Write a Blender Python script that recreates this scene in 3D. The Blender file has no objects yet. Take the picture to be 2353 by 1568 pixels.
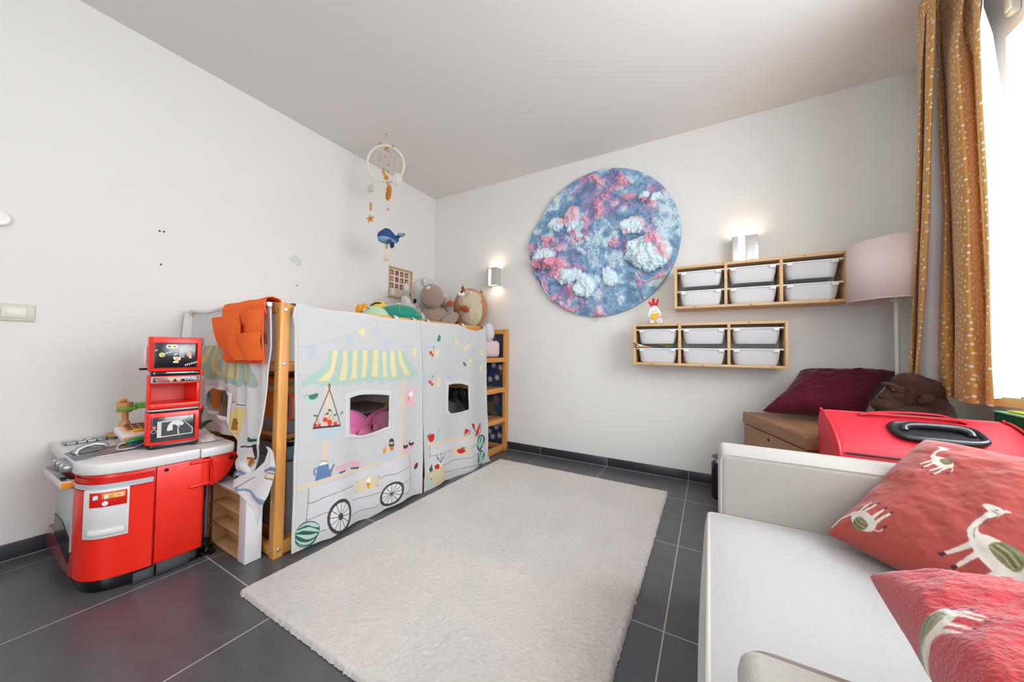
import bpy, bmesh, math, random
import numpy as np
from mathutils import Vector, Matrix, Euler
from mathutils.geometry import tessellate_polygon
random.seed(7)
C = bpy.context.scene.collection
SC = bpy.context.scene
PI = math.pi

# ---------------------------------------------------------------- camera, sky, daylight, exposure
# room corner (left wall / back wall / floor) is the origin, x runs along the back wall, -y towards the camera
RX, RY, RH = 3.73, -4.4, 2.629
yaw, pitch, roll = (0.518442, 0.028078, 0.012805)
f_px = 795.173
fw = Vector((-math.sin(yaw)*math.cos(pitch), math.cos(yaw)*math.cos(pitch), math.sin(pitch)))
r0 = Vector((math.cos(yaw), math.sin(yaw), 0)); u0 = r0.cross(fw)
rr = r0*math.cos(roll)+u0*math.sin(roll); uu = -r0*math.sin(roll)+u0*math.cos(roll)
cam_d = bpy.data.cameras.new('camera'); cam = bpy.data.objects.new('camera', cam_d); C.objects.link(cam)
m4 = Matrix((rr, uu, -fw)).transposed().to_4x4(); m4.translation = Vector((2.6680, -2.9024, 0.9437)); cam.matrix_world = m4
cam_d.sensor_width = 36; cam_d.lens = f_px/2353*36; cam_d.clip_start = .02; cam_d.clip_end = 100
SC.camera = cam

w = bpy.data.worlds.new('sky'); SC.world = w; w.use_nodes = True
w.node_tree.nodes['Background'].inputs[0].default_value = (.86, .93, 1, 1)
w.node_tree.nodes['Background'].inputs[1].default_value = 1.1

def area(name, loc, rot, sx, sy, power, col=(1, 1, 1)):
    l = bpy.data.lights.new(name, 'AREA'); l.shape = 'RECTANGLE'; l.size = sx; l.size_y = sy; l.energy = power; l.color = col
    o = bpy.data.objects.new(name, l); C.objects.link(o); o.location = loc; o.rotation_euler = rot
    return o
# daylight entering by the window beside the sofa, then two added fill lights behind the camera
area('daylight_sofa_window', (4.10, -1.72, 1.75), (0, PI/2-.30, 0), 1.2, 1.9, 12, (.95, .98, 1))
area('daylight_garden_door', (2.75, RY-.2, 1.15), (-PI/2, 0, 0), 1.25, 2.1, 112, (.96, .985, 1))  # added fill for back wall and ceiling, shining through the added door
area('terrace_bounce', (2.75, RY-.5, .35), (-PI/2-.75, 0, 0), 1.3, .9, 150, (.98, .99, 1))  # added upward fill to brighten the ceiling, no known source outside
SC.view_settings.view_transform = 'Standard'; SC.view_settings.look = 'None'
SC.view_settings.exposure = 2.85; SC.view_settings.gamma = 1
SC.view_settings.use_curve_mapping = False
SC.cycles.max_bounces = 8; SC.cycles.diffuse_bounces = 6; SC.cycles.glossy_bounces = 3; SC.cycles.transmission_bounces = 4
SC.cycles.transparent_max_bounces = 6; SC.cycles.caustics_reflective = False; SC.cycles.caustics_refractive = False
SC.cycles.sample_clamp_indirect = 6
SC.cycles.use_denoising = True

# ---------------------------------------------------------------- helpers
def lin(h):
    if not isinstance(h, str): return tuple(h)[:3]
    h = h.lstrip('#'); c = [int(h[i:i+2], 16)/255 for i in (0, 2, 4)]
    return tuple(x/12.92 if x <= .04045 else ((x+.055)/1.055)**2.4 for x in c)
MATS = {}
def mat(name, col='#cccccc', rough=.6, metal=0, bump=None, var=None, emit=None, attr=None, alpha=1, trans=0, coat=0, sheen=0, spec=.5, transl=0):
    """col hex; bump=(scale,strength,distance); var=(scale,hex2,sharp); attr=colour attribute name"""
    if name in MATS: return MATS[name]
    m = bpy.data.materials.new(name); m.use_nodes = True; MATS[name] = m
    nt = m.node_tree; N = nt.nodes; L = nt.links; b = N['Principled BSDF']
    b.inputs['Base Color'].default_value = (*lin(col), 1); b.inputs['Roughness'].default_value = rough
    b.inputs['Metallic'].default_value = metal; b.inputs['Specular IOR Level'].default_value = spec
    if coat: b.inputs['Coat Weight'].default_value = coat
    if sheen: b.inputs['Sheen Weight'].default_value = sheen; b.inputs['Sheen Roughness'].default_value = .4
    if alpha < 1: b.inputs['Alpha'].default_value = alpha
    if trans: b.inputs['Transmission Weight'].default_value = trans
    if emit: b.inputs['Emission Color'].default_value = (*lin(emit[0]), 1); b.inputs['Emission Strength'].default_value = emit[1]
    tc = N.new('ShaderNodeTexCoord')
    if transl:
        tl = N.new('ShaderNodeBsdfTranslucent'); ms = N.new('ShaderNodeMixShader'); ms.inputs[0].default_value = transl; tl.inputs['Color'].default_value = (*lin(col), 1)
        L.new(b.outputs[0], ms.inputs[1]); L.new(tl.outputs[0], ms.inputs[2]); L.new(ms.outputs[0], N['Material Output'].inputs['Surface'])
        if attr: a_ = N.new('ShaderNodeAttribute'); a_.attribute_name = attr; L.new(a_.outputs['Color'], tl.inputs['Color'])
    if attr:
        a = N.new('ShaderNodeAttribute'); a.attribute_name = attr; L.new(a.outputs['Color'], b.inputs['Base Color'])
    if var:
        n = N.new('ShaderNodeTexNoise'); n.inputs['Scale'].default_value = var[0]; n.inputs['Detail'].default_value = 5
        r = N.new('ShaderNodeValToRGB'); s = var[2] if len(var) > 2 else .2
        r.color_ramp.elements[0].position = .5-s; r.color_ramp.elements[1].position = .5+s
        r.color_ramp.elements[0].color = (*lin(col), 1); r.color_ramp.elements[1].color = (*lin(var[1]), 1)
        L.new(tc.outputs['Object'], n.inputs['Vector']); L.new(n.outputs['Fac'], r.inputs['Fac']); L.new(r.outputs['Color'], b.inputs['Base Color'])
    if bump:
        n = N.new('ShaderNodeTexNoise'); n.inputs['Scale'].default_value = bump[0]; n.inputs['Detail'].default_value = 4
        bp = N.new('ShaderNodeBump'); bp.inputs['Strength'].default_value = bump[1]; bp.inputs['Distance'].default_value = bump[2] if len(bump) > 2 else .002
        L.new(tc.outputs['Object'], n.inputs['Vector']); L.new(n.outputs['Fac'], bp.inputs['Height']); L.new(bp.outputs['Normal'], b.inputs['Normal'])
    return m
def wood(name, c1, c2, axis=0, scale=9, rough=.45):
    """grain streaks running along one axis of the thing"""
    if name in MATS: return MATS[name]
    m = mat(name, c1, rough); nt = m.node_tree; N = nt.nodes; L = nt.links; b = N['Principled BSDF']
    tc = N.new('ShaderNodeTexCoord'); mp = N.new('ShaderNodeMapping')
    s = [scale*7]*3; s[axis] = scale*.35; mp.inputs['Scale'].default_value = s
    n = N.new('ShaderNodeTexNoise'); n.inputs['Scale'].default_value = 1; n.inputs['Detail'].default_value = 6; n.inputs['Distortion'].default_value = .6
    r = N.new('ShaderNodeValToRGB'); r.color_ramp.elements[0].position = .3; r.color_ramp.elements[1].position = .72
    r.color_ramp.elements[0].color = (*lin(c1), 1); r.color_ramp.elements[1].color = (*lin(c2), 1)
    L.new(tc.outputs['Object'], mp.inputs['Vector']); L.new(mp.outputs['Vector'], n.inputs['Vector'])
    L.new(n.outputs['Fac'], r.inputs['Fac']); L.new(r.outputs['Color'], b.inputs['Base Color'])
    return m
def weave(name, col, rough=.85, s=900, strength=.35, sheen=.2, attr=None, col2=None):
    if name in MATS: return MATS[name]
    m = mat(name, col, rough, attr=attr, sheen=sheen); nt = m.node_tree; N = nt.nodes; L = nt.links; b = N['Principled BSDF']
    tc = N.new('ShaderNodeTexCoord'); hs = []
    for ax, sc in (('X', s), ('Y', s), ('Z', s)):
        wv = N.new('ShaderNodeTexWave'); wv.bands_direction = ax; wv.inputs['Scale'].default_value = sc/20; wv.inputs['Distortion'].default_value = 1.2
        wv.inputs['Detail'].default_value = 1; L.new(tc.outputs['Object'], wv.inputs['Vector']); hs.append(wv.outputs['Fac'])
    a = N.new('ShaderNodeMath'); a.operation = 'ADD'; L.new(hs[0], a.inputs[0]); L.new(hs[1], a.inputs[1])
    a2 = N.new('ShaderNodeMath'); a2.operation = 'ADD'; L.new(a.outputs[0], a2.inputs[0]); L.new(hs[2], a2.inputs[1])
    bp = N.new('ShaderNodeBump'); bp.inputs['Strength'].default_value = strength; bp.inputs['Distance'].default_value = .0008
    L.new(a2.outputs[0], bp.inputs['Height']); L.new(bp.outputs['Normal'], b.inputs['Normal'])
    if col2:
        n = N.new('ShaderNodeTexNoise'); n.inputs['Scale'].default_value = 420; n.inputs['Detail'].default_value = 3
        r = N.new('ShaderNodeValToRGB'); r.color_ramp.elements[0].color = (*lin(col), 1); r.color_ramp.elements[1].color = (*lin(col2), 1)
        r.color_ramp.elements[0].position = .35; r.color_ramp.elements[1].position = .65
        L.new(tc.outputs['Object'], n.inputs['Vector']); L.new(n.outputs['Fac'], r.inputs['Fac']); L.new(r.outputs['Color'], b.inputs['Base Color'])
    return m

WM = {}
def thing(name, label, cat, loc=(0, 0, 0), rotz=0, group=None, rot=None):
    o = bpy.data.objects.new(name, None); C.objects.link(o); o.empty_display_size = .05
    o.location = loc; o.rotation_euler = rot if rot else (0, 0, rotz)
    WM[o.name] = Matrix.LocRotScale(Vector(loc), Euler(o.rotation_euler), None)
    return tag(o, label, cat, group)
def tag(o, label, cat, group=None, kind=None):
    o['label'] = label; o['category'] = cat
    if group: o['group'] = group
    if kind: o['kind'] = kind
    return o
def rot_to(d):
    return Vector(d).normalized().to_track_quat('Z', 'Y').to_matrix().to_4x4()
class MB:
    """collects shapes and links them as ONE mesh object; coordinates are the room's unless build(local=True)"""
    def __init__(s, mats=None):
        s.v = []; s.f = []; s.m = []; s.n = 0; s.mi = 0; s.M = Matrix(); s.mats = mats or []
    def add(s, vs, fs, mi=None):
        M = s.M; s.v += [tuple(M @ Vector(p)) for p in vs]; s.f += [tuple(i+s.n for i in f) for f in fs]
        s.m += [s.mi if mi is None else mi]*len(fs); s.n += len(vs); return s
    def bm(s, bm, M=None):
        if M is not None: bmesh.ops.transform(bm, matrix=M, verts=bm.verts)
        bm.verts.index_update(); vs = [v.co[:] for v in bm.verts]; fs = [[v.index for v in f.verts] for f in bm.faces]; bm.free()
        return s.add(vs, fs)
    def box(s, lo, hi, bev=0, seg=2, R=None):
        """axis box lo..hi; R optional rotation about its centre"""
        lo = Vector(lo); hi = Vector(hi); c = (lo+hi)/2; d = hi-lo
        b = bmesh.new(); bmesh.ops.create_cube(b, size=1); bmesh.ops.scale(b, vec=d, verts=b.verts)
        if bev: bmesh.ops.bevel(b, geom=b.edges[:], offset=min(bev, min(d)*.49), segments=seg, profile=.5, affect='EDGES')
        return s.bm(b, Matrix.Translation(c) @ (R.to_4x4() if R else Matrix()))
    def tube(s, pts, r, n=10, closed=False, cap=True):
        pts = [Vector(p) for p in pts]; k = len(pts); rs = r if isinstance(r, (list, tuple)) else [r]*k
        vs = []; fs = []; up = None
        for i, p in enumerate(pts):
            a = pts[i-1] if (i > 0 or closed) else p; b = pts[(i+1) % k] if (i < k-1 or closed) else p
            t = (b-a).normalized()
            if up is None: up = t.orthogonal().normalized()
            up = (up - t*up.dot(t)); up = up.normalized() if up.length > 1e-6 else t.orthogonal().normalized()
            w_ = t.cross(up)
            for j in range(n):
                an = 2*PI*j/n; vs.append(p+(up*math.cos(an)+w_*math.sin(an))*rs[i])
        for i in range(k if closed else k-1):
            for j in range(n):
                i2 = (i+1) % k; fs.append((i*n+j, i*n+(j+1) % n, i2*n+(j+1) % n, i2*n+j))
        if cap and not closed:
            fs.append(tuple(range(n))[::-1]); fs.append(tuple((k-1)*n+j for j in range(n)))
        return s.add(vs, fs)
    def cyl(s, a, b, r, r2=None, n=24):
        return s.tube([a, b], [r, r if r2 is None else r2], n)
    def lathe(s, prof, c=(0, 0, 0), n=32, d=(0, 0, 1), cap=True):
        """prof [(r,h)...] turned about axis d through c"""
        R = Matrix.Translation(Vector(c)) @ rot_to(d); vs = []; fs = []
        for (r, h) in prof:
            for j in range(n): vs.append(R @ Vector((r*math.cos(2*PI*j/n), r*math.sin(2*PI*j/n), h)))
        for i in range(len(prof)-1):
            for j in range(n): fs.append((i*n+j, i*n+(j+1) % n, (i+1)*n+(j+1) % n, (i+1)*n+j))
        if cap:
            fs.append(tuple(range(n))[::-1]); fs.append(tuple((len(prof)-1)*n+j for j in range(n)))
        return s.add(vs, fs)
    def ell(s, c, r, R=None, n=20, k=12):
        if not isinstance(r, (tuple, list)): r = (r, r, r)
        vs = [(0, 0, r[2])]; fs = []
        for i in range(1, k):
            for j in range(n):
                a = PI*i/k; b = 2*PI*j/n; vs.append((r[0]*math.sin(a)*math.cos(b), r[1]*math.sin(a)*math.sin(b), r[2]*math.cos(a)))
        vs.append((0, 0, -r[2]))
        for j in range(n):
            fs.append((0, 1+j, 1+(j+1) % n)); fs.append((len(vs)-1, 1+(k-2)*n+(j+1) % n, 1+(k-2)*n+j))
        for i in range(k-2):
            for j in range(n): fs.append((1+i*n+j, 1+(i+1)*n+j, 1+(i+1)*n+(j+1) % n, 1+i*n+(j+1) % n))
        M = Matrix.Translation(Vector(c)) @ (R.to_4x4() if R else Matrix())
        return s.add([M @ Vector(p) for p in vs], fs)
    def prism(s, poly, O, U, V, th, bev=0):
        """extrude 2D polygon (u,v) placed at O+uU+vV, thickness th along U x V"""
        O = Vector(O); U = Vector(U); V = Vector(V); Nn = U.cross(V).normalized()*th; n = len(poly)
        a = sum(poly[i][0]*poly[(i+1) % n][1]-poly[(i+1) % n][0]*poly[i][1] for i in range(n))
        if a < 0: poly = poly[::-1]
        p0 = [O+U*x+V*y for x, y in poly]; p1 = [p+Nn for p in p0]
        tri = tessellate_polygon([[Vector((x, y, 0)) for x, y in poly]])
        b = bmesh.new(); A = [b.verts.new(p) for p in p0]; B = [b.verts.new(p) for p in p1]
        for t in tri:
            for L_, fl in ((A, 1), (B, 0)):
                try: b.faces.new([L_[i] for i in t])
                except ValueError: pass
        for i in range(n):
            j = (i+1) % n; b.faces.new((A[i], A[j], B[j], B[i]))
        bmesh.ops.recalc_face_normals(b, faces=b.faces[:])
        bmesh.ops.dissolve_limit(b, angle_limit=.01, verts=b.verts[:], edges=b.edges[:])
        if bev:
            es = [e for e in b.edges if len(e.link_faces) == 2 and e.calc_face_angle() > .6]
            bmesh.ops.bevel(b, geom=es, offset=bev, segments=2, profile=.5, affect='EDGES')
        return s.bm(b)
    def grid(s, fn, nu, nv, closed_u=False, mi=None):
        vs = [fn(i/(nu if closed_u else nu-1), j/(nv-1)) for j in range(nv) for i in range(nu)]; fs = []
        for j in range(nv-1):
            for i in range(nu if closed_u else nu-1):
                i2 = (i+1) % nu; fs.append((j*nu+i, j*nu+i2, (j+1)*nu+i2, (j+1)*nu+i))
        return s.add(vs, fs, mi)
    def text(s, txt, size, M, shear=0, depth=.0004, mi=None):
        cu = bpy.data.curves.new('t', 'FONT'); cu.body = txt; cu.size = size; cu.shear = shear; cu.extrude = depth
        cu.align_x = 'CENTER'; cu.align_y = 'CENTER'; cu.offset = size*.012; o = bpy.data.objects.new('t', cu)
        me = o.to_mesh(); vs = [M @ v.co for v in me.vertices]; fs = [tuple(p.vertices) for p in me.polygons]
        o.to_mesh_clear(); bpy.data.objects.remove(o); bpy.data.curves.remove(cu)
        return s.add(vs, fs, mi)
    def build(s, name, m, parent=None, local=False, smooth=35, kind=None, solid=0, sub=0, remesh=0, relax=0, fur=None, uv=None):
        me = bpy.data.meshes.new(name); vs = s.v
        if parent is not None and not local:
            I = WM.get(parent.name, Matrix()).inverted(); vs = [I @ Vector(p) for p in vs]
        me.from_pydata(vs, [], s.f)
        for x in (m if isinstance(m, (list, tuple)) else [m]): me.materials.append(x)
        me.polygons.foreach_set('material_index', s.m)
        me.validate()
        o = bpy.data.objects.new(name, me); C.objects.link(o)
        if remesh or sub or solid:
            if remesh:
                q = o.modifiers.new('r', 'REMESH'); q.mode = 'VOXEL'; q.voxel_size = remesh; q.use_smooth_shade = True
                if relax: q = o.modifiers.new('s', 'SMOOTH'); q.iterations = relax; q.factor = .5
            if sub: q = o.modifiers.new('u', 'SUBSURF'); q.levels = q.render_levels = sub
            if solid: q = o.modifiers.new('t', 'SOLIDIFY'); q.thickness = solid; q.offset = 0
            dg = bpy.context.evaluated_depsgraph_get(); me2 = bpy.data.meshes.new_from_object(o.evaluated_get(dg)); o.modifiers.clear(); o.data = me2; bpy.data.meshes.remove(me); me = me2; me.name = name
        if fur:
            co = np.empty(len(me.vertices)*3); me.vertices.foreach_get('co', co); co = co.reshape(-1, 3)
            no = np.empty(len(me.vertices)*3); me.vertices.foreach_get('normal', no); no = no.reshape(-1, 3)
            co += no*(fbm3(co*fur[0], 3)*fur[1])[:, None]; me.vertices.foreach_set('co', co.ravel()); me.update()
        if smooth:
            me.polygons.foreach_set('use_smooth', [True]*len(me.polygons))
            if smooth < 180: me.set_sharp_from_angle(angle=math.radians(smooth))
        if parent is not None: o.parent = parent; WM[o.name] = WM.get(parent.name, Matrix())
        if kind: o['kind'] = kind
        return o
def dup(root, loc, rotz=None, label=None):
    r = root.copy(); C.objects.link(r); r.location = loc
    if rotz is not None: r.rotation_euler = (0, 0, rotz)
    if label: r['label'] = label
    for ch in list(root.children):
        c = ch.copy(); C.objects.link(c); c.parent = r
        for g in ch.children:
            d = g.copy(); C.objects.link(d); d.parent = c
    return r
# value noise on arrays
_rng = np.random.RandomState(5); _T = _rng.rand(64, 64, 64).astype(np.float32)
def noise3(p):
    i = np.floor(p).astype(int); f = p-i; f = f*f*(3-2*f); i &= 63; j = (i+1) & 63; out = 0
    for a in (0, 1):
        for b in (0, 1):
            for c in (0, 1):
                w_ = (f[:, 0] if a else 1-f[:, 0])*(f[:, 1] if b else 1-f[:, 1])*(f[:, 2] if c else 1-f[:, 2])
                out = out+w_*_T[(j if a else i)[:, 0], (j if b else i)[:, 1], (j if c else i)[:, 2]]
    return out*2-1
def fbm3(p, o=4, g=.5):
    s = 0; a = 1
    for k in range(o): s = s+a*noise3(p*2**k+17.3*k); a *= g
    return s
def fbm2(x, y, o=4, z=0, g=.5):
    return fbm3(np.stack([x, y, np.full_like(x, z)+.5], -1), o, g)
def fillet(pts, r=.012, n=5):
    P = [Vector(p) for p in pts]; out = [P[0]]
    for a, b, c in zip(P[:-2], P[1:-1], P[2:]):
        d1 = (a-b); d2 = (c-b); k = min(r, d1.length*.45, d2.length*.45); p = b+d1.normalized()*k; q = b+d2.normalized()*k
        for i in range(n+1): t_ = i/n; out.append(p*(1-t_)**2+b*2*t_*(1-t_)+q*t_**2)
    return out+[P[-1]]
def smoothpoly(pts, closed=True, n=6):
    P = [np.array(p, float) for p in pts]; k = len(P); out = []
    for i in range(k if closed else k-1):
        p0 = P[i-1] if closed or i > 0 else P[i]; p1 = P[i]; p2 = P[(i+1) % k]; p3 = P[(i+2) % k] if closed or i+2 < k else p2
        for t in np.arange(n)/n:
            out.append(.5*((2*p1)+(-p0+p2)*t+(2*p0-5*p1+4*p2-p3)*t*t+(-p0+3*p1-3*p2+p3)*t**3))
    if not closed: out.append(P[-1])
    return out
class Print:
    """a print for a cloth: flat colour shapes in the cloth's own metres, rasterised in memory and read per vertex"""
    def __init__(s, x0, y0, x1, y1, res, base):
        s.x0, s.y0, s.res = x0, y0, res; s.w = int((x1-x0)/res)+2; s.h = int((y1-y0)/res)+2
        s.a = np.empty((s.h, s.w, 3), np.float32); s.a[:] = lin(base)
    def poly(s, pts, col, S=False):
        if S: pts = smoothpoly(pts)
        P = (np.array(pts, float)-(s.x0, s.y0))/s.res
        xa, ya = np.maximum(np.floor(P.min(0)).astype(int), 0); xb, yb = np.ceil(P.max(0)).astype(int)+1
        xb = min(xb, s.w); yb = min(yb, s.h)
        if xb <= xa or yb <= ya: return
        X, Y = np.meshgrid(np.arange(xa, xb)+.0, np.arange(ya, yb)+.0); ins = np.zeros(X.shape, bool); n = len(P)
        for i in range(n):
            x1_, y1_ = P[i]; x2_, y2_ = P[(i+1) % n]
            if y1_ == y2_: continue
            c = (Y < y1_) != (Y < y2_); ins ^= c & (X < (x2_-x1_)*(Y-y1_)/(y2_-y1_)+x1_)
        s.a[ya:yb, xa:xb][ins] = lin(col)
    def line(s, pts, w_, col, S=False):
        if S: pts = smoothpoly(pts, False)
        for a, b in zip(pts[:-1], pts[1:]):
            a = np.array(a, float); b = np.array(b, float); d = b-a; L_ = np.linalg.norm(d)
            if L_ < 1e-9: continue
            n = np.array([-d[1], d[0]])/L_*w_/2; e = d/L_*w_*.3; s.poly([a-e+n, b+e+n, b+e-n, a-e-n], col)
    def read(s, x, y):
        fx = np.clip((np.asarray(x)-s.x0)/s.res, 0, s.w-2); fy = np.clip((np.asarray(y)-s.y0)/s.res, 0, s.h-2)
        acc = 0
        for ox in (-.75, -.25, .25, .75):
            for oy in (-.75, -.25, .25, .75):
                acc = acc+s.a[np.clip(np.round(fy+oy).astype(int), 0, s.h-1), np.clip(np.round(fx+ox).astype(int), 0, s.w-1)]
        return acc/16
    def draw(s, data):
        for k, col, wd, pts in data:
            if k in 'PS': s.poly(pts, col, k == 'S')
            elif k in 'LC': s.line(pts, wd, col, k == 'C')
def inpoly(pts, X, Y):
    ins = np.zeros(X.shape, bool); n = len(pts)
    for i in range(n):
        x1_, y1_ = pts[i]; x2_, y2_ = pts[(i+1) % n]
        if y1_ == y2_: continue
        c = (Y < y1_) != (Y < y2_); ins ^= c & (X < (x2_-x1_)*(Y-y1_)/(y2_-y1_)+x1_)
    return ins
def along(poly, t):
    """points at parameters t (0..1, by length) of a polyline"""
    P = np.array(poly, float); d = np.r_[0, np.cumsum(np.linalg.norm(np.diff(P, axis=0), axis=1))]; d /= d[-1]
    return np.stack([np.interp(t, d, P[:, k]) for k in range(P.shape[1])], -1)
def npmesh(name, V, F, m, parent=None, cols=None, smooth=True, uv=None):
    me = bpy.data.meshes.new(name); V = np.asarray(V, np.float32)
    if parent is not None:
        I = np.array(WM.get(parent.name, Matrix()).inverted()); V = V @ I[:3, :3].T+I[:3, 3]
    me.vertices.add(len(V)); me.vertices.foreach_set('co', V.astype(np.float32).ravel())
    F = np.asarray(F, np.int32); k = F.shape[1]; me.loops.add(F.size); me.loops.foreach_set('vertex_index', F.ravel())
    me.polygons.add(len(F)); me.polygons.foreach_set('loop_start', np.arange(0, F.size, k, dtype=np.int32))
    me.update(calc_edges=True)
    for x in (m if isinstance(m, (list, tuple)) else [m]): me.materials.append(x)
    if cols is not None:
        a = me.color_attributes.new('print', 'FLOAT_COLOR', 'POINT'); c = np.ones((len(V), 4), np.float32); c[:, :3] = cols; a.data.foreach_set('color', c.ravel())
    if uv is not None:
        l = me.uv_layers.new(name='UVMap'); u = np.asarray(uv, np.float32)[F.ravel()]; l.data.foreach_set('uv', u.ravel())
    me.polygons.foreach_set('use_smooth', np.full(len(F), smooth))
    o = bpy.data.objects.new(name, me); C.objects.link(o)
    if parent is not None: o.parent = parent; WM[o.name] = WM.get(parent.name, Matrix())
    return o
def gridfaces(nu, nv, keep=None):
    i, j = np.meshgrid(np.arange(nu-1), np.arange(nv-1)); a = (j*nu+i).ravel(); F = np.stack([a, a+1, a+nu+1, a+nu], -1)
    return F if keep is None else F[keep.ravel()]
def coons(top, bot, left, right, nu, nv):
    """flat patch between four polylines, all 2D; top/bot left->right, left/right top->bottom"""
    u = np.linspace(0, 1, nu); v = np.linspace(0, 1, nv); T = along(top, u); B = along(bot, u); L_ = along(left, v); R_ = along(right, v)
    U = u[None, :, None]; V = v[:, None, None]
    return (1-V)*T[None]+V*B[None]+(1-U)*L_[:, None]+U*R_[:, None]-((1-U)*(1-V)*T[0]+U*(1-V)*T[-1]+(1-U)*V*B[0]+U*V*B[-1])
def pillow(name, P0, PU, PV, th, m, parent, n=60, printer=None, wr=.004, tip=0, seed=1, pinch=.05, fz=0):
    """a stuffed square cloth: corner P0, edge vectors PU and PV, th = full thickness; seam along the rim"""
    P0, PU, PV = map(np.array, (P0, PU, PV)); N_ = np.cross(PU, PV); N_ = N_/np.linalg.norm(N_)
    u, v = np.meshgrid(np.linspace(0, 1, n), np.linspace(0, 1, n)); a = (1-np.abs(2*u-1)**2.6)*(1-np.abs(2*v-1)**2.6)
    h = np.clip(a, 0, 1)**.42*th/2
    cu = u-.5; cv = v-.5; uu_ = .5+cu*(1-pinch*(1-(2*cv)**2)); vv_ = .5+cv*(1-pinch*(1-(2*cu)**2))
    wv = fbm2((u*5).ravel(), (v*5).ravel(), 4, seed).reshape(u.shape)*wr
    if fz: wv = wv+fz*fbm2((u*110).ravel(), (v*110).ravel(), 2, seed+3).reshape(u.shape)
    out = []; cols = []
    for sgn in (1, -1):
        P = P0+uu_[..., None]*PU+vv_[..., None]*PV+N_*((h*sgn)+wv*(a > 0)*np.minimum(1, a*6))[..., None]
        out.append(P.reshape(-1, 3)); cols.append(printer(u.ravel()*np.linalg.norm(PU), v.ravel()*np.linalg.norm(PV)) if printer is not None else np.zeros((n*n, 3)))
    F1 = gridfaces(n, n); F2 = F1[:, ::-1]+n*n
    o = npmesh(name, np.concatenate(out), np.concatenate([F1, F2]), m, parent, cols=np.concatenate(cols) if printer is not None else None)
    b = bmesh.new(); b.from_mesh(o.data); bmesh.ops.remove_doubles(b, verts=b.verts, dist=.0002); b.to_mesh(o.data); b.free()
    return o
# ---------------------------------------------------------------- the setting
WALL = mat('wall_paint', '#e3e1dd', .85, bump=(220, .25, .0006), var=(1.3, '#e6e4e0', .3), spec=.25)
CEIL = mat('ceiling_paint', '#e2deda', .9, bump=(260, .2, .0005), spec=.2)
def struct(name, mb, m, **k):
    o = mb.build(name, m, **k); o['kind'] = 'structure'; return o
def floor_mat():
    m = mat('slate_tiles', '#4a4b4f', .36); nt = m.node_tree; N = nt.nodes; L = nt.links; b = N['Principled BSDF']
    tc = N.new('ShaderNodeTexCoord'); mp = N.new('ShaderNodeMapping'); mp.inputs['Location'].default_value = (-1.3317+6, .4023+6, 0)
    br = N.new('ShaderNodeTexBrick'); br.offset = 0; br.inputs['Scale'].default_value = 1; br.inputs['Brick Width'].default_value = .6; br.inputs['Row Height'].default_value = .6
    br.inputs['Mortar Size'].default_value = .0022; br.inputs['Mortar Smooth'].default_value = .1
    L.new(tc.outputs['Object'], mp.inputs['Vector']); L.new(mp.outputs['Vector'], br.inputs['Vector'])
    n = N.new('ShaderNodeTexNoise'); n.inputs['Scale'].default_value = 5; n.inputs['Detail'].default_value = 8; n.inputs['Roughness'].default_value = .65
    mp2 = N.new('ShaderNodeMapping'); mp2.inputs['Scale'].default_value = (1, 2.2, 1); L.new(tc.outputs['Object'], mp2.inputs['Vector']); L.new(mp2.outputs['Vector'], n.inputs['Vector'])
    r = N.new('ShaderNodeValToRGB'); r.color_ramp.elements[0].position = .3; r.color_ramp.elements[1].position = .75
    r.color_ramp.elements[0].color = (*lin('#4a4b4f'), 1); r.color_ramp.elements[1].color = (*lin('#58595d'), 1); L.new(n.outputs['Fac'], r.inputs['Fac'])
    mx = N.new('ShaderNodeMix'); mx.data_type = 'RGBA'; L.new(br.outputs['Fac'], mx.inputs['Factor']); L.new(r.outputs['Color'], mx.inputs[6]); mx.inputs[7].default_value = (*lin('#b5ada2'), 1)
    L.new(mx.outputs[2], b.inputs['Base Color'])
    n2 = N.new('ShaderNodeTexNoise'); n2.inputs['Scale'].default_value = 180; n2.inputs['Detail'].default_value = 3; L.new(tc.outputs['Object'], n2.inputs['Vector'])
    bp = N.new('ShaderNodeBump'); bp.inputs['Strength'].default_value = .25; bp.inputs['Distance'].default_value = .0006; L.new(n2.outputs['Fac'], bp.inputs['Height']); L.new(bp.outputs['Normal'], b.inputs['Normal'])
    mr = N.new('ShaderNodeMapRange'); mr.inputs[3].default_value = .26; mr.inputs[4].default_value = .31; L.new(n.outputs['Fac'], mr.inputs[0]); L.new(mr.outputs[0], b.inputs['Roughness'])
    return m
b = MB(); b.box((-.1, RY-.1, -.1), (RX+.35, .1, 0)); struct('floor', b, floor_mat())
b = MB(); b.box((-.1, RY-.1, RH), (RX+.35, .1, RH+.1)); struct('ceiling', b, CEIL)
b = MB(); b.box((-.1, RY-.1, 0), (0, .1, RH)); wl = struct('wall_left', b, WALL)
b = MB(); b.box((0, 0, 0), (RX+.35, .1, RH)); struct('wall_back', b, WALL)
W1 = (-2.75, -.70, .79, 2.256)   # y0,y1,z0,z1 of the opening
b = MB()
for (y0, y1, z0, z1) in ((RY-.1, 0, 0, .79), (RY-.1, 0, 2.256, RH), (-.70, 0, .79, 2.256), (RY-.1, -2.75, .79, 2.256)):
    b.box((RX, y0, z0), (RX+.3, y1, z1))
struct('wall_right', b, WALL)
b = MB()
for (x0, x1, z0, z1) in ((0, 2.08, 0, RH), (3.42, RX, 0, RH), (2.08, 3.42, 2.25, RH)): b.box((x0, RY-.1, z0), (x1, RY, z1))
struct('wall_front', b, WALL)
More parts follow.
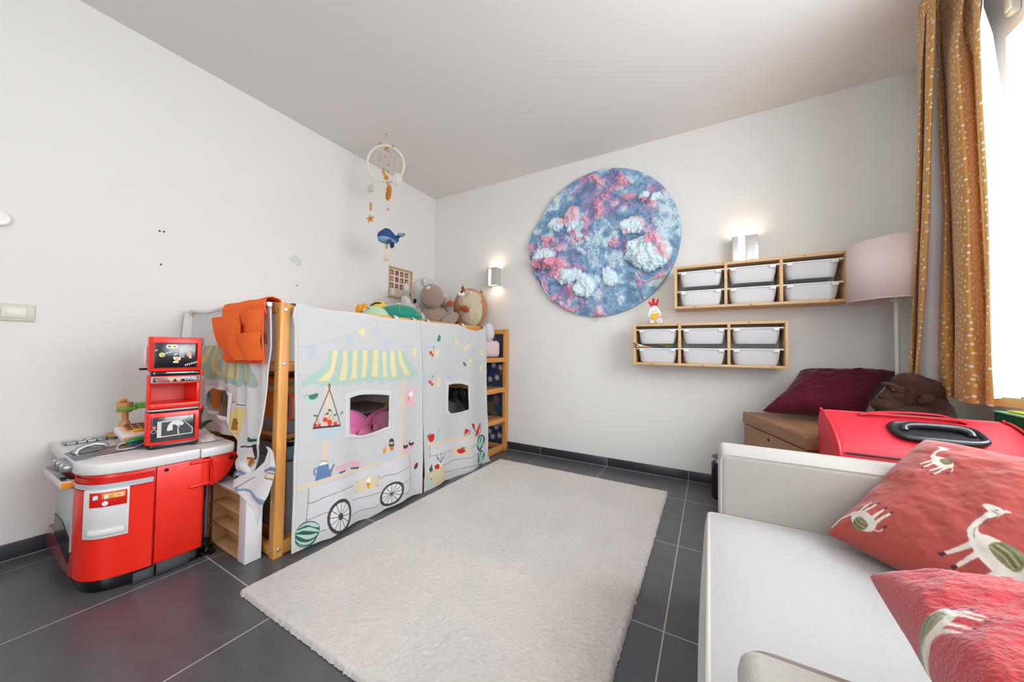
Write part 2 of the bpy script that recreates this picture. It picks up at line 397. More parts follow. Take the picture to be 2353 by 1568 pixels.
# low alcove edge where back wall meets the window wall (thin plaster line)
b = MB(); b.box((RX-.03, -.012, 0), (RX, 0, RH)); struct('trim_1', b, WALL)
PVC = mat('white_frame', '#e8eaec', .35)
GLASS = mat('window_glass', '#ffffff', .02, trans=1, alpha=.25)
def window(n, y0, y1, z0, z1):
    t = thing('window_%d' % n, '', ''); del t['label'], t['category']; t['kind'] = 'structure'
    b = MB(); x0, x1 = RX+.18, RX+.25; f = .06
    for lo, hi in (((x0, y0, z0), (x1, y1, z0+f)), ((x0, y0, z1-f), (x1, y1, z1)), ((x0, y0, z0), (x1, y0+f, z1)), ((x0, y1-f, z0), (x1, y1, z1)), ((x0, (y0+y1)/2-.04, z0), (x1, (y0+y1)/2+.04, z1))): b.box(lo, hi, .006)
    b.build('window_frame', PVC, t)
    for k in (0, 1):
        ya = y0+f if k == 0 else (y0+y1)/2+.04; yb = (y0+y1)/2-.04 if k == 0 else y1-f
        b = MB(); b.box((x0+.03, ya, z0+f), (x0+.036, yb, z1-f)); b.build('pane', GLASS, t)
    b = MB(); b.box((RX-.012, y0+.005, z0-.03), (x0, y1-.005, z0+.0), .004); b.build('window_sill', mat('sill_stone', '#b5b5b3', .4), t)
window(1, *W1)
t = thing('added_door_1', '', ''); del t['label'], t['category']; t['kind'] = 'structure'  # unseen door, added as an opening for the fill lights
b = MB(); y0, y1 = RY-.09, RY-.03
for lo, hi in (((2.08, y0, 0), (3.42, y1, .08)), ((2.08, y0, 2.17), (3.42, y1, 2.25)), ((2.08, y0, 0), (2.15, y1, 2.25)), ((3.35, y0, 0), (3.42, y1, 2.25))): b.box(lo, hi, .006)
b.build('door_frame', PVC, t)
for xa, xb in ((2.15, 3.35),):
    b = MB(); b.box((xa, y0+.02, .08), (xb, y0+.026, 2.17)); b.build('pane', GLASS, t)
b = MB(); b.box((2.10, y1, 1.0), (2.13, y1+.05, 1.12), .006); b.build('door_handle', mat('chrome', '#c8c8ca', .2, 1), t)
# dark tile baseboards with light joints
BB = mat('baseboard_tile', '#303136', .35, bump=(150, .1, .0005)); GR = mat('grout', '#b4aca2', .8)
def baseboard(side, a, c, n, j0, h=.072):
    b = MB(); a = Vector(a); c = Vector(c); L_ = (c-a).length; d = (c-a).normalized(); n = Vector(n)
    b.prism([(0, 0), (L_, 0), (L_, h), (0, h)], a+n*.0005, d, (0, 0, 1), .0001)
    b = MB([BB, GR]); s = j0
    cuts = [0]+[x for x in np.arange(j0, L_, .6)]+[L_]
    for p, q_ in zip(cuts[:-1], cuts[1:]):
        lo = a+d*(p+.0015); hi = a+d*(q_-.0015)+n*.010+Vector((0, 0, h))
        b.box((min(lo.x, hi.x), min(lo.y, hi.y), .003), (max(lo.x, hi.x), max(lo.y, hi.y), h), .0015)
    b.mi = 1
    hi = c+n*.0085+Vector((0, 0, h-.002)); b.box((min(a.x, hi.x), min(a.y, hi.y), 0), (max(a.x, hi.x), max(a.y, hi.y), h-.003))
    struct('baseboard_'+side, b, [BB, GR])
baseboard('back', (.0105, 0, 0), (RX-.03, 0, 0), (0, -1, 0), 1.3317-.6-.6-.0105)
baseboard('left', (0, RY, 0), (0, -.0, 0), (1, 0, 0), (.5977-.2) % .6)
baseboard('right', (RX, RY, 0), (RX, -.0125, 0), (-1, 0, 0), .4)
# small marks and holes of the left wall
HOLE = mat('screw_hole_dark', '#3a3a3a', .9)
for p in ((0, -2.217, 1.588), (0, -2.199, 1.589), (0, -2.206, 1.402), (0, -1.468, 1.408)):
    b = MB(); b.lathe([(.0, .0005), (.0045, .0005), (.005, .0)], (.0002, p[1], p[2]), 12, (1, 0, 0), cap=False); b.build('screw_hole', HOLE, wl)
b = MB(); b.prism([(y, z) for y, z in ((-.05, .0), (-.02, -.03), (.0, -.025), (.012, -.05), (.04, -.03), (.045, .01), (.02, .015), (.0, .04), (-.025, .022))], (.0, (0, -1.483, 1.597)[1], (0, -1.483, 1.597)[2]), (0, 1, 0), (0, 0, 1), .0012); b.build('plaster_patch', mat('filler', '#d0d0d1', .8), wl)

# ---------------------------------------------------------------- rug
t = thing('rug', 'large pale greige deep-pile rug lying on the dark tiled floor', 'rug', (1.77, -1.3, 0))
def rug():
    x0, x1, y0, y1 = 1.105, 2.425, -2.243, -.352; st = .0042; nu = int((x1-x0)/st); nv = int((y1-y0)/st)
    u, v = np.meshgrid(np.linspace(0, 1, nu), np.linspace(0, 1, nv)); X = x0+u*(x1-x0); Y = y0+v*(y1-y0)
    e = np.minimum(np.minimum(X-x0, x1-X), np.minimum(Y-y0, y1-Y)); prof = np.sqrt(np.clip(1-(1-np.clip(e/.016, 0, 1))**2, 0, 1))
    n1 = fbm2((X*235).ravel(), (Y*235).ravel(), 1).reshape(X.shape); n2 = fbm2((X*3.5).ravel(), (Y*3.5).ravel(), 4, 3).reshape(X.shape); n3 = fbm2((X*60).ravel(), (Y*60).ravel(), 2, 9).reshape(X.shape)
    Z = .002+prof*(.020+.0030*n1+.0015*n2+.0006*n3); edge = (e < .02)
    X = X+.0024*n1+edge*.003*n3; Y = Y+.0024*fbm2((X*170+40).ravel(), (Y*170).ravel(), 2, 5).reshape(X.shape)+edge*.003*n1
    c = lin('#cbc4be'); c = np.array(c)*(1+.09*n2+.10*n1+.03*n3)[..., None]*np.stack([1+.0*n2, 1-.012*n2, 1-.03*n2], -1)
    F = gridfaces(nu, nv); m = mat('rug_pile', '#c4bdb7', .95, attr='print', sheen=.3, bump=(900, .5, .002), spec=.1)
    npmesh('pile', np.stack([X, Y, Z], -1).reshape(-1, 3), F, m, t, cols=np.clip(c, 0, 1).reshape(-1, 3))['kind'] = 'stuff'
    b = MB(); b.box((x0+.004, y0+.004, 0), (x1-.004, y1-.004, .0035)); b.build('backing', mat('rug_backing', '#8a8178', .9), t)
rug()

# ---------------------------------------------------------------- switches on the left wall
p = (0.01, -2.666, 1.085)
t = thing('light_switch', 'beige rectangular light switch plate on the left wall', 'light switch', (0, p[1], p[2]))
SW = mat('beige_plastic', '#cfccbb', .4)
b = MB(); b.box((.0, p[1]-.062, p[2]-.038), (.009, p[1]+.052, p[2]+.038), .003); b.build('plate', SW, t)
b = MB(); b.box((.008, p[1]-.036, p[2]-.024), (.013, p[1]+.03, p[2]+.024), .002); b.build('rocker', mat('beige_plastic_light', '#d8d6c8', .35), t)
p = (0.02, -2.716, 1.489)
t = thing('wall_sensor', 'round white wall-mounted sensor above the light switch', 'sensor', (0, p[1], p[2]))
b = MB(); b.lathe([(.036, 0), (.036, .012), (.03, .02), (.012, .023), (0.0005, .0235)], (0, p[1]-.005, p[2]), 32, (1, 0, 0)); b.build('housing', mat('white_plastic', '#e6e6e6', .35), t)
b = MB(); b.lathe([(.012, .02), (.012, .027), (.0005, .028)], (0, p[1]-.005, p[2]), 20, (1, 0, 0)); b.build('button', mat('white_plastic', '#e6e6e6', .35), t)
# ---------------------------------------------------------------- the bed
PZ = wood('pine_upright', '#dc9f54', '#c4803a', 2); PXm = wood('pine_across', '#dc9f54', '#c4803a', 0); PY = wood('pine_along', '#dc9f54', '#c4803a', 1)
STEEL = mat('steel', '#b9bbc0', .3, 1)
bed = thing('loft_bed', 'orange-stained pine loft bed hung with white printed play curtains, soft toys lying on top', 'bed', (.5, -1.04, 0))
X0, X1b, Y0, Y1, BH = .02, .985, -2.066, -.014, 1.15
TX, TY = .040, .043
for k, (x, y) in enumerate(((X1b-TX, Y0), (X1b-TX, Y1-TY), (X0, Y0), (X0, Y1-TY), (X1b-TX, -.455))):
    b = MB(); b.box((x, y, 0), (x+TX, y+TY, BH), .003); pz = b.build('post', PZ, bed)
def bolt(p, d, parent, r=.008):
    b = MB(); p = Vector(p); b.lathe([(r, 0), (r, .0015), (r*.75, .003), (r*.35, .003), (r*.3, .0015), (.0005, .0015)], p, 16, d); b.build('bolt', STEEL, parent)
for z in (.035, .872, 1.12):
    bolt((X1b, Y0+.022, z), (1, 0, 0), bed, .0085)
for z in (.035, .85, 1.125, .33, .25): bolt((X1b-TX*.5, Y0, z), (0, -1, 0), bed, .006 if z in (.33, .25) else .0075)
for z in (.022, .29, .575, .85, 1.125): bolt((X1b, Y1-.012, z), (1, 0, 0), bed, .0055)
def board(name, lo, hi, m, parent=bed, bv=.003):
    b = MB(); b.box(lo, hi, bv); return b.build(name, m, parent)
for x in (X1b-.035, X0+.002):
    board('side_rail', (x, Y0+TY, 1.105), (x+.028, Y1-TY if x < .5 else -.412, 1.146), PY)
    board('side_rail', (x, Y0+TY, .835), (x+.028, Y1-TY, .877), PY)
    board('side_rail', (x, Y0+TY, .004), (x+.028, Y1-TY, .062 if x > .5 else .05), PY)
for y in (Y0+.005, Y1-TY+.008):
    for z in (1.105, .835, .004): board('end_rail', (X0+TX, y, z), (X1b-TX, y+.028, z+.042), PXm)
board('safety_panel', (X1b-.03, Y0+TY, .878), (X1b-.018, -.455, 1.105), mat('white_board', '#e4e3df', .5))
board('safety_panel', (X0+TX, Y0+.012, .878), (X1b-TX, Y0+.022, 1.105), mat('white_board', '#e4e3df', .5))
for z in (.27, .552): board('ladder_rung', (X1b-.034, -.412, z), (X1b-.004, Y1-TY, z+.043), PY); board('ladder_tread', (X1b-.12, -.412, z+.026), (X1b-.036, Y1-TY, z+.043), PY)
for z in (.27, .552): board('end_rail', (X0+TX, Y1-TY-.02, z), (X1b-.13, Y1-TY+.004, z+.038), PXm)
for k in range(14): board('slat', (X0+.032, Y0+.08+k*.143, .86), (X1b-.036, Y0+.15+k*.143, .876), PXm, bv=0)
# dark blue wallpapered end panel with pale blossoms
def blossom_panel():
    P = Print(X0+TX, 0, X1b-TX, BH, .0015, '2b3c5c'); rnd = random.Random(4)
    for k in range(26):
        cx, cy = rnd.uniform(X0+.1, X1b-.05), rnd.uniform(.05, 1.1); r = rnd.uniform(.03, .06)
        P.poly([(cx+r*rnd.uniform(.5, 1)*math.cos(t*.7), cy+r*1.5*rnd.uniform(.5, 1)*math.sin(t*.7)) for t in range(9)], '6d5c46', True)
    for k in range(9):
        a = [(rnd.uniform(X0, X1b), rnd.uniform(.05, 1.0))]
        for j in range(5): a.append((a[-1][0]+rnd.uniform(.02, .08), a[-1][1]+rnd.uniform(-.05, .06)))
        P.line(a, .007, '6d5c46', True)
    for gx, gy in ((.72, .73), (.86, .68), (.78, .66), (.9, .78), (.82, .80), (.7, .2), (.78, .15), (.86, .2), (.9, .12), (.82, .1), (.75, .25), (.45, .5), (.3, .8), (.5, .25), (.9, .24), (.69, .62)):
        for k in range(11):
            an = k*2*PI/11+gx*9; R = .034; P.poly([(gx+.004*math.cos(an-1.2), gy+.004*math.sin(an-1.2)), (gx+R*.6*math.cos(an-.18), gy+R*.6*math.sin(an-.18)), (gx+R*math.cos(an), gy+R*math.sin(an)), (gx+R*.6*math.cos(an+.18), gy+R*.6*math.sin(an+.18)), (gx+.004*math.cos(an+1.2), gy+.004*math.sin(an+1.2))], 'd9cdbf')
        P.poly([(gx+.006*math.cos(t), gy+.006*math.sin(t)) for t in range(6)], '8a7350')
    nu, nv = 300, 380; u, v = np.meshgrid(np.linspace(X0+TX, X1b-TX, nu), np.linspace(.05, 1.10, nv)); c = P.read(u, v)
    V = np.stack([u, np.full_like(u, Y1-.008), v], -1).reshape(-1, 3)
    npmesh('end_panel', V, gridfaces(nu, nv), mat('blossom_wallpaper', '#2b3c5c', .7, attr='print'), bed, cols=c.reshape(-1, 3))
blossom_panel()
t = thing('mattress', 'mattress in a pale pink fitted sheet lying on the loft bed', 'mattress', (.5, -1.04, .878))
b = MB(); b.box((X0+.045, Y0+.03, .879), (X1b-.055, Y1-TY-.015, 1.035), .035, 4); b.build('fitted_sheet', mat('pink_sheet', '#e2ccd0', .85, bump=(40, .3, .004)), t)

ART_CART = [('C','b5cdc1',0.003,[(-2.0179,0.9494),(-1.9797,0.9491),(-1.9087,0.9633),(-1.8053,0.9938),(-1.7205,1.0289),(-1.6284,1.0754),(-1.5694,1.1156),(-1.5616,1.083),(-1.5326,1.0444),(-1.4883,1.0054),(-1.4273,0.9773),(-1.3471,0.9592),(-1.2216,0.9546)]),
('L','b5cdc1',0.003,[(-2.0118,0.8167),(-1.9385,0.8183)]),
('P','c6d2dc',0,[(-1.9623,0.955),(-1.9097,0.9638),(-1.9187,0.9366),(-1.9155,0.8941),(-1.934,0.9116),(-1.9453,0.8898),(-1.9566,0.9221)]),
('P','c6d2dc',0,[(-1.7677,1.0082),(-1.7234,1.0277),(-1.7237,0.9968),(-1.7126,0.963),(-1.7355,0.9741),(-1.7372,0.9514),(-1.7541,0.9747)]),
('P','f3e5b2',0,[(-1.6937,1.0411),(-1.655,1.0609),(-1.648,1.0381),(-1.6315,1.0235),(-1.6558,1.024),(-1.6469,1.0029),(-1.6714,1.0178)]),
('P','c6d2dc',0,[(-1.5865,1.0687),(-1.558,1.0758),(-1.5396,1.0411),(-1.5353,1.0384),(-1.5583,1.0373),(-1.5699,1.011),(-1.574,1.0336),(-1.5927,1.0287)]),
('P','c6d2dc',0,[(-1.503,1.0107),(-1.4641,0.9895),(-1.4886,0.964),(-1.4952,0.9404),(-1.5073,0.9566),(-1.527,0.947),(-1.5201,0.9809)]),
('P','f3e5b2',0,[(-1.294,0.9549),(-1.2557,0.9555),(-1.268,0.923),(-1.2707,0.896),(-1.2814,0.9051),(-1.2915,0.8949)]),
('P','bcd6c9',0,[(-1.8555,0.9332),(-1.6245,0.9381),(-1.3611,0.9322),(-1.3369,0.8916),(-1.2932,0.8337),(-1.2412,0.7851),(-1.2389,0.7668),(-1.2652,0.7607),(-1.2983,0.7735),(-1.3164,0.7537),(-1.3417,0.7654),(-1.3538,0.7599),(-1.3863,0.7706),(-1.3935,0.7484),(-1.4208,0.7485),(-1.4327,0.7614),(-1.4512,0.7465),(-1.4737,0.7499),(-1.4924,0.7653),(-1.5028,0.7502),(-1.524,0.7431),(-1.5453,0.7516),(-1.5699,0.7704),(-1.5862,0.7534),(-1.6159,0.7512),(-1.6337,0.7624),(-1.6485,0.769),(-1.6638,0.7537),(-1.6884,0.7502),(-1.7099,0.7636),(-1.7248,0.7679),(-1.7418,0.7466),(-1.7648,0.7485),(-1.7876,0.7621),(-1.7983,0.7512),(-1.82,0.748),(-1.8364,0.7628),(-1.8523,0.7681),(-1.8675,0.7569),(-1.8877,0.7552),(-1.9053,0.76),(-1.9227,0.7725),(-1.9372,0.7745),(-1.9558,0.7642),(-1.9742,0.7601),(-1.9858,0.7666),(-1.9863,0.7829),(-1.9706,0.7957),(-1.9385,0.8197),(-1.8954,0.8467),(-1.8657,0.8727),(-1.8588,0.9023)]),
('P','f3e5b2',0,[(-1.8333,0.9313),(-1.8079,0.9315),(-1.8183,0.8767),(-1.8301,0.8216),(-1.8427,0.7997),(-1.8579,0.7843),(-1.9109,0.7846),(-1.8841,0.8047),(-1.8491,0.8374),(-1.8397,0.8771)]),
('P','f3e5b2',0,[(-1.7768,0.9311),(-1.7517,0.9318),(-1.7527,0.8857),(-1.7529,0.8335),(-1.7588,0.7791),(-1.8003,0.7804),(-1.7894,0.8247),(-1.7799,0.881)]),
('P','f3e5b2',0,[(-1.7189,0.933),(-1.6893,0.9332),(-1.6945,0.8579),(-1.6924,0.7838),(-1.7358,0.7813),(-1.7233,0.8164),(-1.721,0.8799)]),
('P','f3e5b2',0,[(-1.6577,0.9345),(-1.6277,0.9364),(-1.6286,0.856),(-1.6408,0.7877),(-1.6678,0.7855),(-1.6625,0.8189),(-1.658,0.8787)]),
('P','f3e5b2',0,[(-1.5881,0.9367),(-1.5533,0.9358),(-1.555,0.8482),(-1.5559,0.7854),(-1.6018,0.7881),(-1.592,0.8381),(-1.5889,0.8944)]),
('P','f3e5b2',0,[(-1.528,0.9314),(-1.5008,0.9309),(-1.5001,0.8582),(-1.4892,0.7803),(-1.5181,0.782),(-1.5213,0.8472)]),
('P','f3e5b2',0,[(-1.4714,0.9317),(-1.4413,0.9312),(-1.4377,0.8566),(-1.4202,0.7805),(-1.4597,0.7786),(-1.4675,0.8455)]),
('P','f3e5b2',0,[(-1.4183,0.9313),(-1.3908,0.9315),(-1.3774,0.8797),(-1.3434,0.8291),(-1.313,0.7838),(-1.3544,0.7817),(-1.3962,0.8433),(-1.4133,0.8924)]),
('P','e9d9bd',0,[(-1.8701,0.7596),(-1.8391,0.7646),(-1.841,0.6676),(-1.842,0.5586),(-1.871,0.5638),(-1.8711,0.6714)]),
('P','e9d9bd',0,[(-1.8788,0.5023),(-1.8506,0.4963),(-1.8567,0.385),(-1.8771,0.3905)]),
('P','e9d9bd',0,[(-1.3857,0.7509),(-1.354,0.7674),(-1.3597,0.6811),(-1.3725,0.5657),(-1.3779,0.4748),(-1.3813,0.3125),(-1.397,0.3164),(-1.3953,0.478),(-1.3893,0.5985)]),
('P','e9d9bd',0,[(-1.3952,0.5267),(-1.3753,0.5235),(-1.3782,0.402),(-1.3809,0.2993),(-1.3942,0.2996),(-1.3956,0.4057)]),
('S','c3dfd3',0,[(-1.9691,0.7126),(-1.9641,0.7298),(-1.9502,0.734),(-1.9357,0.7222),(-1.9208,0.7063),(-1.8938,0.7072),(-1.9032,0.6899),(-1.9272,0.6794),(-1.9463,0.6808),(-1.9584,0.6941)]),
('S','5b8778',0,[(-1.9498,0.7189),(-1.9333,0.7229),(-1.9058,0.7263),(-1.9072,0.7096),(-1.9254,0.6982),(-1.9446,0.7018)]),
('P','c98a5a',0,[(-1.9752,0.717),(-1.9675,0.7208),(-1.9673,0.7124)]),
('P','f0b0b0',0,[(-1.9747,0.7132),(-1.9673,0.7124),(-1.9717,0.705)]),
('P','333333',0,[(-1.9555,0.7219),(-1.9555,0.7209),(-1.9559,0.72),(-1.9568,0.7192),(-1.9578,0.7193),(-1.9587,0.7194),(-1.9597,0.7204),(-1.9601,0.7214),(-1.9602,0.7224),(-1.9602,0.7233),(-1.9598,0.7242),(-1.9589,0.725),(-1.9579,0.7249),(-1.957,0.7248),(-1.956,0.7238),(-1.9555,0.7228)]),
('S','c7d6e0',0,[(-1.9261,0.5571),(-1.7952,0.5491),(-1.8015,0.521),(-1.8208,0.4987),(-1.8495,0.4919),(-1.8803,0.5),(-1.9082,0.5227)]),
('P','e2483f',0,[(-1.9071,0.5713),(-1.9075,0.5675),(-1.9094,0.565),(-1.9123,0.5636),(-1.9157,0.5633),(-1.9191,0.5649),(-1.9221,0.5673),(-1.9241,0.5705),(-1.9247,0.5744),(-1.9243,0.5782),(-1.9225,0.5807),(-1.9196,0.5821),(-1.9162,0.5825),(-1.9128,0.5809),(-1.9098,0.5785),(-1.9077,0.5752)]),
('P','e2483f',0,[(-1.8858,0.5674),(-1.8866,0.5637),(-1.8885,0.5602),(-1.8915,0.5588),(-1.8954,0.5586),(-1.8994,0.5603),(-1.9025,0.5628),(-1.9046,0.567),(-1.9057,0.571),(-1.9048,0.5747),(-1.9029,0.5782),(-1.9,0.5796),(-1.8961,0.5799),(-1.892,0.5782),(-1.889,0.5758),(-1.8869,0.5715)]),
('P','e2483f',0,[(-1.858,0.5909),(-1.8589,0.5862),(-1.8614,0.5827),(-1.8654,0.5804),(-1.87,0.5802),(-1.8746,0.582),(-1.8788,0.5856),(-1.8814,0.59),(-1.8825,0.595),(-1.8817,0.5997),(-1.8793,0.6032),(-1.8753,0.6055),(-1.8707,0.6058),(-1.8661,0.604),(-1.8619,0.6004),(-1.8592,0.5961)]),
('P','e2483f',0,[(-1.8368,0.5765),(-1.8377,0.5717),(-1.8402,0.5682),(-1.8443,0.5659),(-1.849,0.5658),(-1.8537,0.5676),(-1.858,0.5713),(-1.8607,0.5757),(-1.8618,0.5808),(-1.861,0.5855),(-1.8585,0.5891),(-1.8544,0.5913),(-1.8498,0.5916),(-1.845,0.5898),(-1.8407,0.5861),(-1.838,0.5817)]),
('P','e2483f',0,[(-1.8374,0.5627),(-1.8384,0.5589),(-1.8404,0.5553),(-1.8435,0.5539),(-1.8476,0.5537),(-1.8518,0.5554),(-1.855,0.558),(-1.8572,0.5623),(-1.8583,0.5664),(-1.8574,0.5702),(-1.8555,0.5738),(-1.8524,0.5752),(-1.8483,0.5755),(-1.8441,0.5738),(-1.8408,0.5712),(-1.8386,0.5669)]),
('P','e2483f',0,[(-1.8103,0.5639),(-1.8113,0.5596),(-1.8134,0.5564),(-1.8171,0.5546),(-1.8213,0.5543),(-1.8256,0.5561),(-1.8294,0.5593),(-1.8317,0.5632),(-1.8329,0.5679),(-1.8319,0.5722),(-1.8299,0.5753),(-1.8262,0.5772),(-1.822,0.5775),(-1.8177,0.5757),(-1.8138,0.5726),(-1.8116,0.5687)]),
('P','f6c5c8',0,[(-1.8777,0.5684),(-1.8782,0.5656),(-1.8796,0.5634),(-1.8821,0.5619),(-1.8846,0.5619),(-1.8871,0.5628),(-1.8897,0.5652),(-1.8913,0.5679),(-1.8918,0.5709),(-1.8914,0.5738),(-1.89,0.5759),(-1.8875,0.5774),(-1.885,0.5775),(-1.8825,0.5766),(-1.8799,0.5742),(-1.8783,0.5714)]),
('P','f6c5c8',0,[(-1.8284,0.5596),(-1.8288,0.5567),(-1.8304,0.5545),(-1.833,0.553),(-1.8356,0.5529),(-1.8382,0.5539),(-1.8409,0.5564),(-1.8426,0.5592),(-1.8432,0.5622),(-1.8428,0.5651),(-1.8413,0.5673),(-1.8387,0.5689),(-1.8361,0.5689),(-1.8334,0.568),(-1.8307,0.5655),(-1.829,0.5627)]),
('L','e0a040',0.0022,[(-1.8661,0.5678),(-1.8404,0.6277),(-1.8496,0.5871)]),
('L','e0a040',0.0022,[(-1.9048,0.5747),(-1.9045,0.6155),(-1.9147,0.5788)]),
('L','e0a040',0.0022,[(-1.8974,0.5734),(-1.9059,0.6133)]),
('L','e0a040',0.0022,[(-1.8731,0.5983),(-1.8751,0.6157)]),
('L','e0a040',0.0022,[(-1.8345,0.607),(-1.8229,0.5726)]),
('L','e0a040',0.0022,[(-1.7953,0.6085),(-1.8202,0.5696)]),
('L','e0a040',0.0022,[(-1.8345,0.607),(-1.8411,0.5634)]),
('L','e0a040',0.0022,[(-1.8823,0.5707),(-1.8377,0.6249)]),
('P','4f7a72',0,[(-1.928,0.6215),(-1.9175,0.6261),(-1.9046,0.6179),(-1.9122,0.6119)]),
('P','4f7a72',0,[(-1.8752,0.6182),(-1.8637,0.6287),(-1.8524,0.6285),(-1.8582,0.6156)]),
('P','4f7a72',0,[(-1.8631,0.6433),(-1.8487,0.6438),(-1.8378,0.6299),(-1.8545,0.6313)]),
('P','4f7a72',0,[(-1.8357,0.6106),(-1.8242,0.6164),(-1.8107,0.6123),(-1.8239,0.6053)]),
('P','4f7a72',0,[(-1.7953,0.6085),(-1.789,0.6203),(-1.778,0.6222),(-1.7832,0.6102)]),
('P','54404a',0,[(-1.9273,0.5659),(-1.7939,0.5585),(-1.7925,0.5486),(-1.928,0.557)]),
('L','54404a',0.0045,[(-1.924,0.5686),(-1.8515,0.7407),(-1.8562,0.7585),(-1.8523,0.7681),(-1.8458,0.7601),(-1.8515,0.7407),(-1.7955,0.5578)]),
('P','f2c3d3',0,[(-1.352,0.6959),(-1.2695,0.6968),(-1.2727,0.5616),(-1.3137,0.5981),(-1.3563,0.5621),(-1.3526,0.6309)]),
('P','e6a23c',0,[(-1.3196,0.6584),(-1.3007,0.6438),(-1.3389,0.6106)]),
('S','ffffff',0,[(-1.3219,0.6524),(-1.3173,0.6676),(-1.3015,0.6723),(-1.2889,0.6819),(-1.2866,0.6582),(-1.2962,0.637),(-1.3065,0.6413)]),
('C','e9d9bd',0.004,[(-1.3543,0.6899),(-1.2634,0.6963),(-1.2461,0.7057),(-1.2509,0.7191),(-1.2641,0.7201),(-1.2655,0.7093)]),
('P','dedee1',0,[(-1.9403,0.2823),(-1.7846,0.2745),(-1.6055,0.2733),(-1.3115,0.2818),(-1.3054,0.2115),(-1.3024,0.1358),(-1.3057,0.0746),(-1.33,0.0581),(-1.386,0.0652),(-1.5323,0.054),(-1.6623,0.0547),(-1.7222,0.0656),(-1.8923,0.0604),(-1.9537,0.1358),(-1.9466,0.2092)]),
('C','5d535b',0.0028,[(-1.9421,0.2136),(-1.9112,0.2101),(-1.862,0.2162),(-1.8047,0.2209),(-1.7381,0.2186),(-1.6862,0.2119)]),
('C','5d535b',0.0028,[(-1.5331,0.2002),(-1.4802,0.2052),(-1.4282,0.1983),(-1.3743,0.2065),(-1.3095,0.2096)]),
('C','5d535b',0.0028,[(-1.9506,0.1405),(-1.909,0.1361),(-1.8698,0.1395),(-1.847,0.1387)]),
('C','5d535b',0.0028,[(-1.7038,0.1391),(-1.6334,0.1296),(-1.5682,0.1231),(-1.519,0.12)]),
('C','5d535b',0.0028,[(-1.3799,0.1235),(-1.3023,0.1327)]),
('C','5d535b',0.0028,[(-1.8849,0.0595),(-1.8599,0.0582)]),
('C','5d535b',0.0028,[(-1.7045,0.061),(-1.6314,0.0614),(-1.5662,0.0499),(-1.5325,0.0597)]),
('C','5d535b',0.0028,[(-1.3861,0.0683),(-1.3381,0.0578),(-1.3099,0.076),(-1.3029,0.1235),(-1.307,0.212),(-1.3149,0.2827)]),
('C','5d535b',0.0028,[(-1.9403,0.2823),(-1.9443,0.2083),(-1.9524,0.1375)]),
('P','e9d9bd',0,[(-2.0014,0.3109),(-1.9378,0.3085),(-1.8647,0.3118),(-1.7857,0.3153),(-1.7292,0.3101),(-1.6692,0.2971),(-1.6061,0.2955),(-1.5395,0.3052),(-1.4684,0.3038),(-1.3928,0.3053),(-1.2954,0.3041),(-1.2932,0.2866),(-1.3924,0.2889),(-1.468,0.2891),(-1.539,0.2881),(-1.6057,0.2816),(-1.6687,0.2782),(-1.7286,0.2881),(-1.7852,0.2949),(-1.8641,0.2897),(-1.9373,0.2887),(-2.0008,0.2904)]),
('P','6f8bb2',0,[(-1.9014,0.3741),(-1.8513,0.3762),(-1.848,0.3532),(-1.8366,0.3154),(-1.8338,0.3106),(-1.9116,0.3063),(-1.9053,0.3409)]),
('P','6f8bb2',0,[(-1.8508,0.3589),(-1.8425,0.3418),(-1.8302,0.3654),(-1.817,0.3683),(-1.827,0.3472),(-1.8391,0.3137)]),
('C','6f8bb2',0.007,[(-1.9036,0.3642),(-1.9147,0.365),(-1.9151,0.3438),(-1.9041,0.3334)]),
('C','5d535b',0.003,[(-1.8956,0.3772),(-1.8822,0.3942),(-1.8645,0.391),(-1.8524,0.3779)]),
('S','ffffff',0,[(-1.8941,0.3768),(-1.8821,0.3908),(-1.8644,0.387),(-1.8539,0.3783),(-1.8716,0.3744)]),
('P','f0b6c2',0,[(-1.8041,0.3497),(-1.7465,0.3517),(-1.7527,0.3313),(-1.7664,0.3172),(-1.7924,0.3172)]),
('C','f0b6c2',0.006,[(-1.8041,0.3482),(-1.8137,0.3474),(-1.8107,0.3351),(-1.7972,0.3327)]),
('P','46648f',0,[(-1.7989,0.3181),(-1.7512,0.318),(-1.7578,0.3096),(-1.791,0.3083)]),
('P','f0b6c2',0,[(-1.7234,0.3491),(-1.653,0.3344),(-1.6604,0.3106),(-1.6756,0.3058),(-1.7118,0.3145)]),
('C','f0b6c2',0.006,[(-1.7233,0.3464),(-1.736,0.3447),(-1.731,0.3314),(-1.7169,0.3285)]),
('P','46648f',0,[(-1.7207,0.317),(-1.6602,0.3036),(-1.6661,0.2935),(-1.7163,0.3064)]),
('C','e9dcc2',0.0025,[(-1.8198,0.3725),(-1.8148,0.3837),(-1.8215,0.3954),(-1.8127,0.4041)]),
('C','e9dcc2',0.0025,[(-1.7759,0.3581),(-1.7695,0.3666),(-1.7765,0.3761),(-1.77,0.382)]),
('C','e9dcc2',0.0025,[(-1.7649,0.3602),(-1.7594,0.3665)]),
('C','e9dcc2',0.0025,[(-1.6939,0.3517),(-1.6862,0.3576),(-1.6955,0.368),(-1.6897,0.3745)]),
('C','e9dcc2',0.0025,[(-1.6828,0.3461),(-1.6739,0.3518),(-1.6821,0.3619),(-1.6762,0.3684)]),
('P','f2b8c8',0,[(-1.5098,0.3663),(-1.4996,0.3841),(-1.4916,0.4037),(-1.4865,0.3782),(-1.4882,0.3612)]),
('P','e6a23c',0,[(-1.5098,0.3651),(-1.4861,0.3618),(-1.4995,0.3292),(-1.5088,0.3327)]),
('S','5a4248',0,[(-1.4724,0.3925),(-1.4678,0.412),(-1.4508,0.4131),(-1.4415,0.4004),(-1.4404,0.3646),(-1.4552,0.3592),(-1.4718,0.3719)]),
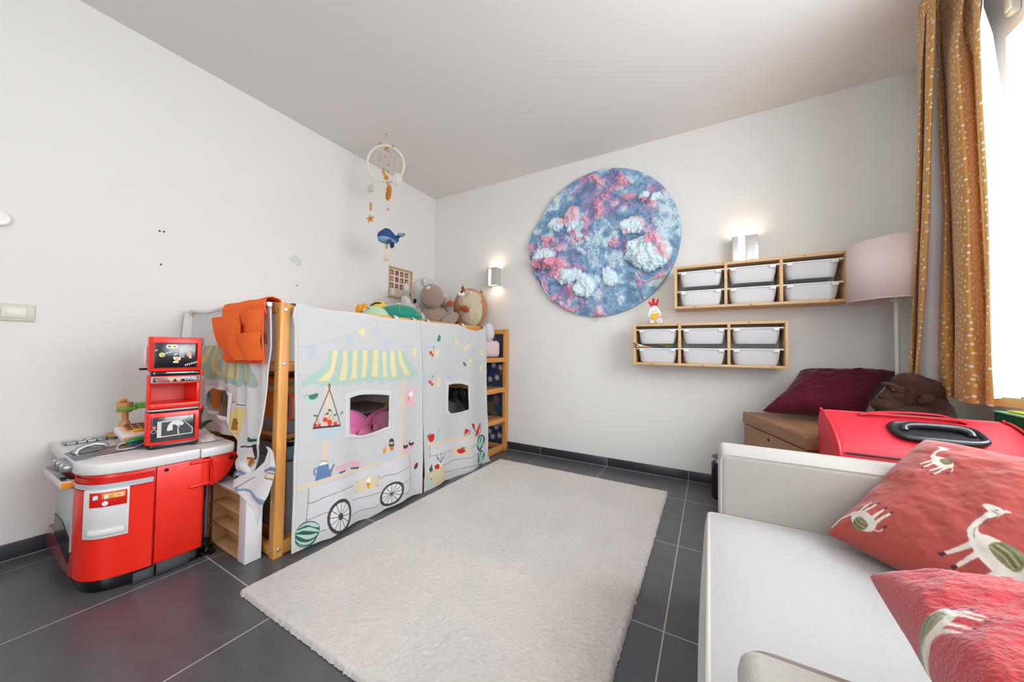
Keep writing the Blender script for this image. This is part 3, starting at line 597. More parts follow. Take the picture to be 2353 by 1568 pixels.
('P','a7d3c2',0,[(-1.471,0.3951),(-1.4427,0.3918),(-1.4469,0.3797),(-1.467,0.3825)]),
('P','e6a23c',0,[(-1.4717,0.3689),(-1.4404,0.3646),(-1.4435,0.3417),(-1.456,0.3329),(-1.4674,0.3474)]),
('P','333333',0,[(-1.4484,0.3547),(-1.4491,0.3531),(-1.4498,0.3521),(-1.4513,0.3518),(-1.4535,0.3518),(-1.4558,0.3529),(-1.4573,0.3538),(-1.4581,0.3552),(-1.4589,0.3571),(-1.4582,0.3587),(-1.4575,0.3598),(-1.456,0.36),(-1.4538,0.3601),(-1.4515,0.3589),(-1.45,0.358),(-1.4492,0.3566)]),
('P','c7d6e0',0,[(-1.5193,0.3284),(-1.4323,0.3419),(-1.4235,0.3011),(-1.5295,0.2929)]),
('P','f2c0cf',0,[(-1.3741,0.3402),(-1.3279,0.3355),(-1.3328,0.3057),(-1.3677,0.3082)]),
('S','5a4248',0,[(-1.3717,0.3396),(-1.3706,0.3577),(-1.3508,0.3642),(-1.33,0.3497),(-1.3279,0.3343),(-1.3498,0.3296)]),
('P','ffffff',0,[(-1.3667,0.358),(-1.3508,0.3642),(-1.3342,0.3543),(-1.3504,0.35)]),
('P','f2b8c8',0,[(-1.3435,0.3657),(-1.3443,0.364),(-1.3459,0.3625),(-1.3483,0.3618),(-1.3507,0.3617),(-1.3532,0.3629),(-1.3556,0.3647),(-1.3573,0.3669),(-1.3582,0.3689),(-1.3574,0.3706),(-1.3558,0.3721),(-1.3534,0.3728),(-1.351,0.3729),(-1.3486,0.3717),(-1.3461,0.37),(-1.3444,0.3677)]),
('P','f2c0cf',0,[(-1.3175,0.3456),(-1.2725,0.3404),(-1.2826,0.3048),(-1.3122,0.3069)]),
('S','5a4248',0,[(-1.3167,0.3466),(-1.3138,0.3635),(-1.2929,0.3664),(-1.2728,0.3513),(-1.2725,0.3385),(-1.2945,0.3328)]),
('P','ffffff',0,[(-1.3095,0.3594),(-1.2929,0.3664),(-1.2781,0.3556),(-1.2924,0.3512)]),
('P','f2b8c8',0,[(-1.2809,0.3657),(-1.2817,0.364),(-1.2834,0.3625),(-1.2859,0.3618),(-1.2885,0.3617),(-1.2911,0.3629),(-1.2937,0.3647),(-1.2954,0.367),(-1.2963,0.3691),(-1.2955,0.3708),(-1.2939,0.3723),(-1.2914,0.373),(-1.2888,0.3731),(-1.2862,0.3719),(-1.2836,0.3701),(-1.2819,0.3678)]),
('P','f2b8c8',0,[(-1.2886,0.2131),(-1.2609,0.2341),(-1.2367,0.2116),(-1.2665,0.188)]),
('S','5a4248',0,[(-1.2665,0.188),(-1.2516,0.2125),(-1.2366,0.2084),(-1.2403,0.1838),(-1.2592,0.1745)]),
('S','e9dab9',0,[(-1.63,0.2315),(-1.611,0.2409),(-1.5847,0.234),(-1.5608,0.2156),(-1.537,0.2167),(-1.5388,0.1607),(-1.6023,0.1613),(-1.69,0.1773),(-1.6807,0.2287)]),
('P','e9dab9',0,[(-1.6807,0.2287),(-1.5356,0.2174),(-1.5389,0.1624),(-1.6023,0.1613),(-1.6913,0.1777)]),
('P','ffffff',0,[(-1.5859,0.2056),(-1.5871,0.201),(-1.5896,0.1973),(-1.5948,0.1963),(-1.6,0.1968),(-1.6053,0.1996),(-1.6106,0.2041),(-1.6133,0.2093),(-1.6148,0.2147),(-1.6136,0.2193),(-1.6112,0.2229),(-1.606,0.224),(-1.6008,0.2235),(-1.5955,0.2207),(-1.5901,0.2163),(-1.5874,0.211)]),
('P','ffffff',0,[(-1.6042,0.2289),(-1.5964,0.2293),(-1.592,0.2114),(-1.609,0.214)]),
('P','dba032',0,[(-1.6164,0.2027),(-1.5889,0.1955),(-1.6009,0.1575)]),
('P','40303a',0,[(-1.6732,0.2236),(-1.6732,0.2226),(-1.6738,0.2217),(-1.675,0.2215),(-1.6762,0.2219),(-1.6775,0.2223),(-1.6787,0.2233),(-1.6794,0.2245),(-1.6794,0.2256),(-1.6794,0.2267),(-1.6788,0.2275),(-1.6776,0.2277),(-1.6764,0.2273),(-1.6752,0.2269),(-1.6739,0.226),(-1.6733,0.2247)]),
('P','40303a',0,[(-1.6823,0.1789),(-1.6822,0.1778),(-1.6828,0.1769),(-1.684,0.1768),(-1.6852,0.1772),(-1.6865,0.1777),(-1.6877,0.1786),(-1.6883,0.1799),(-1.6883,0.181),(-1.6884,0.182),(-1.6878,0.1829),(-1.6866,0.183),(-1.6854,0.1826),(-1.6842,0.1822),(-1.6829,0.1812),(-1.6823,0.1799)]),
('P','40303a',0,[(-1.5355,0.2146),(-1.5355,0.2134),(-1.5362,0.2125),(-1.5375,0.2123),(-1.5389,0.2128),(-1.5403,0.2132),(-1.5417,0.2142),(-1.5424,0.2155),(-1.5425,0.2167),(-1.5425,0.2178),(-1.5419,0.2187),(-1.5405,0.2189),(-1.5391,0.2185),(-1.5377,0.218),(-1.5363,0.217),(-1.5356,0.2157)]),
('P','40303a',0,[(-1.5382,0.1628),(-1.5382,0.1616),(-1.5388,0.1607),(-1.5402,0.1606),(-1.5416,0.1611),(-1.543,0.1615),(-1.5444,0.1625),(-1.5451,0.1639),(-1.5451,0.1651),(-1.5451,0.1662),(-1.5445,0.1671),(-1.5431,0.1672),(-1.5417,0.1668),(-1.5404,0.1663),(-1.539,0.1653),(-1.5382,0.1639)]),
('P','54464f',0,[(-1.717,0.0474),(-1.7275,0.029),(-1.7414,0.0154),(-1.7586,0.0081),(-1.7768,0.006),(-1.7949,0.01),(-1.8122,0.0197),(-1.8274,0.0343),(-1.8393,0.0527),(-1.8476,0.0733),(-1.8519,0.0955),(-1.8515,0.1171),(-1.8464,0.1375),(-1.8371,0.1554),(-1.8245,0.1694),(-1.8083,0.1778),(-1.7906,0.1814),(-1.7724,0.1789),(-1.7543,0.1703),(-1.738,0.1563),(-1.7248,0.1375),(-1.7155,0.1158),(-1.7107,0.0922),(-1.7112,0.0689)]),
('P','ebebec',0,[(-1.7306,0.0566),(-1.7387,0.0425),(-1.7503,0.0315),(-1.7636,0.0255),(-1.7779,0.0236),(-1.7927,0.027),(-1.8068,0.0347),(-1.8188,0.0458),(-1.8287,0.0608),(-1.8354,0.0774),(-1.8385,0.0948),(-1.838,0.1127),(-1.8343,0.1293),(-1.8269,0.1432),(-1.8161,0.1544),(-1.8035,0.1611),(-1.7896,0.1639),(-1.7747,0.1615),(-1.76,0.1546),(-1.7473,0.1438),(-1.7366,0.1285),(-1.7293,0.1112),(-1.7258,0.0929),(-1.7265,0.074)]),
('L','54464f',0.0035,[(-1.7837,0.0939),(-1.7355,0.0478)]),
('L','54464f',0.0035,[(-1.7837,0.0939),(-1.758,0.0272)]),
('L','54464f',0.0035,[(-1.7837,0.0939),(-1.7872,0.0251)]),
('L','54464f',0.0035,[(-1.7837,0.0939),(-1.8144,0.0409)]),
('L','54464f',0.0035,[(-1.7837,0.0939),(-1.8331,0.0706)]),
('L','54464f',0.0035,[(-1.7837,0.0939),(-1.8388,0.1057)]),
('L','54464f',0.0035,[(-1.7837,0.0939),(-1.8299,0.1379)]),
('L','54464f',0.0035,[(-1.7837,0.0939),(-1.8088,0.1591)]),
('L','54464f',0.0035,[(-1.7837,0.0939),(-1.7802,0.163)]),
('L','54464f',0.0035,[(-1.7837,0.0939),(-1.752,0.1485)]),
('L','54464f',0.0035,[(-1.7837,0.0939),(-1.7318,0.1184)]),
('L','54464f',0.0035,[(-1.7837,0.0939),(-1.7255,0.0814)]),
('P','54464f',0,[(-1.7708,0.0846),(-1.7756,0.0785),(-1.7821,0.0761),(-1.7893,0.0786),(-1.7949,0.0854),(-1.7978,0.094),(-1.7965,0.103),(-1.7918,0.1091),(-1.7853,0.1116),(-1.7781,0.1093),(-1.7724,0.1025),(-1.7694,0.0937)]),
('P','54464f',0,[(-1.3994,0.0424),(-1.4174,0.0317),(-1.4376,0.0255),(-1.4582,0.0233),(-1.4787,0.0258),(-1.4961,0.0323),(-1.5105,0.0423),(-1.5213,0.0555),(-1.5266,0.0711),(-1.5278,0.0873),(-1.5234,0.1039),(-1.5141,0.1195),(-1.5011,0.1339),(-1.4842,0.1451),(-1.4648,0.1521),(-1.4442,0.1554),(-1.4232,0.1541),(-1.4047,0.1482),(-1.3889,0.1384),(-1.3767,0.1249),(-1.3708,0.1084),(-1.3695,0.091),(-1.3745,0.0733),(-1.385,0.0571)]),
('P','ebebec',0,[(-1.4104,0.0523),(-1.4246,0.0437),(-1.4402,0.0382),(-1.4571,0.0363),(-1.4733,0.0382),(-1.4871,0.0433),(-1.4987,0.0517),(-1.5075,0.0624),(-1.5121,0.0743),(-1.5124,0.0875),(-1.5093,0.1013),(-1.5019,0.1136),(-1.4908,0.1247),(-1.4774,0.1335),(-1.4623,0.1396),(-1.4454,0.1423),(-1.4288,0.1411),(-1.4143,0.1364),(-1.4018,0.1281),(-1.3922,0.1172),(-1.3872,0.1047),(-1.3868,0.0908),(-1.3902,0.0763),(-1.3984,0.0636)]),
('L','54464f',0.0035,[(-1.4513,0.0891),(-1.4186,0.0469)]),
('L','54464f',0.0035,[(-1.4513,0.0891),(-1.4505,0.0368)]),
('L','54464f',0.0035,[(-1.4513,0.0891),(-1.482,0.0409)]),
('L','54464f',0.0035,[(-1.4513,0.0891),(-1.5046,0.0578)]),
('L','54464f',0.0035,[(-1.4513,0.0891),(-1.513,0.0826)]),
('L','54464f',0.0035,[(-1.4513,0.0891),(-1.5053,0.109)]),
('L','54464f',0.0035,[(-1.4513,0.0891),(-1.4831,0.1302)]),
('L','54464f',0.0035,[(-1.4513,0.0891),(-1.452,0.1415)]),
('L','54464f',0.0035,[(-1.4513,0.0891),(-1.4197,0.1387)]),
('L','54464f',0.0035,[(-1.4513,0.0891),(-1.3954,0.1219)]),
('L','54464f',0.0035,[(-1.4513,0.0891),(-1.3861,0.096)]),
('L','54464f',0.0035,[(-1.4513,0.0891),(-1.3947,0.0683)]),
('P','54464f',0,[(-1.4475,0.086),(-1.4504,0.0847),(-1.4534,0.0846),(-1.4556,0.0859),(-1.4564,0.088),(-1.4565,0.0903),(-1.4551,0.0922),(-1.4521,0.0935),(-1.4492,0.0937),(-1.4469,0.0923),(-1.4461,0.0903),(-1.4461,0.0879)]),
('S','3c6560',0,[(-2.0057,0.0836),(-1.9957,0.115),(-1.9696,0.1355),(-1.9279,0.1283),(-1.8935,0.1013),(-1.8842,0.0712),(-1.8942,0.0423),(-1.9152,0.019),(-1.9432,0.0136),(-1.9801,0.0334),(-1.9984,0.0578)]),
('S','bfe0d2',0,[(-1.9892,0.1175),(-1.9649,0.129),(-1.9277,0.1227),(-1.8959,0.0999),(-1.889,0.0828),(-1.9126,0.0938),(-1.9462,0.1165),(-1.9736,0.119)]),
('S','bfe0d2',0,[(-1.9956,0.1104),(-1.9689,0.1101),(-1.9318,0.1011),(-1.8901,0.069),(-1.8899,0.0617),(-1.9312,0.0822),(-1.9686,0.1009),(-1.9931,0.1026)]),
('S','bfe0d2',0,[(-1.9973,0.0955),(-1.9635,0.0804),(-1.9308,0.0657),(-1.8946,0.0567),(-1.9112,0.0453),(-1.9443,0.051),(-1.9768,0.075)]),
('S','bfe0d2',0,[(-1.999,0.0783),(-1.9762,0.0543),(-1.9393,0.0371),(-1.9086,0.037),(-1.9296,0.0257),(-1.9575,0.0319),(-1.985,0.0516)]),
('S','bfe0d2',0,[(-1.9916,0.0511),(-1.9619,0.0271),(-1.9387,0.0184),(-1.9618,0.0243)]),
]
ART_FRUIT = [('C','b5cdc1',0.003,[(-1.2243,1.0512),(-1.2096,1.0156),(-1.1713,0.9767),(-1.1129,0.9561),(-1.0316,0.9501),(-0.9461,0.9707),(-0.8674,1.0131),(-0.8212,1.0639),(-0.7977,1.0956)]),
('C','b5cdc1',0.003,[(-1.1941,0.7873),(-1.1561,0.7687),(-1.0874,0.7511),(-1.0049,0.7446),(-0.9293,0.7632),(-0.8615,0.7968),(-0.8288,0.901),(-0.7436,0.9432),(-0.6629,1.0914)]),
('C','b5cdc1',0.003,[(-0.7605,1.0978),(-0.7463,1.0403),(-0.7063,0.9867),(-0.6392,0.964),(-0.4525,0.9581)]),
('C','b5cdc1',0.003,[(-0.7306,0.9316),(-0.677,0.8763),(-0.5808,0.8423),(-0.4487,0.818)]),
('P','c6d2dc',0,[(-1.1808,0.9785),(-1.1326,0.9626),(-1.1608,0.94),(-1.1696,0.9131),(-1.1793,0.9265),(-1.1902,0.9165),(-1.1874,0.9498)]),
('P','f3e5b2',0,[(-1.0748,0.949),(-1.0337,0.9494),(-1.0464,0.9233),(-1.0424,0.8897),(-1.0571,0.8989),(-1.0712,0.8942)]),
('P','c6d2dc',0,[(-0.9678,0.9595),(-0.9328,0.9746),(-0.9319,0.9417),(-0.9131,0.9147),(-0.9391,0.9199),(-0.9387,0.9031),(-0.9558,0.9235)]),
('P','f3e5b2',0,[(-0.8732,1.0092),(-0.8502,1.0287),(-0.8435,1.0026),(-0.8251,0.9826),(-0.8489,0.9799),(-0.861,0.9909)]),
('P','c6d2dc',0,[(-0.8031,1.0686),(-0.7533,1.0671),(-0.7359,1.0329),(-0.7713,1.0354),(-0.8058,1.0318)]),
('P','f3e5b2',0,[(-0.7469,0.9703),(-0.7,0.9947),(-0.6797,0.9754),(-0.7312,0.955),(-0.7431,0.9238),(-0.7688,0.943)]),
('P','c6d2dc',0,[(-0.6687,0.962),(-0.6048,0.9564),(-0.6211,0.8997),(-0.6405,0.9119),(-0.6617,0.9)]),
('P','f3e5b2',0,[(-0.5383,0.9555),(-0.5047,0.9559),(-0.5135,0.8991),(-0.5397,0.9009)]),
('P','f3e5b2',0,[(-0.697,0.8844),(-0.6526,0.86),(-0.6958,0.8411),(-0.6859,0.8133),(-0.7123,0.8259)]),
('P','c6d2dc',0,[(-0.5975,0.8411),(-0.5622,0.8321),(-0.5719,0.7726),(-0.5961,0.7899)]),
('P','f3e5b2',0,[(-0.5404,0.8191),(-0.4907,0.8176),(-0.5141,0.7576),(-0.5291,0.7749),(-0.5433,0.7672)]),
('P','c6d2dc',0,[(-1.1846,0.7802),(-1.1348,0.7621),(-1.1646,0.7358),(-1.1685,0.706),(-1.1877,0.7241)]),
('P','f3e5b2',0,[(-1.059,0.748),(-1.0238,0.7437),(-1.0294,0.6809),(-1.0454,0.6997),(-1.0553,0.6866)]),
('P','c6d2dc',0,[(-0.9619,0.747),(-0.9161,0.7735),(-0.9082,0.7328),(-0.8881,0.7094),(-0.9109,0.7096),(-0.9105,0.6949),(-0.9392,0.7203)]),
('P','f3e5b2',0,[(-0.8561,0.8115),(-0.8353,0.8296),(-0.8291,0.7789),(-0.8438,0.7923)]),
('P','e2483f',0,[(-1.109,0.9233),(-1.1099,0.9185),(-1.1128,0.915),(-1.1176,0.9123),(-1.1234,0.9117),(-1.1293,0.9123),(-1.1342,0.9151),(-1.1372,0.9185),(-1.1383,0.9232),(-1.1375,0.928),(-1.1347,0.9314),(-1.1299,0.9341),(-1.1241,0.9348),(-1.1182,0.9342),(-1.1132,0.9315),(-1.1102,0.928)]),
('P','e2483f',0,[(-1.0917,0.9067),(-1.0926,0.9026),(-1.0955,0.8992),(-1.0994,0.8972),(-1.1043,0.8965),(-1.1093,0.8972),(-1.1133,0.8993),(-1.1163,0.9028),(-1.1174,0.9069),(-1.1166,0.911),(-1.1137,0.9144),(-1.1098,0.9164),(-1.1049,0.9171),(-1.0999,0.9164),(-1.0959,0.9143),(-1.0928,0.9109)]),
('C','e0a040',0.0025,[(-1.122,0.93),(-1.0978,0.9473),(-1.091,0.9543)]),
('L','e0a040',0.0025,[(-1.1028,0.913),(-1.091,0.9522)]),
('P','5b8778',0,[(-1.1015,0.9734),(-1.0851,0.9565),(-1.1031,0.9576)]),
('P','e2483f',0,[(-1.1133,0.7234),(-1.1142,0.7187),(-1.117,0.7155),(-1.1218,0.7132),(-1.1277,0.7129),(-1.1335,0.714),(-1.1384,0.7171),(-1.1414,0.7207),(-1.1425,0.7255),(-1.1416,0.7301),(-1.1388,0.7333),(-1.1341,0.7357),(-1.1283,0.736),(-1.1224,0.7349),(-1.1175,0.7318),(-1.1144,0.7282)]),
('P','e2483f',0,[(-1.0961,0.7057),(-1.097,0.7017),(-1.0998,0.6985),(-1.1037,0.6968),(-1.1087,0.6965),(-1.1136,0.6976),(-1.1176,0.6999),(-1.1206,0.7036),(-1.1217,0.7077),(-1.1208,0.7117),(-1.118,0.7149),(-1.1141,0.7166),(-1.1092,0.717),(-1.1043,0.7159),(-1.1003,0.7136),(-1.0972,0.7099)]),
('C','e0a040',0.0025,[(-1.1262,0.7311),(-1.1022,0.7465),(-1.0954,0.7529)]),
('L','e0a040',0.0025,[(-1.1071,0.7127),(-1.0954,0.7509)]),
('P','5b8778',0,[(-1.1059,0.7727),(-1.0895,0.7546),(-1.1074,0.7571)]),
('S','c3dfd3',0,[(-1.0826,1.0133),(-1.0647,1.0278),(-1.0436,1.0076),(-1.013,1.037),(-1.0122,1.0086),(-1.0379,0.9901),(-1.0658,0.9929)]),
('S','5b8778',0,[(-1.0642,1.0069),(-1.0567,1.0351),(-1.0427,1.0512),(-1.0275,1.0293),(-1.0383,1.0042)]),
('P','c98a5a',0,[(-1.0883,1.0027),(-1.0796,1.0134),(-1.0764,1.0065)]),
('S','c3dfd3',0,[(-0.7782,0.8317),(-0.7403,0.819),(-0.7298,0.8069),(-0.7589,0.808)]),
('S','5b8778',0,[(-0.7689,0.8545),(-0.7408,0.8384),(-0.7339,0.8188),(-0.7632,0.8274)]),
('P','dedee1',0,[(-1.1238,0.2959),(-0.6066,0.2556),(-0.4793,0.2794),(-0.4742,0.0887),(-1.1225,0.2486)]),
('P','dedee1',0,[(-1.1239,0.2982),(-0.9273,0.2857),(-0.6072,0.28),(-0.4941,0.2825),(-0.4863,-0.0088),(-0.6798,0.0058),(-0.9862,0.0663),(-1.1197,0.1463)]),
('C','5d535b',0.003,[(-1.1218,0.2239),(-1.032,0.2148),(-0.9688,0.2096),(-0.886,0.2125)]),
('C','5d535b',0.003,[(-0.6973,0.1774),(-0.6451,0.1848),(-0.5979,0.1884)]),
('C','5d535b',0.003,[(-1.1218,0.2944),(-1.1235,0.2143)]),
('C','5d535b',0.003,[(-1.0196,0.1387),(-0.9448,0.1238),(-0.878,0.1287),(-0.7588,0.1159),(-0.6824,0.1038),(-0.5821,0.1141)]),
('C','5d535b',0.003,[(-0.9812,0.0753),(-0.8644,0.0519),(-0.7065,0.0405),(-0.5795,0.017)]),
('P','e9d9bd',0,[(-1.1549,0.3203),(-1.0347,0.3101),(-0.9278,0.3056),(-0.812,0.2827),(-0.7384,0.2826),(-0.6209,0.2824),(-0.477,0.3039),(-0.4721,0.2863),(-0.6066,0.2572),(-0.6865,0.2564),(-0.7748,0.2537),(-0.9048,0.2805),(-1.0341,0.2892),(-1.1524,0.2972)]),
('S','d8322f',0,[(-1.1429,0.3623),(-1.1162,0.3682),(-1.0866,0.3643),(-1.0839,0.3365),(-1.105,0.3159),(-1.1294,0.326)]),
('P','5b8778',0,[(-1.1542,0.36),(-1.145,0.3694),(-1.1239,0.3671),(-1.1351,0.3587)]),
('L','4a3a40',0.004,[(-1.118,0.3659),(-1.1243,0.382)]),
('S','b9dccd',0,[(-1.0859,0.3369),(-1.0665,0.3568),(-1.0488,0.3774),(-1.0379,0.351),(-1.033,0.3257),(-1.0552,0.3146),(-1.0755,0.321)]),
('L','4a3a40',0.004,[(-1.0446,0.3731),(-1.0409,0.3863)]),
('P','3c6560',0,[(-0.7551,0.3456),(-0.6855,0.3147),(-0.7068,0.2917),(-0.7696,0.2875)]),
('P','e4f2e6',0,[(-0.7551,0.3456),(-0.6934,0.3186),(-0.7159,0.2966),(-0.7697,0.2921)]),
('P','e0403c',0,[(-0.7525,0.3428),(-0.7012,0.32),(-0.7263,0.3017),(-0.7674,0.2977)]),
('P','3c6560',0,[(-0.6792,0.3707),(-0.6691,0.3391),(-0.6417,0.3063),(-0.6143,0.2891),(-0.6227,0.3505)]),
('P','e0403c',0,[(-0.6659,0.366),(-0.609,0.3481),(-0.6218,0.3144),(-0.6518,0.3319)]),
('P','f3e6a8',0,[(-0.6296,0.3557),(-0.6063,0.3476),(-0.6105,0.3003),(-0.6324,0.3085)]),
('S','3c6560',0,[(-0.5364,0.3492),(-0.5213,0.3202),(-0.537,0.2658),(-0.5854,0.2351),(-0.6269,0.2558),(-0.6209,0.2824)]),
('S','e4f2e6',0,[(-0.5392,0.348),(-0.5299,0.3218),(-0.5457,0.2716),(-0.5897,0.2425),(-0.623,0.2605)]),
('S','e0403c',0,[(-0.5392,0.3464),(-0.5412,0.3157),(-0.5626,0.2709),(-0.5996,0.2525),(-0.6206,0.2704),(-0.5943,0.3093)]),
('S','3c6560',0,[(-0.5975,0.1736),(-0.5849,0.2189),(-0.5507,0.2441),(-0.5003,0.242),(-0.4656,0.21),(-0.469,0.169),(-0.5048,0.1358),(-0.5474,0.123),(-0.5829,0.142)]),
('S','bfe0d2',0,[(-0.5841,0.1866),(-0.5501,0.2236),(-0.522,0.2382),(-0.5326,0.2077),(-0.5626,0.1655),(-0.5765,0.1607)]),
('S','bfe0d2',0,[(-0.5556,0.1639),(-0.5209,0.1969),(-0.5045,0.233),(-0.4894,0.2149),(-0.4986,0.1756),(-0.5407,0.1361)]),
('S','bfe0d2',0,[(-0.5195,0.1474),(-0.4838,0.1723),(-0.4745,0.2076),(-0.4792,0.163)]),
('S','3c6560',0,[(-0.576,0.0401),(-0.5747,0.0961),(-0.5474,0.1217),(-0.5116,0.1196),(-0.4665,0.0772),(-0.4731,0.0456),(-0.5017,0.0201),(-0.5083,-0.0027),(-0.5512,0.0027)]),
('S','bfe0d2',0,[(-0.5628,0.0689),(-0.554,0.1071),(-0.5258,0.1124),(-0.5463,0.0808),(-0.5525,0.05)]),
('S','bfe0d2',0,[(-0.545,0.0318),(-0.532,0.0772),(-0.5039,0.103),(-0.4813,0.0767),(-0.5099,0.0552),(-0.5306,0.0238)]),
('S','bfe0d2',0,[(-0.5589,0.0275),(-0.5168,0.0447),(-0.4764,0.0589),(-0.4948,0.0348),(-0.5301,0.0074)]),
('C','4a3a40',0.006,[(-0.5865,0.0189),(-0.5931,0.0088),(-0.5831,-0.0061)]),
('S','e9dab9',0,[(-0.8829,0.2249),(-0.8341,0.2208),(-0.7984,0.2261),(-0.7612,0.2039),(-0.7042,0.1946),(-0.7026,0.1361),(-0.8848,0.1706)]),
('S','d8322f',0,[(-0.831,0.1941),(-0.7953,0.1983),(-0.7582,0.1842),(-0.7539,0.1641),(-0.7906,0.1596),(-0.8233,0.1737)]),
('P','5b8778',0,[(-0.7917,0.1997),(-0.7797,0.2067),(-0.7422,0.1934),(-0.7731,0.19)]),
('S','d9c39b',0,[(-1.1395,0.1055),(-0.9877,0.1194),(-0.9801,0.0364),(-1.0868,0.0152),(-1.1167,0.0384)]),
('P','e3d3b3',0,[(-1.1395,0.1055),(-0.9877,0.118),(-0.9835,0.0444),(-1.087,0.0207),(-1.1265,0.0482)]),
('S','d8322f',0,[(-1.0787,0.1483),(-1.0508,0.1542),(-1.035,0.1361),(-1.0447,0.1195),(-1.0751,0.1255)]),
('P','f3e6a8',0,[(-1.0355,0.1535),(-1.0043,0.1499),(-1.0035,0.1203),(-1.0346,0.1236)]),
('P','3c6560',0,[(-1.1289,0.1356),(-1.1058,0.1693),(-1.0947,0.1223),(-1.1168,0.112)]),
('P','f3e6a8',0,[(-1.1583,0.1705),(-1.1469,0.166),(-1.1302,0.1127),(-1.1475,0.1211)]),
('L','3c6560',0.005,[(-1.0221,0.1547),(-1.0519,0.1958),(-1.0675,0.2135)]),
('L','3c6560',0.005,[(-1.0221,0.1547),(-1.0191,0.1942),(-1.0241,0.2247)]),
('L','3c6560',0.005,[(-1.0221,0.1547),(-1,0.1823),(-0.9815,0.2022)]),
('L','3c6560',0.005,[(-1.0361,0.1779),(-1.062,0.195)]),
('L','3c6560',0.005,[(-1.0124,0.1785),(-0.9894,0.1831)]),
('S','b9dccd',0,[(-1.1434,0.0404),(-1.1364,0.0613),(-1.1076,0.0589),(-1.0972,0.0354),(-1.1043,0.0109),(-1.1352,0.0165)]),
('P','3c6560',0,[(-1.1125,0.0638),(-1.1158,0.0762),(-1.0958,0.0572)]),
('S','c3dfd3',0,[(-1.1318,0.1698),(-1.1303,0.1827),(-1.1183,0.166),(-1.1148,0.1449)]),
]
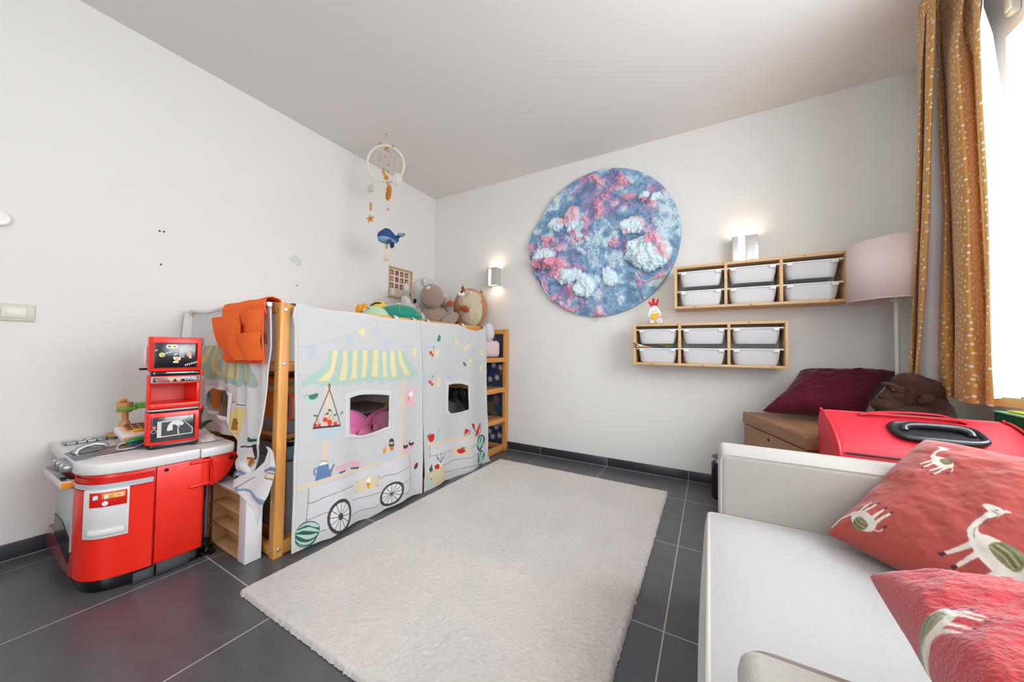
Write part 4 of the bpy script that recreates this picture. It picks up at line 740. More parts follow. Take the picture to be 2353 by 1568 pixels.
ART_END = [('C','b5cdc1',0.003,[(0.0369,1.0034),(0.1361,0.9873),(0.2165,0.9839),(0.284,0.9956),(0.3322,1.015),(0.379,1.0375)]),
('C','b5cdc1',0.003,[(0.4191,1.1266),(0.4124,1.1128)]),
('C','b5cdc1',0.003,[(0.8853,1.0169),(0.9324,1.0176),(0.9632,1.0306)]),
('P','a9b3b8',0,[(0.2122,0.9832),(0.272,0.9884),(0.2747,0.9573),(0.2521,0.9242),(0.2506,0.9407),(0.191,0.9255),(0.2192,0.9535)]),
('P','f3e5b2',0,[(0.3162,1.0098),(0.348,1.022),(0.363,1.0074),(0.3469,0.9861),(0.345,0.961),(0.322,0.9899)]),
('P','a3aab8',0,[(0.8886,1.0122),(0.9222,1.0117),(0.9349,0.9586),(0.9096,0.9616),(0.895,0.9402)]),
('P','b4c9ba',0,[(0.1888,0.9012),(0.2403,0.9112),(0.2794,0.9519),(0.4564,0.9525),(0.7969,0.8671),(0.8174,0.8427),(0.8573,0.798),(0.8681,0.771),(0.8539,0.7563),(0.8294,0.7563),(0.8066,0.7704),(0.7856,0.7535),(0.7663,0.7554),(0.7428,0.7682),(0.7274,0.753),(0.7077,0.7517),(0.6865,0.7666),(0.6702,0.7575),(0.6396,0.754),(0.6139,0.7706),(0.5901,0.7576),(0.5541,0.7572),(0.531,0.7711),(0.4934,0.7759),(0.4541,0.7911),(0.4309,0.79),(0.4243,0.7758),(0.3851,0.772),(0.3354,0.7855),(0.3021,0.7875),(0.2512,0.7888),(0.1982,0.7975)]),
('P','eadc9b',0,[(0.3004,0.9519),(0.3294,0.952),(0.3167,0.9069),(0.2958,0.8595),(0.247,0.8362),(0.1949,0.8344),(0.1923,0.8622),(0.252,0.8766),(0.2921,0.9029)]),
('P','eadc9b',0,[(0.3603,0.9521),(0.3796,0.9522),(0.3657,0.9076),(0.3494,0.861),(0.3501,0.804),(0.3094,0.7986),(0.3213,0.853),(0.3373,0.9072)]),
('P','eadc9b',0,[(0.4177,0.9523),(0.4488,0.9524),(0.4149,0.8909),(0.4264,0.8456),(0.4606,0.8053),(0.4142,0.8032),(0.3876,0.8373),(0.3832,0.8902)]),
('P','eadc9b',0,[(0.4511,0.9229),(0.4994,0.8891),(0.4482,0.8637),(0.5136,0.8042),(0.4761,0.8025),(0.4496,0.8464)]),
('P','eadc9b',0,[(0.5231,0.8726),(0.5674,0.867),(0.5627,0.8333),(0.5512,0.7941),(0.5256,0.7928),(0.5075,0.8346)]),
('P','eadc9b',0,[(0.5996,0.8662),(0.6346,0.8672),(0.6334,0.7898),(0.5945,0.7928)]),
('P','eadc9b',0,[(0.6654,0.8697),(0.703,0.8643),(0.7085,0.7871),(0.6544,0.786)]),
('P','eadc9b',0,[(0.7328,0.8636),(0.7652,0.8646),(0.7962,0.7839),(0.761,0.7851)]),
('P','e0d1b0',0,[(0.3196,0.7775),(0.3687,0.7764),(0.2591,0.6988),(0.2249,0.6964)]),
('P','e6d3ac',0,[(0.312,0.7782),(0.3716,0.7811),(0.3057,0.7434),(0.2569,0.7037),(0.2354,0.6735),(0.2435,0.6371),(0.2076,0.6548),(0.2095,0.6881),(0.2403,0.7273)]),
('C','e6cf9d',0.008,[(0.673,0.7576),(0.6634,0.7313),(0.6463,0.7007),(0.6408,0.6709)]),
('C','7a4f2e',0.004,[(0.6405,0.6745),(0.6904,0.6751),(0.7865,0.6692),(0.8027,0.6917),(0.7929,0.7014),(0.7867,0.6868),(0.7944,0.6787)]),
('P','f1dc92',0,[(0.6533,0.6591),(0.7709,0.6554),(0.756,0.5884),(0.7501,0.5168),(0.6484,0.5159),(0.6337,0.5562),(0.6338,0.6077)]),
('P','b07a30',0,[(0.654,0.597),(0.726,0.5975),(0.7099,0.5616),(0.6925,0.5422),(0.6466,0.5395),(0.6483,0.5689)]),
('C','b07a30',0.006,[(0.7227,0.5918),(0.7327,0.5857),(0.7204,0.5718),(0.7058,0.5665)]),
('C','fbf0cc',0.003,[(0.697,0.6052),(0.7058,0.6187),(0.6903,0.6244),(0.7119,0.6373)]),
('S','c3dfd3',0,[(0.7841,0.5476),(0.7982,0.5511),(0.8238,0.537),(0.8522,0.527),(0.8885,0.5437),(0.9185,0.5426),(0.9194,0.5276),(0.9004,0.5149),(0.8603,0.5075),(0.8289,0.5135)]),
('S','3c5350',0,[(0.8353,0.5212),(0.8433,0.5361),(0.859,0.5279),(0.8982,0.5281),(0.8933,0.5206),(0.8531,0.5134)]),
('P','333333',0,[(0.9158,0.5328),(0.9158,0.5322),(0.9152,0.5314),(0.9139,0.5309),(0.9126,0.5307),(0.9113,0.5306),(0.91,0.5307),(0.9093,0.5313),(0.9092,0.532),(0.9092,0.5326),(0.9098,0.5334),(0.9111,0.5339),(0.9124,0.5341),(0.9137,0.5343),(0.9151,0.5341),(0.9158,0.5335)]),
('L','4a3238',0.007,[(0.7602,0.4768),(0.9274,0.5053)]),
('P','4a3238',0,[(0.8641,0.5029),(0.8822,0.5055),(0.8934,0.4682),(0.8958,0.4314),(0.8891,0.4303),(0.8729,0.4718)]),
('S','b8671f',0,[(0.8916,0.495),(0.9074,0.5091),(0.9239,0.5098),(0.9282,0.4936),(0.9168,0.4651),(0.9051,0.4414),(0.9002,0.4659)]),
('S','f4ecec',0,[(0.9051,0.4936),(0.9159,0.5002),(0.9125,0.4812),(0.9064,0.4736)]),
('L','4a3238',0.006,[(0.796,0.4277),(0.8884,0.442)]),
('S','b8671f',0,[(0.8169,0.4321),(0.8369,0.4457),(0.8677,0.4472),(0.882,0.4359),(0.8668,0.4095),(0.8342,0.3833),(0.8168,0.3819),(0.8291,0.4065),(0.8181,0.415)]),
('S','f4ecec',0,[(0.8379,0.4304),(0.8617,0.4359),(0.8491,0.4185)]),
('S','f4ecec',0,[(0.8426,0.4122),(0.8593,0.4202),(0.8437,0.397)]),
('C','4a3238',0.0035,[(0.8858,0.4297),(0.8608,0.3983),(0.8141,0.3694),(0.7656,0.3483)]),
('P','4a3238',0,[(0.7476,0.345),(0.7657,0.3466),(0.7629,0.3355),(0.7377,0.329)]),
('P','e9b98a',0,[(0.7375,0.3325),(0.7382,0.3221),(0.7061,0.3034),(0.7126,0.3171)]),
]
ART_LOW = [('P','e3c169',0,[(1.0787,0.5272),(1.0975,0.5301),(1.0957,0.4935),(1.0632,0.4873),(1.0709,0.5085)]),
('C','6f88b0',0.012,[(1.101,0.4737),(1.0486,0.4308),(1.0187,0.416)]),
('P','8ea6c2',0,[(0.9734,0.3874),(0.9441,0.3723),(0.9034,0.3465),(0.8816,0.3291),(0.9436,0.3382),(0.9878,0.3366),(1.0309,0.3311),(1.0625,0.3248),(1.0963,0.3541),(1.0947,0.3396),(1.0782,0.3204),(1.0776,0.2905),(1.0586,0.3057),(1.0211,0.3184),(0.9775,0.3277),(0.9331,0.3279),(0.8708,0.3163),(0.8353,0.316),(0.8524,0.326),(0.8864,0.3431),(0.9248,0.3672),(0.9517,0.3819)]),
('P','a08466',0,[(1.1035,0.4161),(1.1015,0.4083),(1.0954,0.4009),(1.0857,0.3949),(1.0737,0.391),(1.0614,0.3901),(1.0509,0.3923),(1.0439,0.3972),(1.0408,0.4043),(1.0429,0.4123),(1.0492,0.4198),(1.0591,0.4258),(1.0712,0.4296),(1.0834,0.4303),(1.0937,0.428),(1.1005,0.4231)]),
('P','ead9c4',0,[(1.0985,0.4152),(1.0969,0.4087),(1.0918,0.4023),(1.0835,0.397),(1.0735,0.3938),(1.0633,0.3931),(1.0544,0.395),(1.0484,0.3994),(1.0459,0.4052),(1.0476,0.4119),(1.0529,0.4184),(1.0613,0.4236),(1.0714,0.4268),(1.0816,0.4273),(1.0903,0.4253),(1.0961,0.421)]),
('P','a08466',0,[(1.0905,0.4137),(1.0893,0.4088),(1.0856,0.4042),(1.0802,0.4008),(1.0732,0.3984),(1.0661,0.3981),(1.0603,0.3993),(1.056,0.4024),(1.0542,0.4068),(1.0554,0.4117),(1.0592,0.4164),(1.0647,0.4198),(1.0717,0.4221),(1.0788,0.4224),(1.0845,0.4211),(1.0888,0.418)]),
('P','ead9c4',0,[(1.0865,0.4129),(1.0858,0.4091),(1.0829,0.4058),(1.0786,0.4028),(1.0731,0.401),(1.0674,0.4007),(1.0627,0.4019),(1.0595,0.4041),(1.0582,0.4076),(1.059,0.4114),(1.0619,0.4148),(1.0663,0.4177),(1.0719,0.4195),(1.0775,0.4198),(1.0821,0.4186),(1.0853,0.4163)]),
('P','a08466',0,[(1.1128,0.3871),(1.1108,0.3792),(1.1047,0.3718),(1.0951,0.3657),(1.0832,0.3617),(1.071,0.3607),(1.0606,0.3628),(1.0536,0.3676),(1.0505,0.3746),(1.0526,0.3826),(1.0588,0.3901),(1.0687,0.3962),(1.0808,0.4001),(1.0929,0.4009),(1.103,0.3988),(1.1098,0.3939)]),
('P','ead9c4',0,[(1.1078,0.3861),(1.1063,0.3796),(1.1011,0.3731),(1.0929,0.3678),(1.083,0.3645),(1.0729,0.3637),(1.064,0.3656),(1.0581,0.3698),(1.0556,0.3756),(1.0573,0.3822),(1.0625,0.3888),(1.0709,0.3941),(1.0809,0.3973),(1.091,0.398),(1.0997,0.3961),(1.1055,0.3918)]),
('P','a08466',0,[(1.0999,0.3845),(1.0987,0.3796),(1.095,0.375),(1.0897,0.3716),(1.0827,0.3691),(1.0756,0.3687),(1.0699,0.3699),(1.0656,0.3729),(1.0638,0.3773),(1.065,0.3822),(1.0688,0.3869),(1.0742,0.3903),(1.0812,0.3927),(1.0883,0.393),(1.0939,0.3918),(1.0982,0.3888)]),
('P','ead9c4',0,[(1.096,0.3837),(1.0952,0.3799),(1.0924,0.3765),(1.088,0.3736),(1.0826,0.3717),(1.077,0.3713),(1.0723,0.3725),(1.0691,0.3747),(1.0679,0.3781),(1.0686,0.3819),(1.0715,0.3853),(1.0759,0.3883),(1.0814,0.3901),(1.087,0.3904),(1.0916,0.3893),(1.0947,0.3871)]),
]
OUT = {'c1top': [(-2.0233, 1.1347), (-1.9853, 1.1415), (-1.9237, 1.1402), (-1.863, 1.1377), (-1.7531, 1.1387), (-1.6302, 1.1377), (-1.5279, 1.1291), (-1.3924, 1.1309), (-1.2311, 1.1317)],
'c1bot': [(-2.0145, 0.0188), (-1.9525, 0.0171), (-1.8811, 0.0125), (-1.8303, 0.0086), (-1.7772, 0.0198), (-1.7207, 0.0158), (-1.6611, 0.0117), (-1.5977, 0.0017), (-1.531, 0.0083), (-1.4891, 0.0148), (-1.4455, 0.0156), (-1.3453, 0.0266), (-1.2789, 0.0186), (-1.2043, 0.0085)],
'c1left': [(-2.0233, 1.1349), (-2.0294, 1.0903), (-2.0203, 1.0393), (-2.0178, 0.954), (-2.0152, 0.864), (-2.0136, 0.7447), (-2.0101, 0.6254), (-2.0091, 0.5265), (-2.0139, 0.4293), (-2.0137, 0.2923), (-2.0153, 0.1568), (-2.0145, 0.0187)],
'c1right': [(-1.2312, 1.1315), (-1.2183, 0.9542), (-1.2055, 0.782), (-1.2047, 0.6102), (-1.2007, 0.467), (-1.1983, 0.239), (-1.2023, 0.0986), (-1.2041, 0.0084)],
'c2top': [(-1.2266, 1.1333), (-1.1079, 1.1307), (-0.9506, 1.1341), (-0.8352, 1.1351), (-0.7611, 1.121), (-0.6833, 1.1062), (-0.6017, 1.1013), (-0.5454, 1.1144), (-0.4572, 1.1349)],
'c2bot': [(-1.172, -0.004), (-1.0962, 0.0015), (-0.9742, 0.0169), (-0.8038, -0.0181), (-0.6259, -0.0335), (-0.5006, -0.0213), (-0.3962, -0.0083)],
'c2left': [(-1.2265, 1.1333), (-1.2239, 1.0114), (-1.2103, 0.8109), (-1.1983, 0.6668), (-1.1879, 0.4361), (-1.175, 0.2616), (-1.1669, 0.1162), (-1.172, -0.0041)],
'c2right': [(-0.4575, 1.135), (-0.451, 0.8904), (-0.4398, 0.5943), (-0.4306, 0.3719), (-0.4223, 0.1862), (-0.4255, 0.0584), (-0.3964, -0.0081)],
'hole1': [(-1.7371, 0.6849), (-1.6867, 0.6937), (-1.6495, 0.6936), (-1.5844, 0.6881), (-1.5258, 0.6797), (-1.4751, 0.671), (-1.4762, 0.5805), (-1.4765, 0.4879), (-1.5375, 0.4779), (-1.5915, 0.4716), (-1.6368, 0.4697), (-1.6743, 0.4736), (-1.7139, 0.4907), (-1.7364, 0.5004), (-1.7385, 0.592)],
'hole2': [(-0.9384, 0.6898), (-0.8704, 0.6933), (-0.7866, 0.687), (-0.7105, 0.6656), (-0.7056, 0.4818), (-0.7808, 0.4733), (-0.8643, 0.4722), (-0.9046, 0.4768), (-0.9388, 0.505), (-0.9396, 0.6119)],
'frame1': [(-1.7607, 0.7067), (-1.6935, 0.7158), (-1.6311, 0.7182), (-1.551, 0.7109), (-1.4535, 0.6931), (-1.4577, 0.5779), (-1.4585, 0.4746), (-1.5231, 0.4608), (-1.591, 0.4548), (-1.6427, 0.4546), (-1.68, 0.4598), (-1.7222, 0.4714), (-1.7626, 0.4774), (-1.7632, 0.5959)],
'frame2': [(-0.9698, 0.7152), (-0.8826, 0.7179), (-0.7873, 0.7114), (-0.6786, 0.6906), (-0.6726, 0.4654), (-0.7556, 0.4582), (-0.8405, 0.4559), (-0.9097, 0.4594), (-0.9656, 0.4824), (-0.9692, 0.615)],
'endhole': [(0.4118, 0.728), (0.5608, 0.7262), (0.6147, 0.7039), (0.6154, 0.6428), (0.6175, 0.5838), (0.5042, 0.602), (0.3947, 0.6126), (0.3754, 0.6285), (0.3697, 0.6637), (0.387, 0.7046)]}

# ---------------------------------------------------------------- printed play curtains
CLOTH = mat('printed_cotton', '#e0e0e0', .9, attr='print', transl=.22, bump=(700, .25, .0006), sheen=.15, spec=.15)
CWHITE = mat('white_cotton', '#dadad9', .9, transl=.2, bump=(700, .25, .0006), spec=.15)
def hang_curtain(key, art, holes, frame, label, folds, step, dom):
    t = thing('play_curtain', label, 'curtain', (1.0, dom, 1.1), group=None)
    top, bot, left, right = (OUT[key+s] for s in ('top', 'bot', 'left', 'right'))
    nu = int(abs(top[-1][0]-top[0][0])/step); nv = int(1.12/step); G = coons(top, bot, left, right, nu, nv)
    Y, Z = G[..., 0], G[..., 1]; ylo, yhi = Y.min()-.01, Y.max()+.01
    P = Print(ylo, -.08, yhi, 1.18, .0011, 'd6d6d7'); P.draw(art); col = P.read(Y, Z)
    D = lambda Y, Z: folds(Y, Z)
    X = 1.012+D(Y, Z)
    keep = np.ones((nv-1, nu-1), bool); yc = (Y[1:, 1:]+Y[:-1, :-1])/2; zc = (Z[1:, 1:]+Z[:-1, :-1])/2
    for h in holes: keep &= ~inpoly(OUT[h], yc, zc)
    npmesh('printed_cloth', np.stack([X, Y, Z], -1).reshape(-1, 3), gridfaces(nu, nv, keep), CLOTH, t, cols=col.reshape(-1, 3))
    for h, fr in zip(holes, frame):
        A = along(OUT[h]+OUT[h][:1], np.linspace(0, 1, 240)); c = A.mean(0)
        # outer edge: nearest in direction from the centre
        B = along(OUT[fr]+OUT[fr][:1], np.linspace(0, 1, 2000)); angB = np.arctan2(B[:, 1]-c[1], B[:, 0]-c[0]); angA = np.arctan2(A[:, 1]-c[1], A[:, 0]-c[0])
        Bo = np.array([B[np.argmin(np.abs(np.angle(np.exp(1j*(angB-a)))))] for a in angA]); V = []; n = len(A)
        rows = [(A, -.004), (A+(c-A)*.012, .003), (A*.9+Bo*.1, .0045), (A*.5+Bo*.5, .0035), (A*.1+Bo*.9, .0035), (Bo, .0005)]
        for R_, off in rows: V.append(np.stack([1.012+D(R_[:, 0], R_[:, 1])+off, R_[:, 0], R_[:, 1]], -1))
        F = [(k*n+i, k*n+(i+1) % n, (k+1)*n+(i+1) % n, (k+1)*n+i) for k in range(len(rows)-1) for i in range(n-1)]
        npmesh('window_hem', np.concatenate(V), F, CWHITE, t)
    for side, pl, dy in (('l', left, 1), ('r', right, -1)):
        p_ = along(pl, np.linspace(0, 1, 160)); V = []
        for off, dd in ((0, -.003), (-.001, .002), (.013, .0022), (.0145, -.0005)): y_ = p_[:, 0]+dy*off; V.append(np.stack([1.012+D(y_, p_[:, 1])+dd, y_, p_[:, 1]], -1))
        npmesh('side_hem', np.concatenate(V), gridfaces(160, 4), CWHITE, t)
    return t
def loops(t, ys):
    for y, w_ in ys:
        zt = float(np.interp(y, [p[0] for p in OUT['c1top']+OUT['c2top'][1:]], [p[1] for p in OUT['c1top']+OUT['c2top'][1:]]))
        b = MB(); pr = [(1.016, zt-.02), (1.006, zt+.01), (.99, BH+.0015), (.955, BH+.0015), (.946, BH-.02), (.946, BH-.06)]
        b.grid(lambda u, v: (pr[int(round(v*5))][0], y-w_/2+u*w_, pr[int(round(v*5))][1]), 4, 6); b.build('hanging_tab', CWHITE, t, solid=.0015)
def folds1(Y, Z):
    k = np.clip((1.13-Z)/1.13, 0, 1); sh = Y.shape; Yr, Zr = np.ravel(Y), np.ravel(Z)
    d = .010*k*np.sin(Y*17+.6)+.006*k*np.sin(Y*31+Z*2)+.012*k*k*np.sin(Y*9.5+1)
    return d+.018*k+(.005*fbm2(Yr*4, Zr*3.2, 4)).reshape(sh)*np.minimum(1, k*5)+.004
t = hang_curtain('c1', ART_CART, ['hole1'], ['frame1'], 'large white curtain printed with an awning and ice-cream cart, on the front of the bed', folds1, .0021, -1.6)
loops(t, ((-1.995, .035), (-1.42, .03), (-1.27, .02)))
def folds2(Y, Z):
    k = np.clip((1.13-Z)/1.13, 0, 1); sh = Y.shape; Yr, Zr = np.ravel(Y), np.ravel(Z)
    d = .012*k*np.sin(Y*19+2)+.010*k*np.sin(Y*9+1)
    return d+.020*k+(.005*fbm2(Yr*4+9, Zr*3.2, 4)).reshape(sh)*np.minimum(1, k*5)+.004
t = hang_curtain('c2', ART_FRUIT, ['hole2'], ['frame2'], 'narrower white curtain printed with bunting, fruit and watermelons, next to the ladder', folds2, .0028, -.8)
loops(t, ((-1.14, .02), (-.75, .03), (-.47, .03)))

# ---------------------------------------------------------------- curtain on the near end of the bed
t = thing('play_curtain', 'white curtain with a green striped awning bunched over the near end of the bed', 'curtain', (.5, -2.09, 1.1))
def end_sheet(name, xs, zs, depth, art, nu, nv, hole=None, base='e6e4e6'):
    """rows of (x_left, x_right) at heights zs, swept as a hanging sheet"""
    zz_ = np.linspace(0, 1, nv); zt = np.interp(zz_, np.linspace(0, 1, len(zs)), zs); L_ = np.interp(zz_, np.linspace(0, 1, len(zs)), [a for a, b in xs]); R_ = np.interp(zz_, np.linspace(0, 1, len(zs)), [b for a, b in xs])
    u = np.linspace(0, 1, nu)[None]; X = L_[:, None]*(1-u)+R_[:, None]*u; Z = np.repeat(zt[:, None], nu, 1)
    D = depth(X, Z, np.repeat(u, nv, 0))
    P = Print(-.02, -.05, 1.05, 1.2, .0011, base); P.draw(art); col = P.read(X, Z)
    keep = np.ones((nv-1, nu-1), bool)
    if hole is not None: keep &= ~inpoly(hole, (X[1:, 1:]+X[:-1, :-1])/2, (Z[1:, 1:]+Z[:-1, :-1])/2)
    return npmesh(name, np.stack([X, D, Z], -1).reshape(-1, 3), gridfaces(nu, nv, keep), CLOTH, t, cols=col.reshape(-1, 3))
HZ = [(-7.705, -2.085, 1.455)]
def px_rows(rows): return [(a[0], b_[0]) for a, b_ in rows], [(a[2]+b_[2])/2 for a, b_ in rows]
rows = [((0.0882, -2.085, 1.147), (0.9456, -2.085, 1.116)), ((0.0645, -2.085, 1.074), (0.9571, -2.085, 1.05)), ((0.0874, -2.085, 0.961), (0.9662, -2.085, 0.9619)), ((0.1112, -2.085, 0.837), (0.9573, -2.085, 0.8641)), ((0.1323, -2.085, 0.7392), (0.9584, -2.085, 0.7862)),
 ((0.1615, -2.085, 0.6799), (0.9577, -2.085, 0.7375)), ((0.1786, -2.085, 0.6206), (0.957, -2.085, 0.6889)), ((0.3376, -2.085, 0.5928), (0.9554, -2.085, 0.6538)), ((0.4942, -2.085, 0.5638), (0.9541, -2.085, 0.6149)), ((0.6012, -2.085, 0.5391), (0.9487, -2.085, 0.5814)), ((0.6537, -2.085, 0.5095), (0.9433, -2.085, 0.5477)), ((0.6785, -2.085, 0.475), (0.938, -2.085, 0.5121)), ((0.7162, -2.085, 0.4389), (0.9254, -2.085, 0.4714)), ((0.7697, -2.085, 0.4064), (0.8975, -2.085, 0.4278)),
 ((0.7924, -2.085, 0.3799), (0.8878, -2.085, 0.3967)), ((0.7529, -2.085, 0.3463), (0.8701, -2.085, 0.368)), ((0.7122, -2.085, 0.314), (0.8319, -2.085, 0.341)), ((0.6788, -2.085, 0.2909), (0.7513, -2.085, 0.3092))]
xs, zs = px_rows(rows)
def d_end(X, Z, u):
    k = np.clip((1.12-Z)/.5, 0, 1); s = fbm2(np.ravel(X*6), np.ravel(Z*3.5), 4, 2).reshape(X.shape)
    return -2.082-.003-.016*k*(1+np.sin(X*58+Z*6+s))*.6-.014*k*np.clip(s, -.5, 1)-.012*k
end_sheet('printed_cloth', xs, zs, d_end, ART_END, 330, 420, OUT['endhole'])
# hem line of the window cut and the white selvedge of the front edge
A = along(OUT['endhole']+OUT['endhole'][:1], np.linspace(0, 1, 200)); c_ = A.mean(0); V = []
for k, off in ((-.03, .0), (.0, -.004), (.1, -.006), (.22, -.004)):
    R_ = A+(A-c_)*k; V.append(np.stack([R_[:, 0], d_end(R_[:, 0], R_[:, 1], 0)+off, R_[:, 1]], -1))
npmesh('window_hem', np.concatenate(V), gridfaces(200, 4), mat('shaded_cotton', '#e6e3e5', .9), t)  # off-white cotton of the end curtain's hems and turned edge
hemx = [(b_[0], b_[2]) for a, b_ in rows]; pts = [(x-.002, d_end(np.array([x]), np.array([z]), 0)[0]-.003, z) for x, z in along(hemx, np.linspace(0, 1, 90))]
b = MB(); b.tube(pts, .0035, 6); b.build('selvedge', CWHITE, t)
# rolled top hem and tabs
b = MB(); pts = [(x, -2.0865-.003*math.sin(x*30), 1.142+.006*math.sin(x*17)) for x in np.linspace(.055, .935, 40)]; b.tube(pts, .011, 8); b.build('top_hem', mat('shaded_cotton', '#e6e3e5', .9), t)
for x in (.09, .47, .9):
    b = MB(); pr = [(-2.098, 1.12), (-2.099, 1.15), (-2.07, 1.1525), (-2.04, 1.1525), (-2.02, 1.12)]; b.grid(lambda u, v: (x-.015+u*.03, pr[int(round(v*4))][0], pr[int(round(v*4))][1]), 3, 5); b.build('hanging_tab', CWHITE, t, solid=.002)
# side flap turned to the wall, behind the cooker tower
b = MB(); b.grid(lambda u, v: (.028+.045*u+.012*math.sin(v*9)*u, -2.105+.02*u-.008*math.sin(v*7+u*3), 1.135-.62*v), 8, 40); b.build('turned_edge', mat('shaded_cotton', '#e6e3e5', .9), t, solid=.002)
# the part that lies in a heap on the counter
def heap(cx, cy, cz, rx, ry, rz, n, seed, m, name='gathered_cloth'):
    u, v = np.meshgrid(np.linspace(0, 1, n), np.linspace(0, 1, n)); X = (u-.5)*2; Y = (v-.5)*2
    r = np.clip(1-(np.abs(X)**2.4+np.abs(Y)**2.4), 0, 1)**.5; f = fbm2(np.ravel(X*2.2), np.ravel(Y*1.2+X*1.5), 4, seed).reshape(X.shape)
    Z = cz+r*rz*(.75+.55*f); return np.stack([cx+X*rx, cy+Y*ry, np.maximum(Z, cz)], -1)
lg = [((0.2191, -2.11, 0.7697), (0.3198, -2.11, 0.7702)), ((0.2235, -2.11, 0.7225), (0.3126, -2.11, 0.7281)), ((0.2268, -2.11, 0.6872), (0.3157, -2.11, 0.6936)), ((0.2311, -2.11, 0.6402), (0.3306, -2.11, 0.6486)), ((0.2348, -2.11, 0.6004), (0.3769, -2.11, 0.6094)), ((0.2377, -2.11, 0.5701), (0.5113, -2.11, 0.5874)), ((0.2402, -2.11, 0.5422), (0.7018, -2.11, 0.587)), ((0.2441, -2.11, 0.5004), (0.7345, -2.11, 0.5559)), ((0.2469, -2.11, 0.4703), (0.7538, -2.11, 0.5258))]
xs, zs = px_rows(lg)
zs = [zz+(.0 if k else 0) for k, zz in enumerate(zs)]
def d_lg(X, Z, u):
    s = fbm2(np.ravel(X*4+Z*7), np.ravel(Z*3-X*2), 3, 8).reshape(X.shape)
    return -2.080-.005*np.sin((Z*.8+X*.42)*85+s)-.004*s
GA = [('S', '8093b8', 0, [(.10, .60), (.20, .53), (.27, .495), (.10, .49)]), ('S', 'e6d5b2', 0, [(.15, .50), (.25, .505), (.33, .53), (.36, .505), (.30, .49)]), ('S', '47605c', 0, [(.25, .52), (.30, .545), (.36, .55), (.31, .53), (.28, .512)]), ('C', '3a4a60', .004, [(.10, .63), (.16, .58), (.27, .512), (.33, .545)]), ('S', 'eeb4bd', 0, [(.40, .545), (.45, .54), (.5, .52), (.43, .522)]), ('P', 'e3c061', 0, [(.54, .505), (.6, .50), (.6, .488), (.55, .488)])]
end_sheet('gathered_cloth', xs, zs, d_lg, GA, 150, 110, None, 'e6e3e4')
def heap_cloth():
    G = heap(.33, -2.165, .494, .27, .055, .055, 130, 3, None)
    P = Print(-.05, -2.3, .7, -2.0, .0015, 'e6e3e4'); P.poly([(.2, -2.24), (.33, -2.235), (.30, -2.17), (.22, -2.14)], '6f88b3', True); P.poly([(.27, -2.245), (.52, -2.235), (.44, -2.21), (.36, -2.225), (.3, -2.20)], 'e6d5b2', True)
    P.poly([(.37, -2.2), (.44, -2.215), (.43, -2.18), (.38, -2.17)], '4a6a62', True); P.poly([(.49, -2.2), (.56, -2.21), (.55, -2.18), (.50, -2.17)], 'eeb4bd'); P.poly([(.57, -2.235), (.62, -2.22), (.6, -2.19), (.56, -2.21)], 'e6c66d')
    npmesh('gathered_cloth', G.reshape(-1, 3), gridfaces(130, 130), CLOTH, t, cols=P.read(G[..., 0], G[..., 1]).reshape(-1, 3))
heap_cloth()
# lower drape lying over the cardboard box
lo_rows = [((0.9488, -2.1, 0.4978), (0.9851, -2.1, 0.5108)), ((0.9821, -2.12, 0.4851), (1.029, -2.12, 0.496)), ((0.9889, -2.14, 0.4394), (1.077, -2.14, 0.4548)), ((0.9512, -2.15, 0.3949), (1.097, -2.15, 0.4222)), ((0.8494, -2.155, 0.343), (1.106, -2.155, 0.3939)), ((0.8231, -2.16, 0.3164), (1.115, -2.16, 0.3763)), ((0.833, -2.16, 0.2937), (1.113, -2.16, 0.3533)), ((0.8981, -2.16, 0.2833), (1.11, -2.16, 0.3354)), ((0.9754, -2.16, 0.2749), (1.105, -2.16, 0.3082)), ((1.035, -2.16, 0.2531), (1.097, -2.16, 0.275)), ((1.065, -2.16, 0.2287), (1.086, -2.16, 0.2407)), ((1.075, -2.16, 0.1959), (1.08, -2.16, 0.1973))]
xs, zs = px_rows(lo_rows)
def d_low(X, Z, u):
    k = np.clip((.52-Z)/.2, 0, 1); s = fbm2(np.ravel(X*5+3), np.ravel(Z*4), 3, 6).reshape(X.shape)
    return -2.088-.075*k-.006*np.sin(u*9+Z*20)*k-.008*s*k
end_sheet('printed_cloth', xs, zs, d_low, ART_LOW, 120, 220, None, 'e9e8ea')
q0_ = Vector((0.8287, -2.13, 0.3971))
b = MB(); b.ell(q0_+Vector((.0, .012, -.01)), (.075, .03, .036), Euler((0, .5, 0)).to_matrix()); b.ell(q0_+Vector((-.02, .02, .035)), (.05, .025, .03), Euler((0, -.4, 0)).to_matrix()); b.ell(q0_+Vector((.05, .02, -.045)), (.05, .025, .028), Euler((0, .6, 0)).to_matrix()); b.build('gathered_cloth', CWHITE, t, remesh=.006, relax=5, fur=(12, .006), smooth=180)
b = MB(); b.tube([q0_+Vector((-.02, -.022, -.035)), q0_+Vector((.0, -.024, -.012)), q0_+Vector((.03, -.022, -.002)), q0_+Vector((.06, -.014, -.012))], .004, 8); b.build('printed_stripe', mat('stripe_blue', '#5f7dae', .9), t)

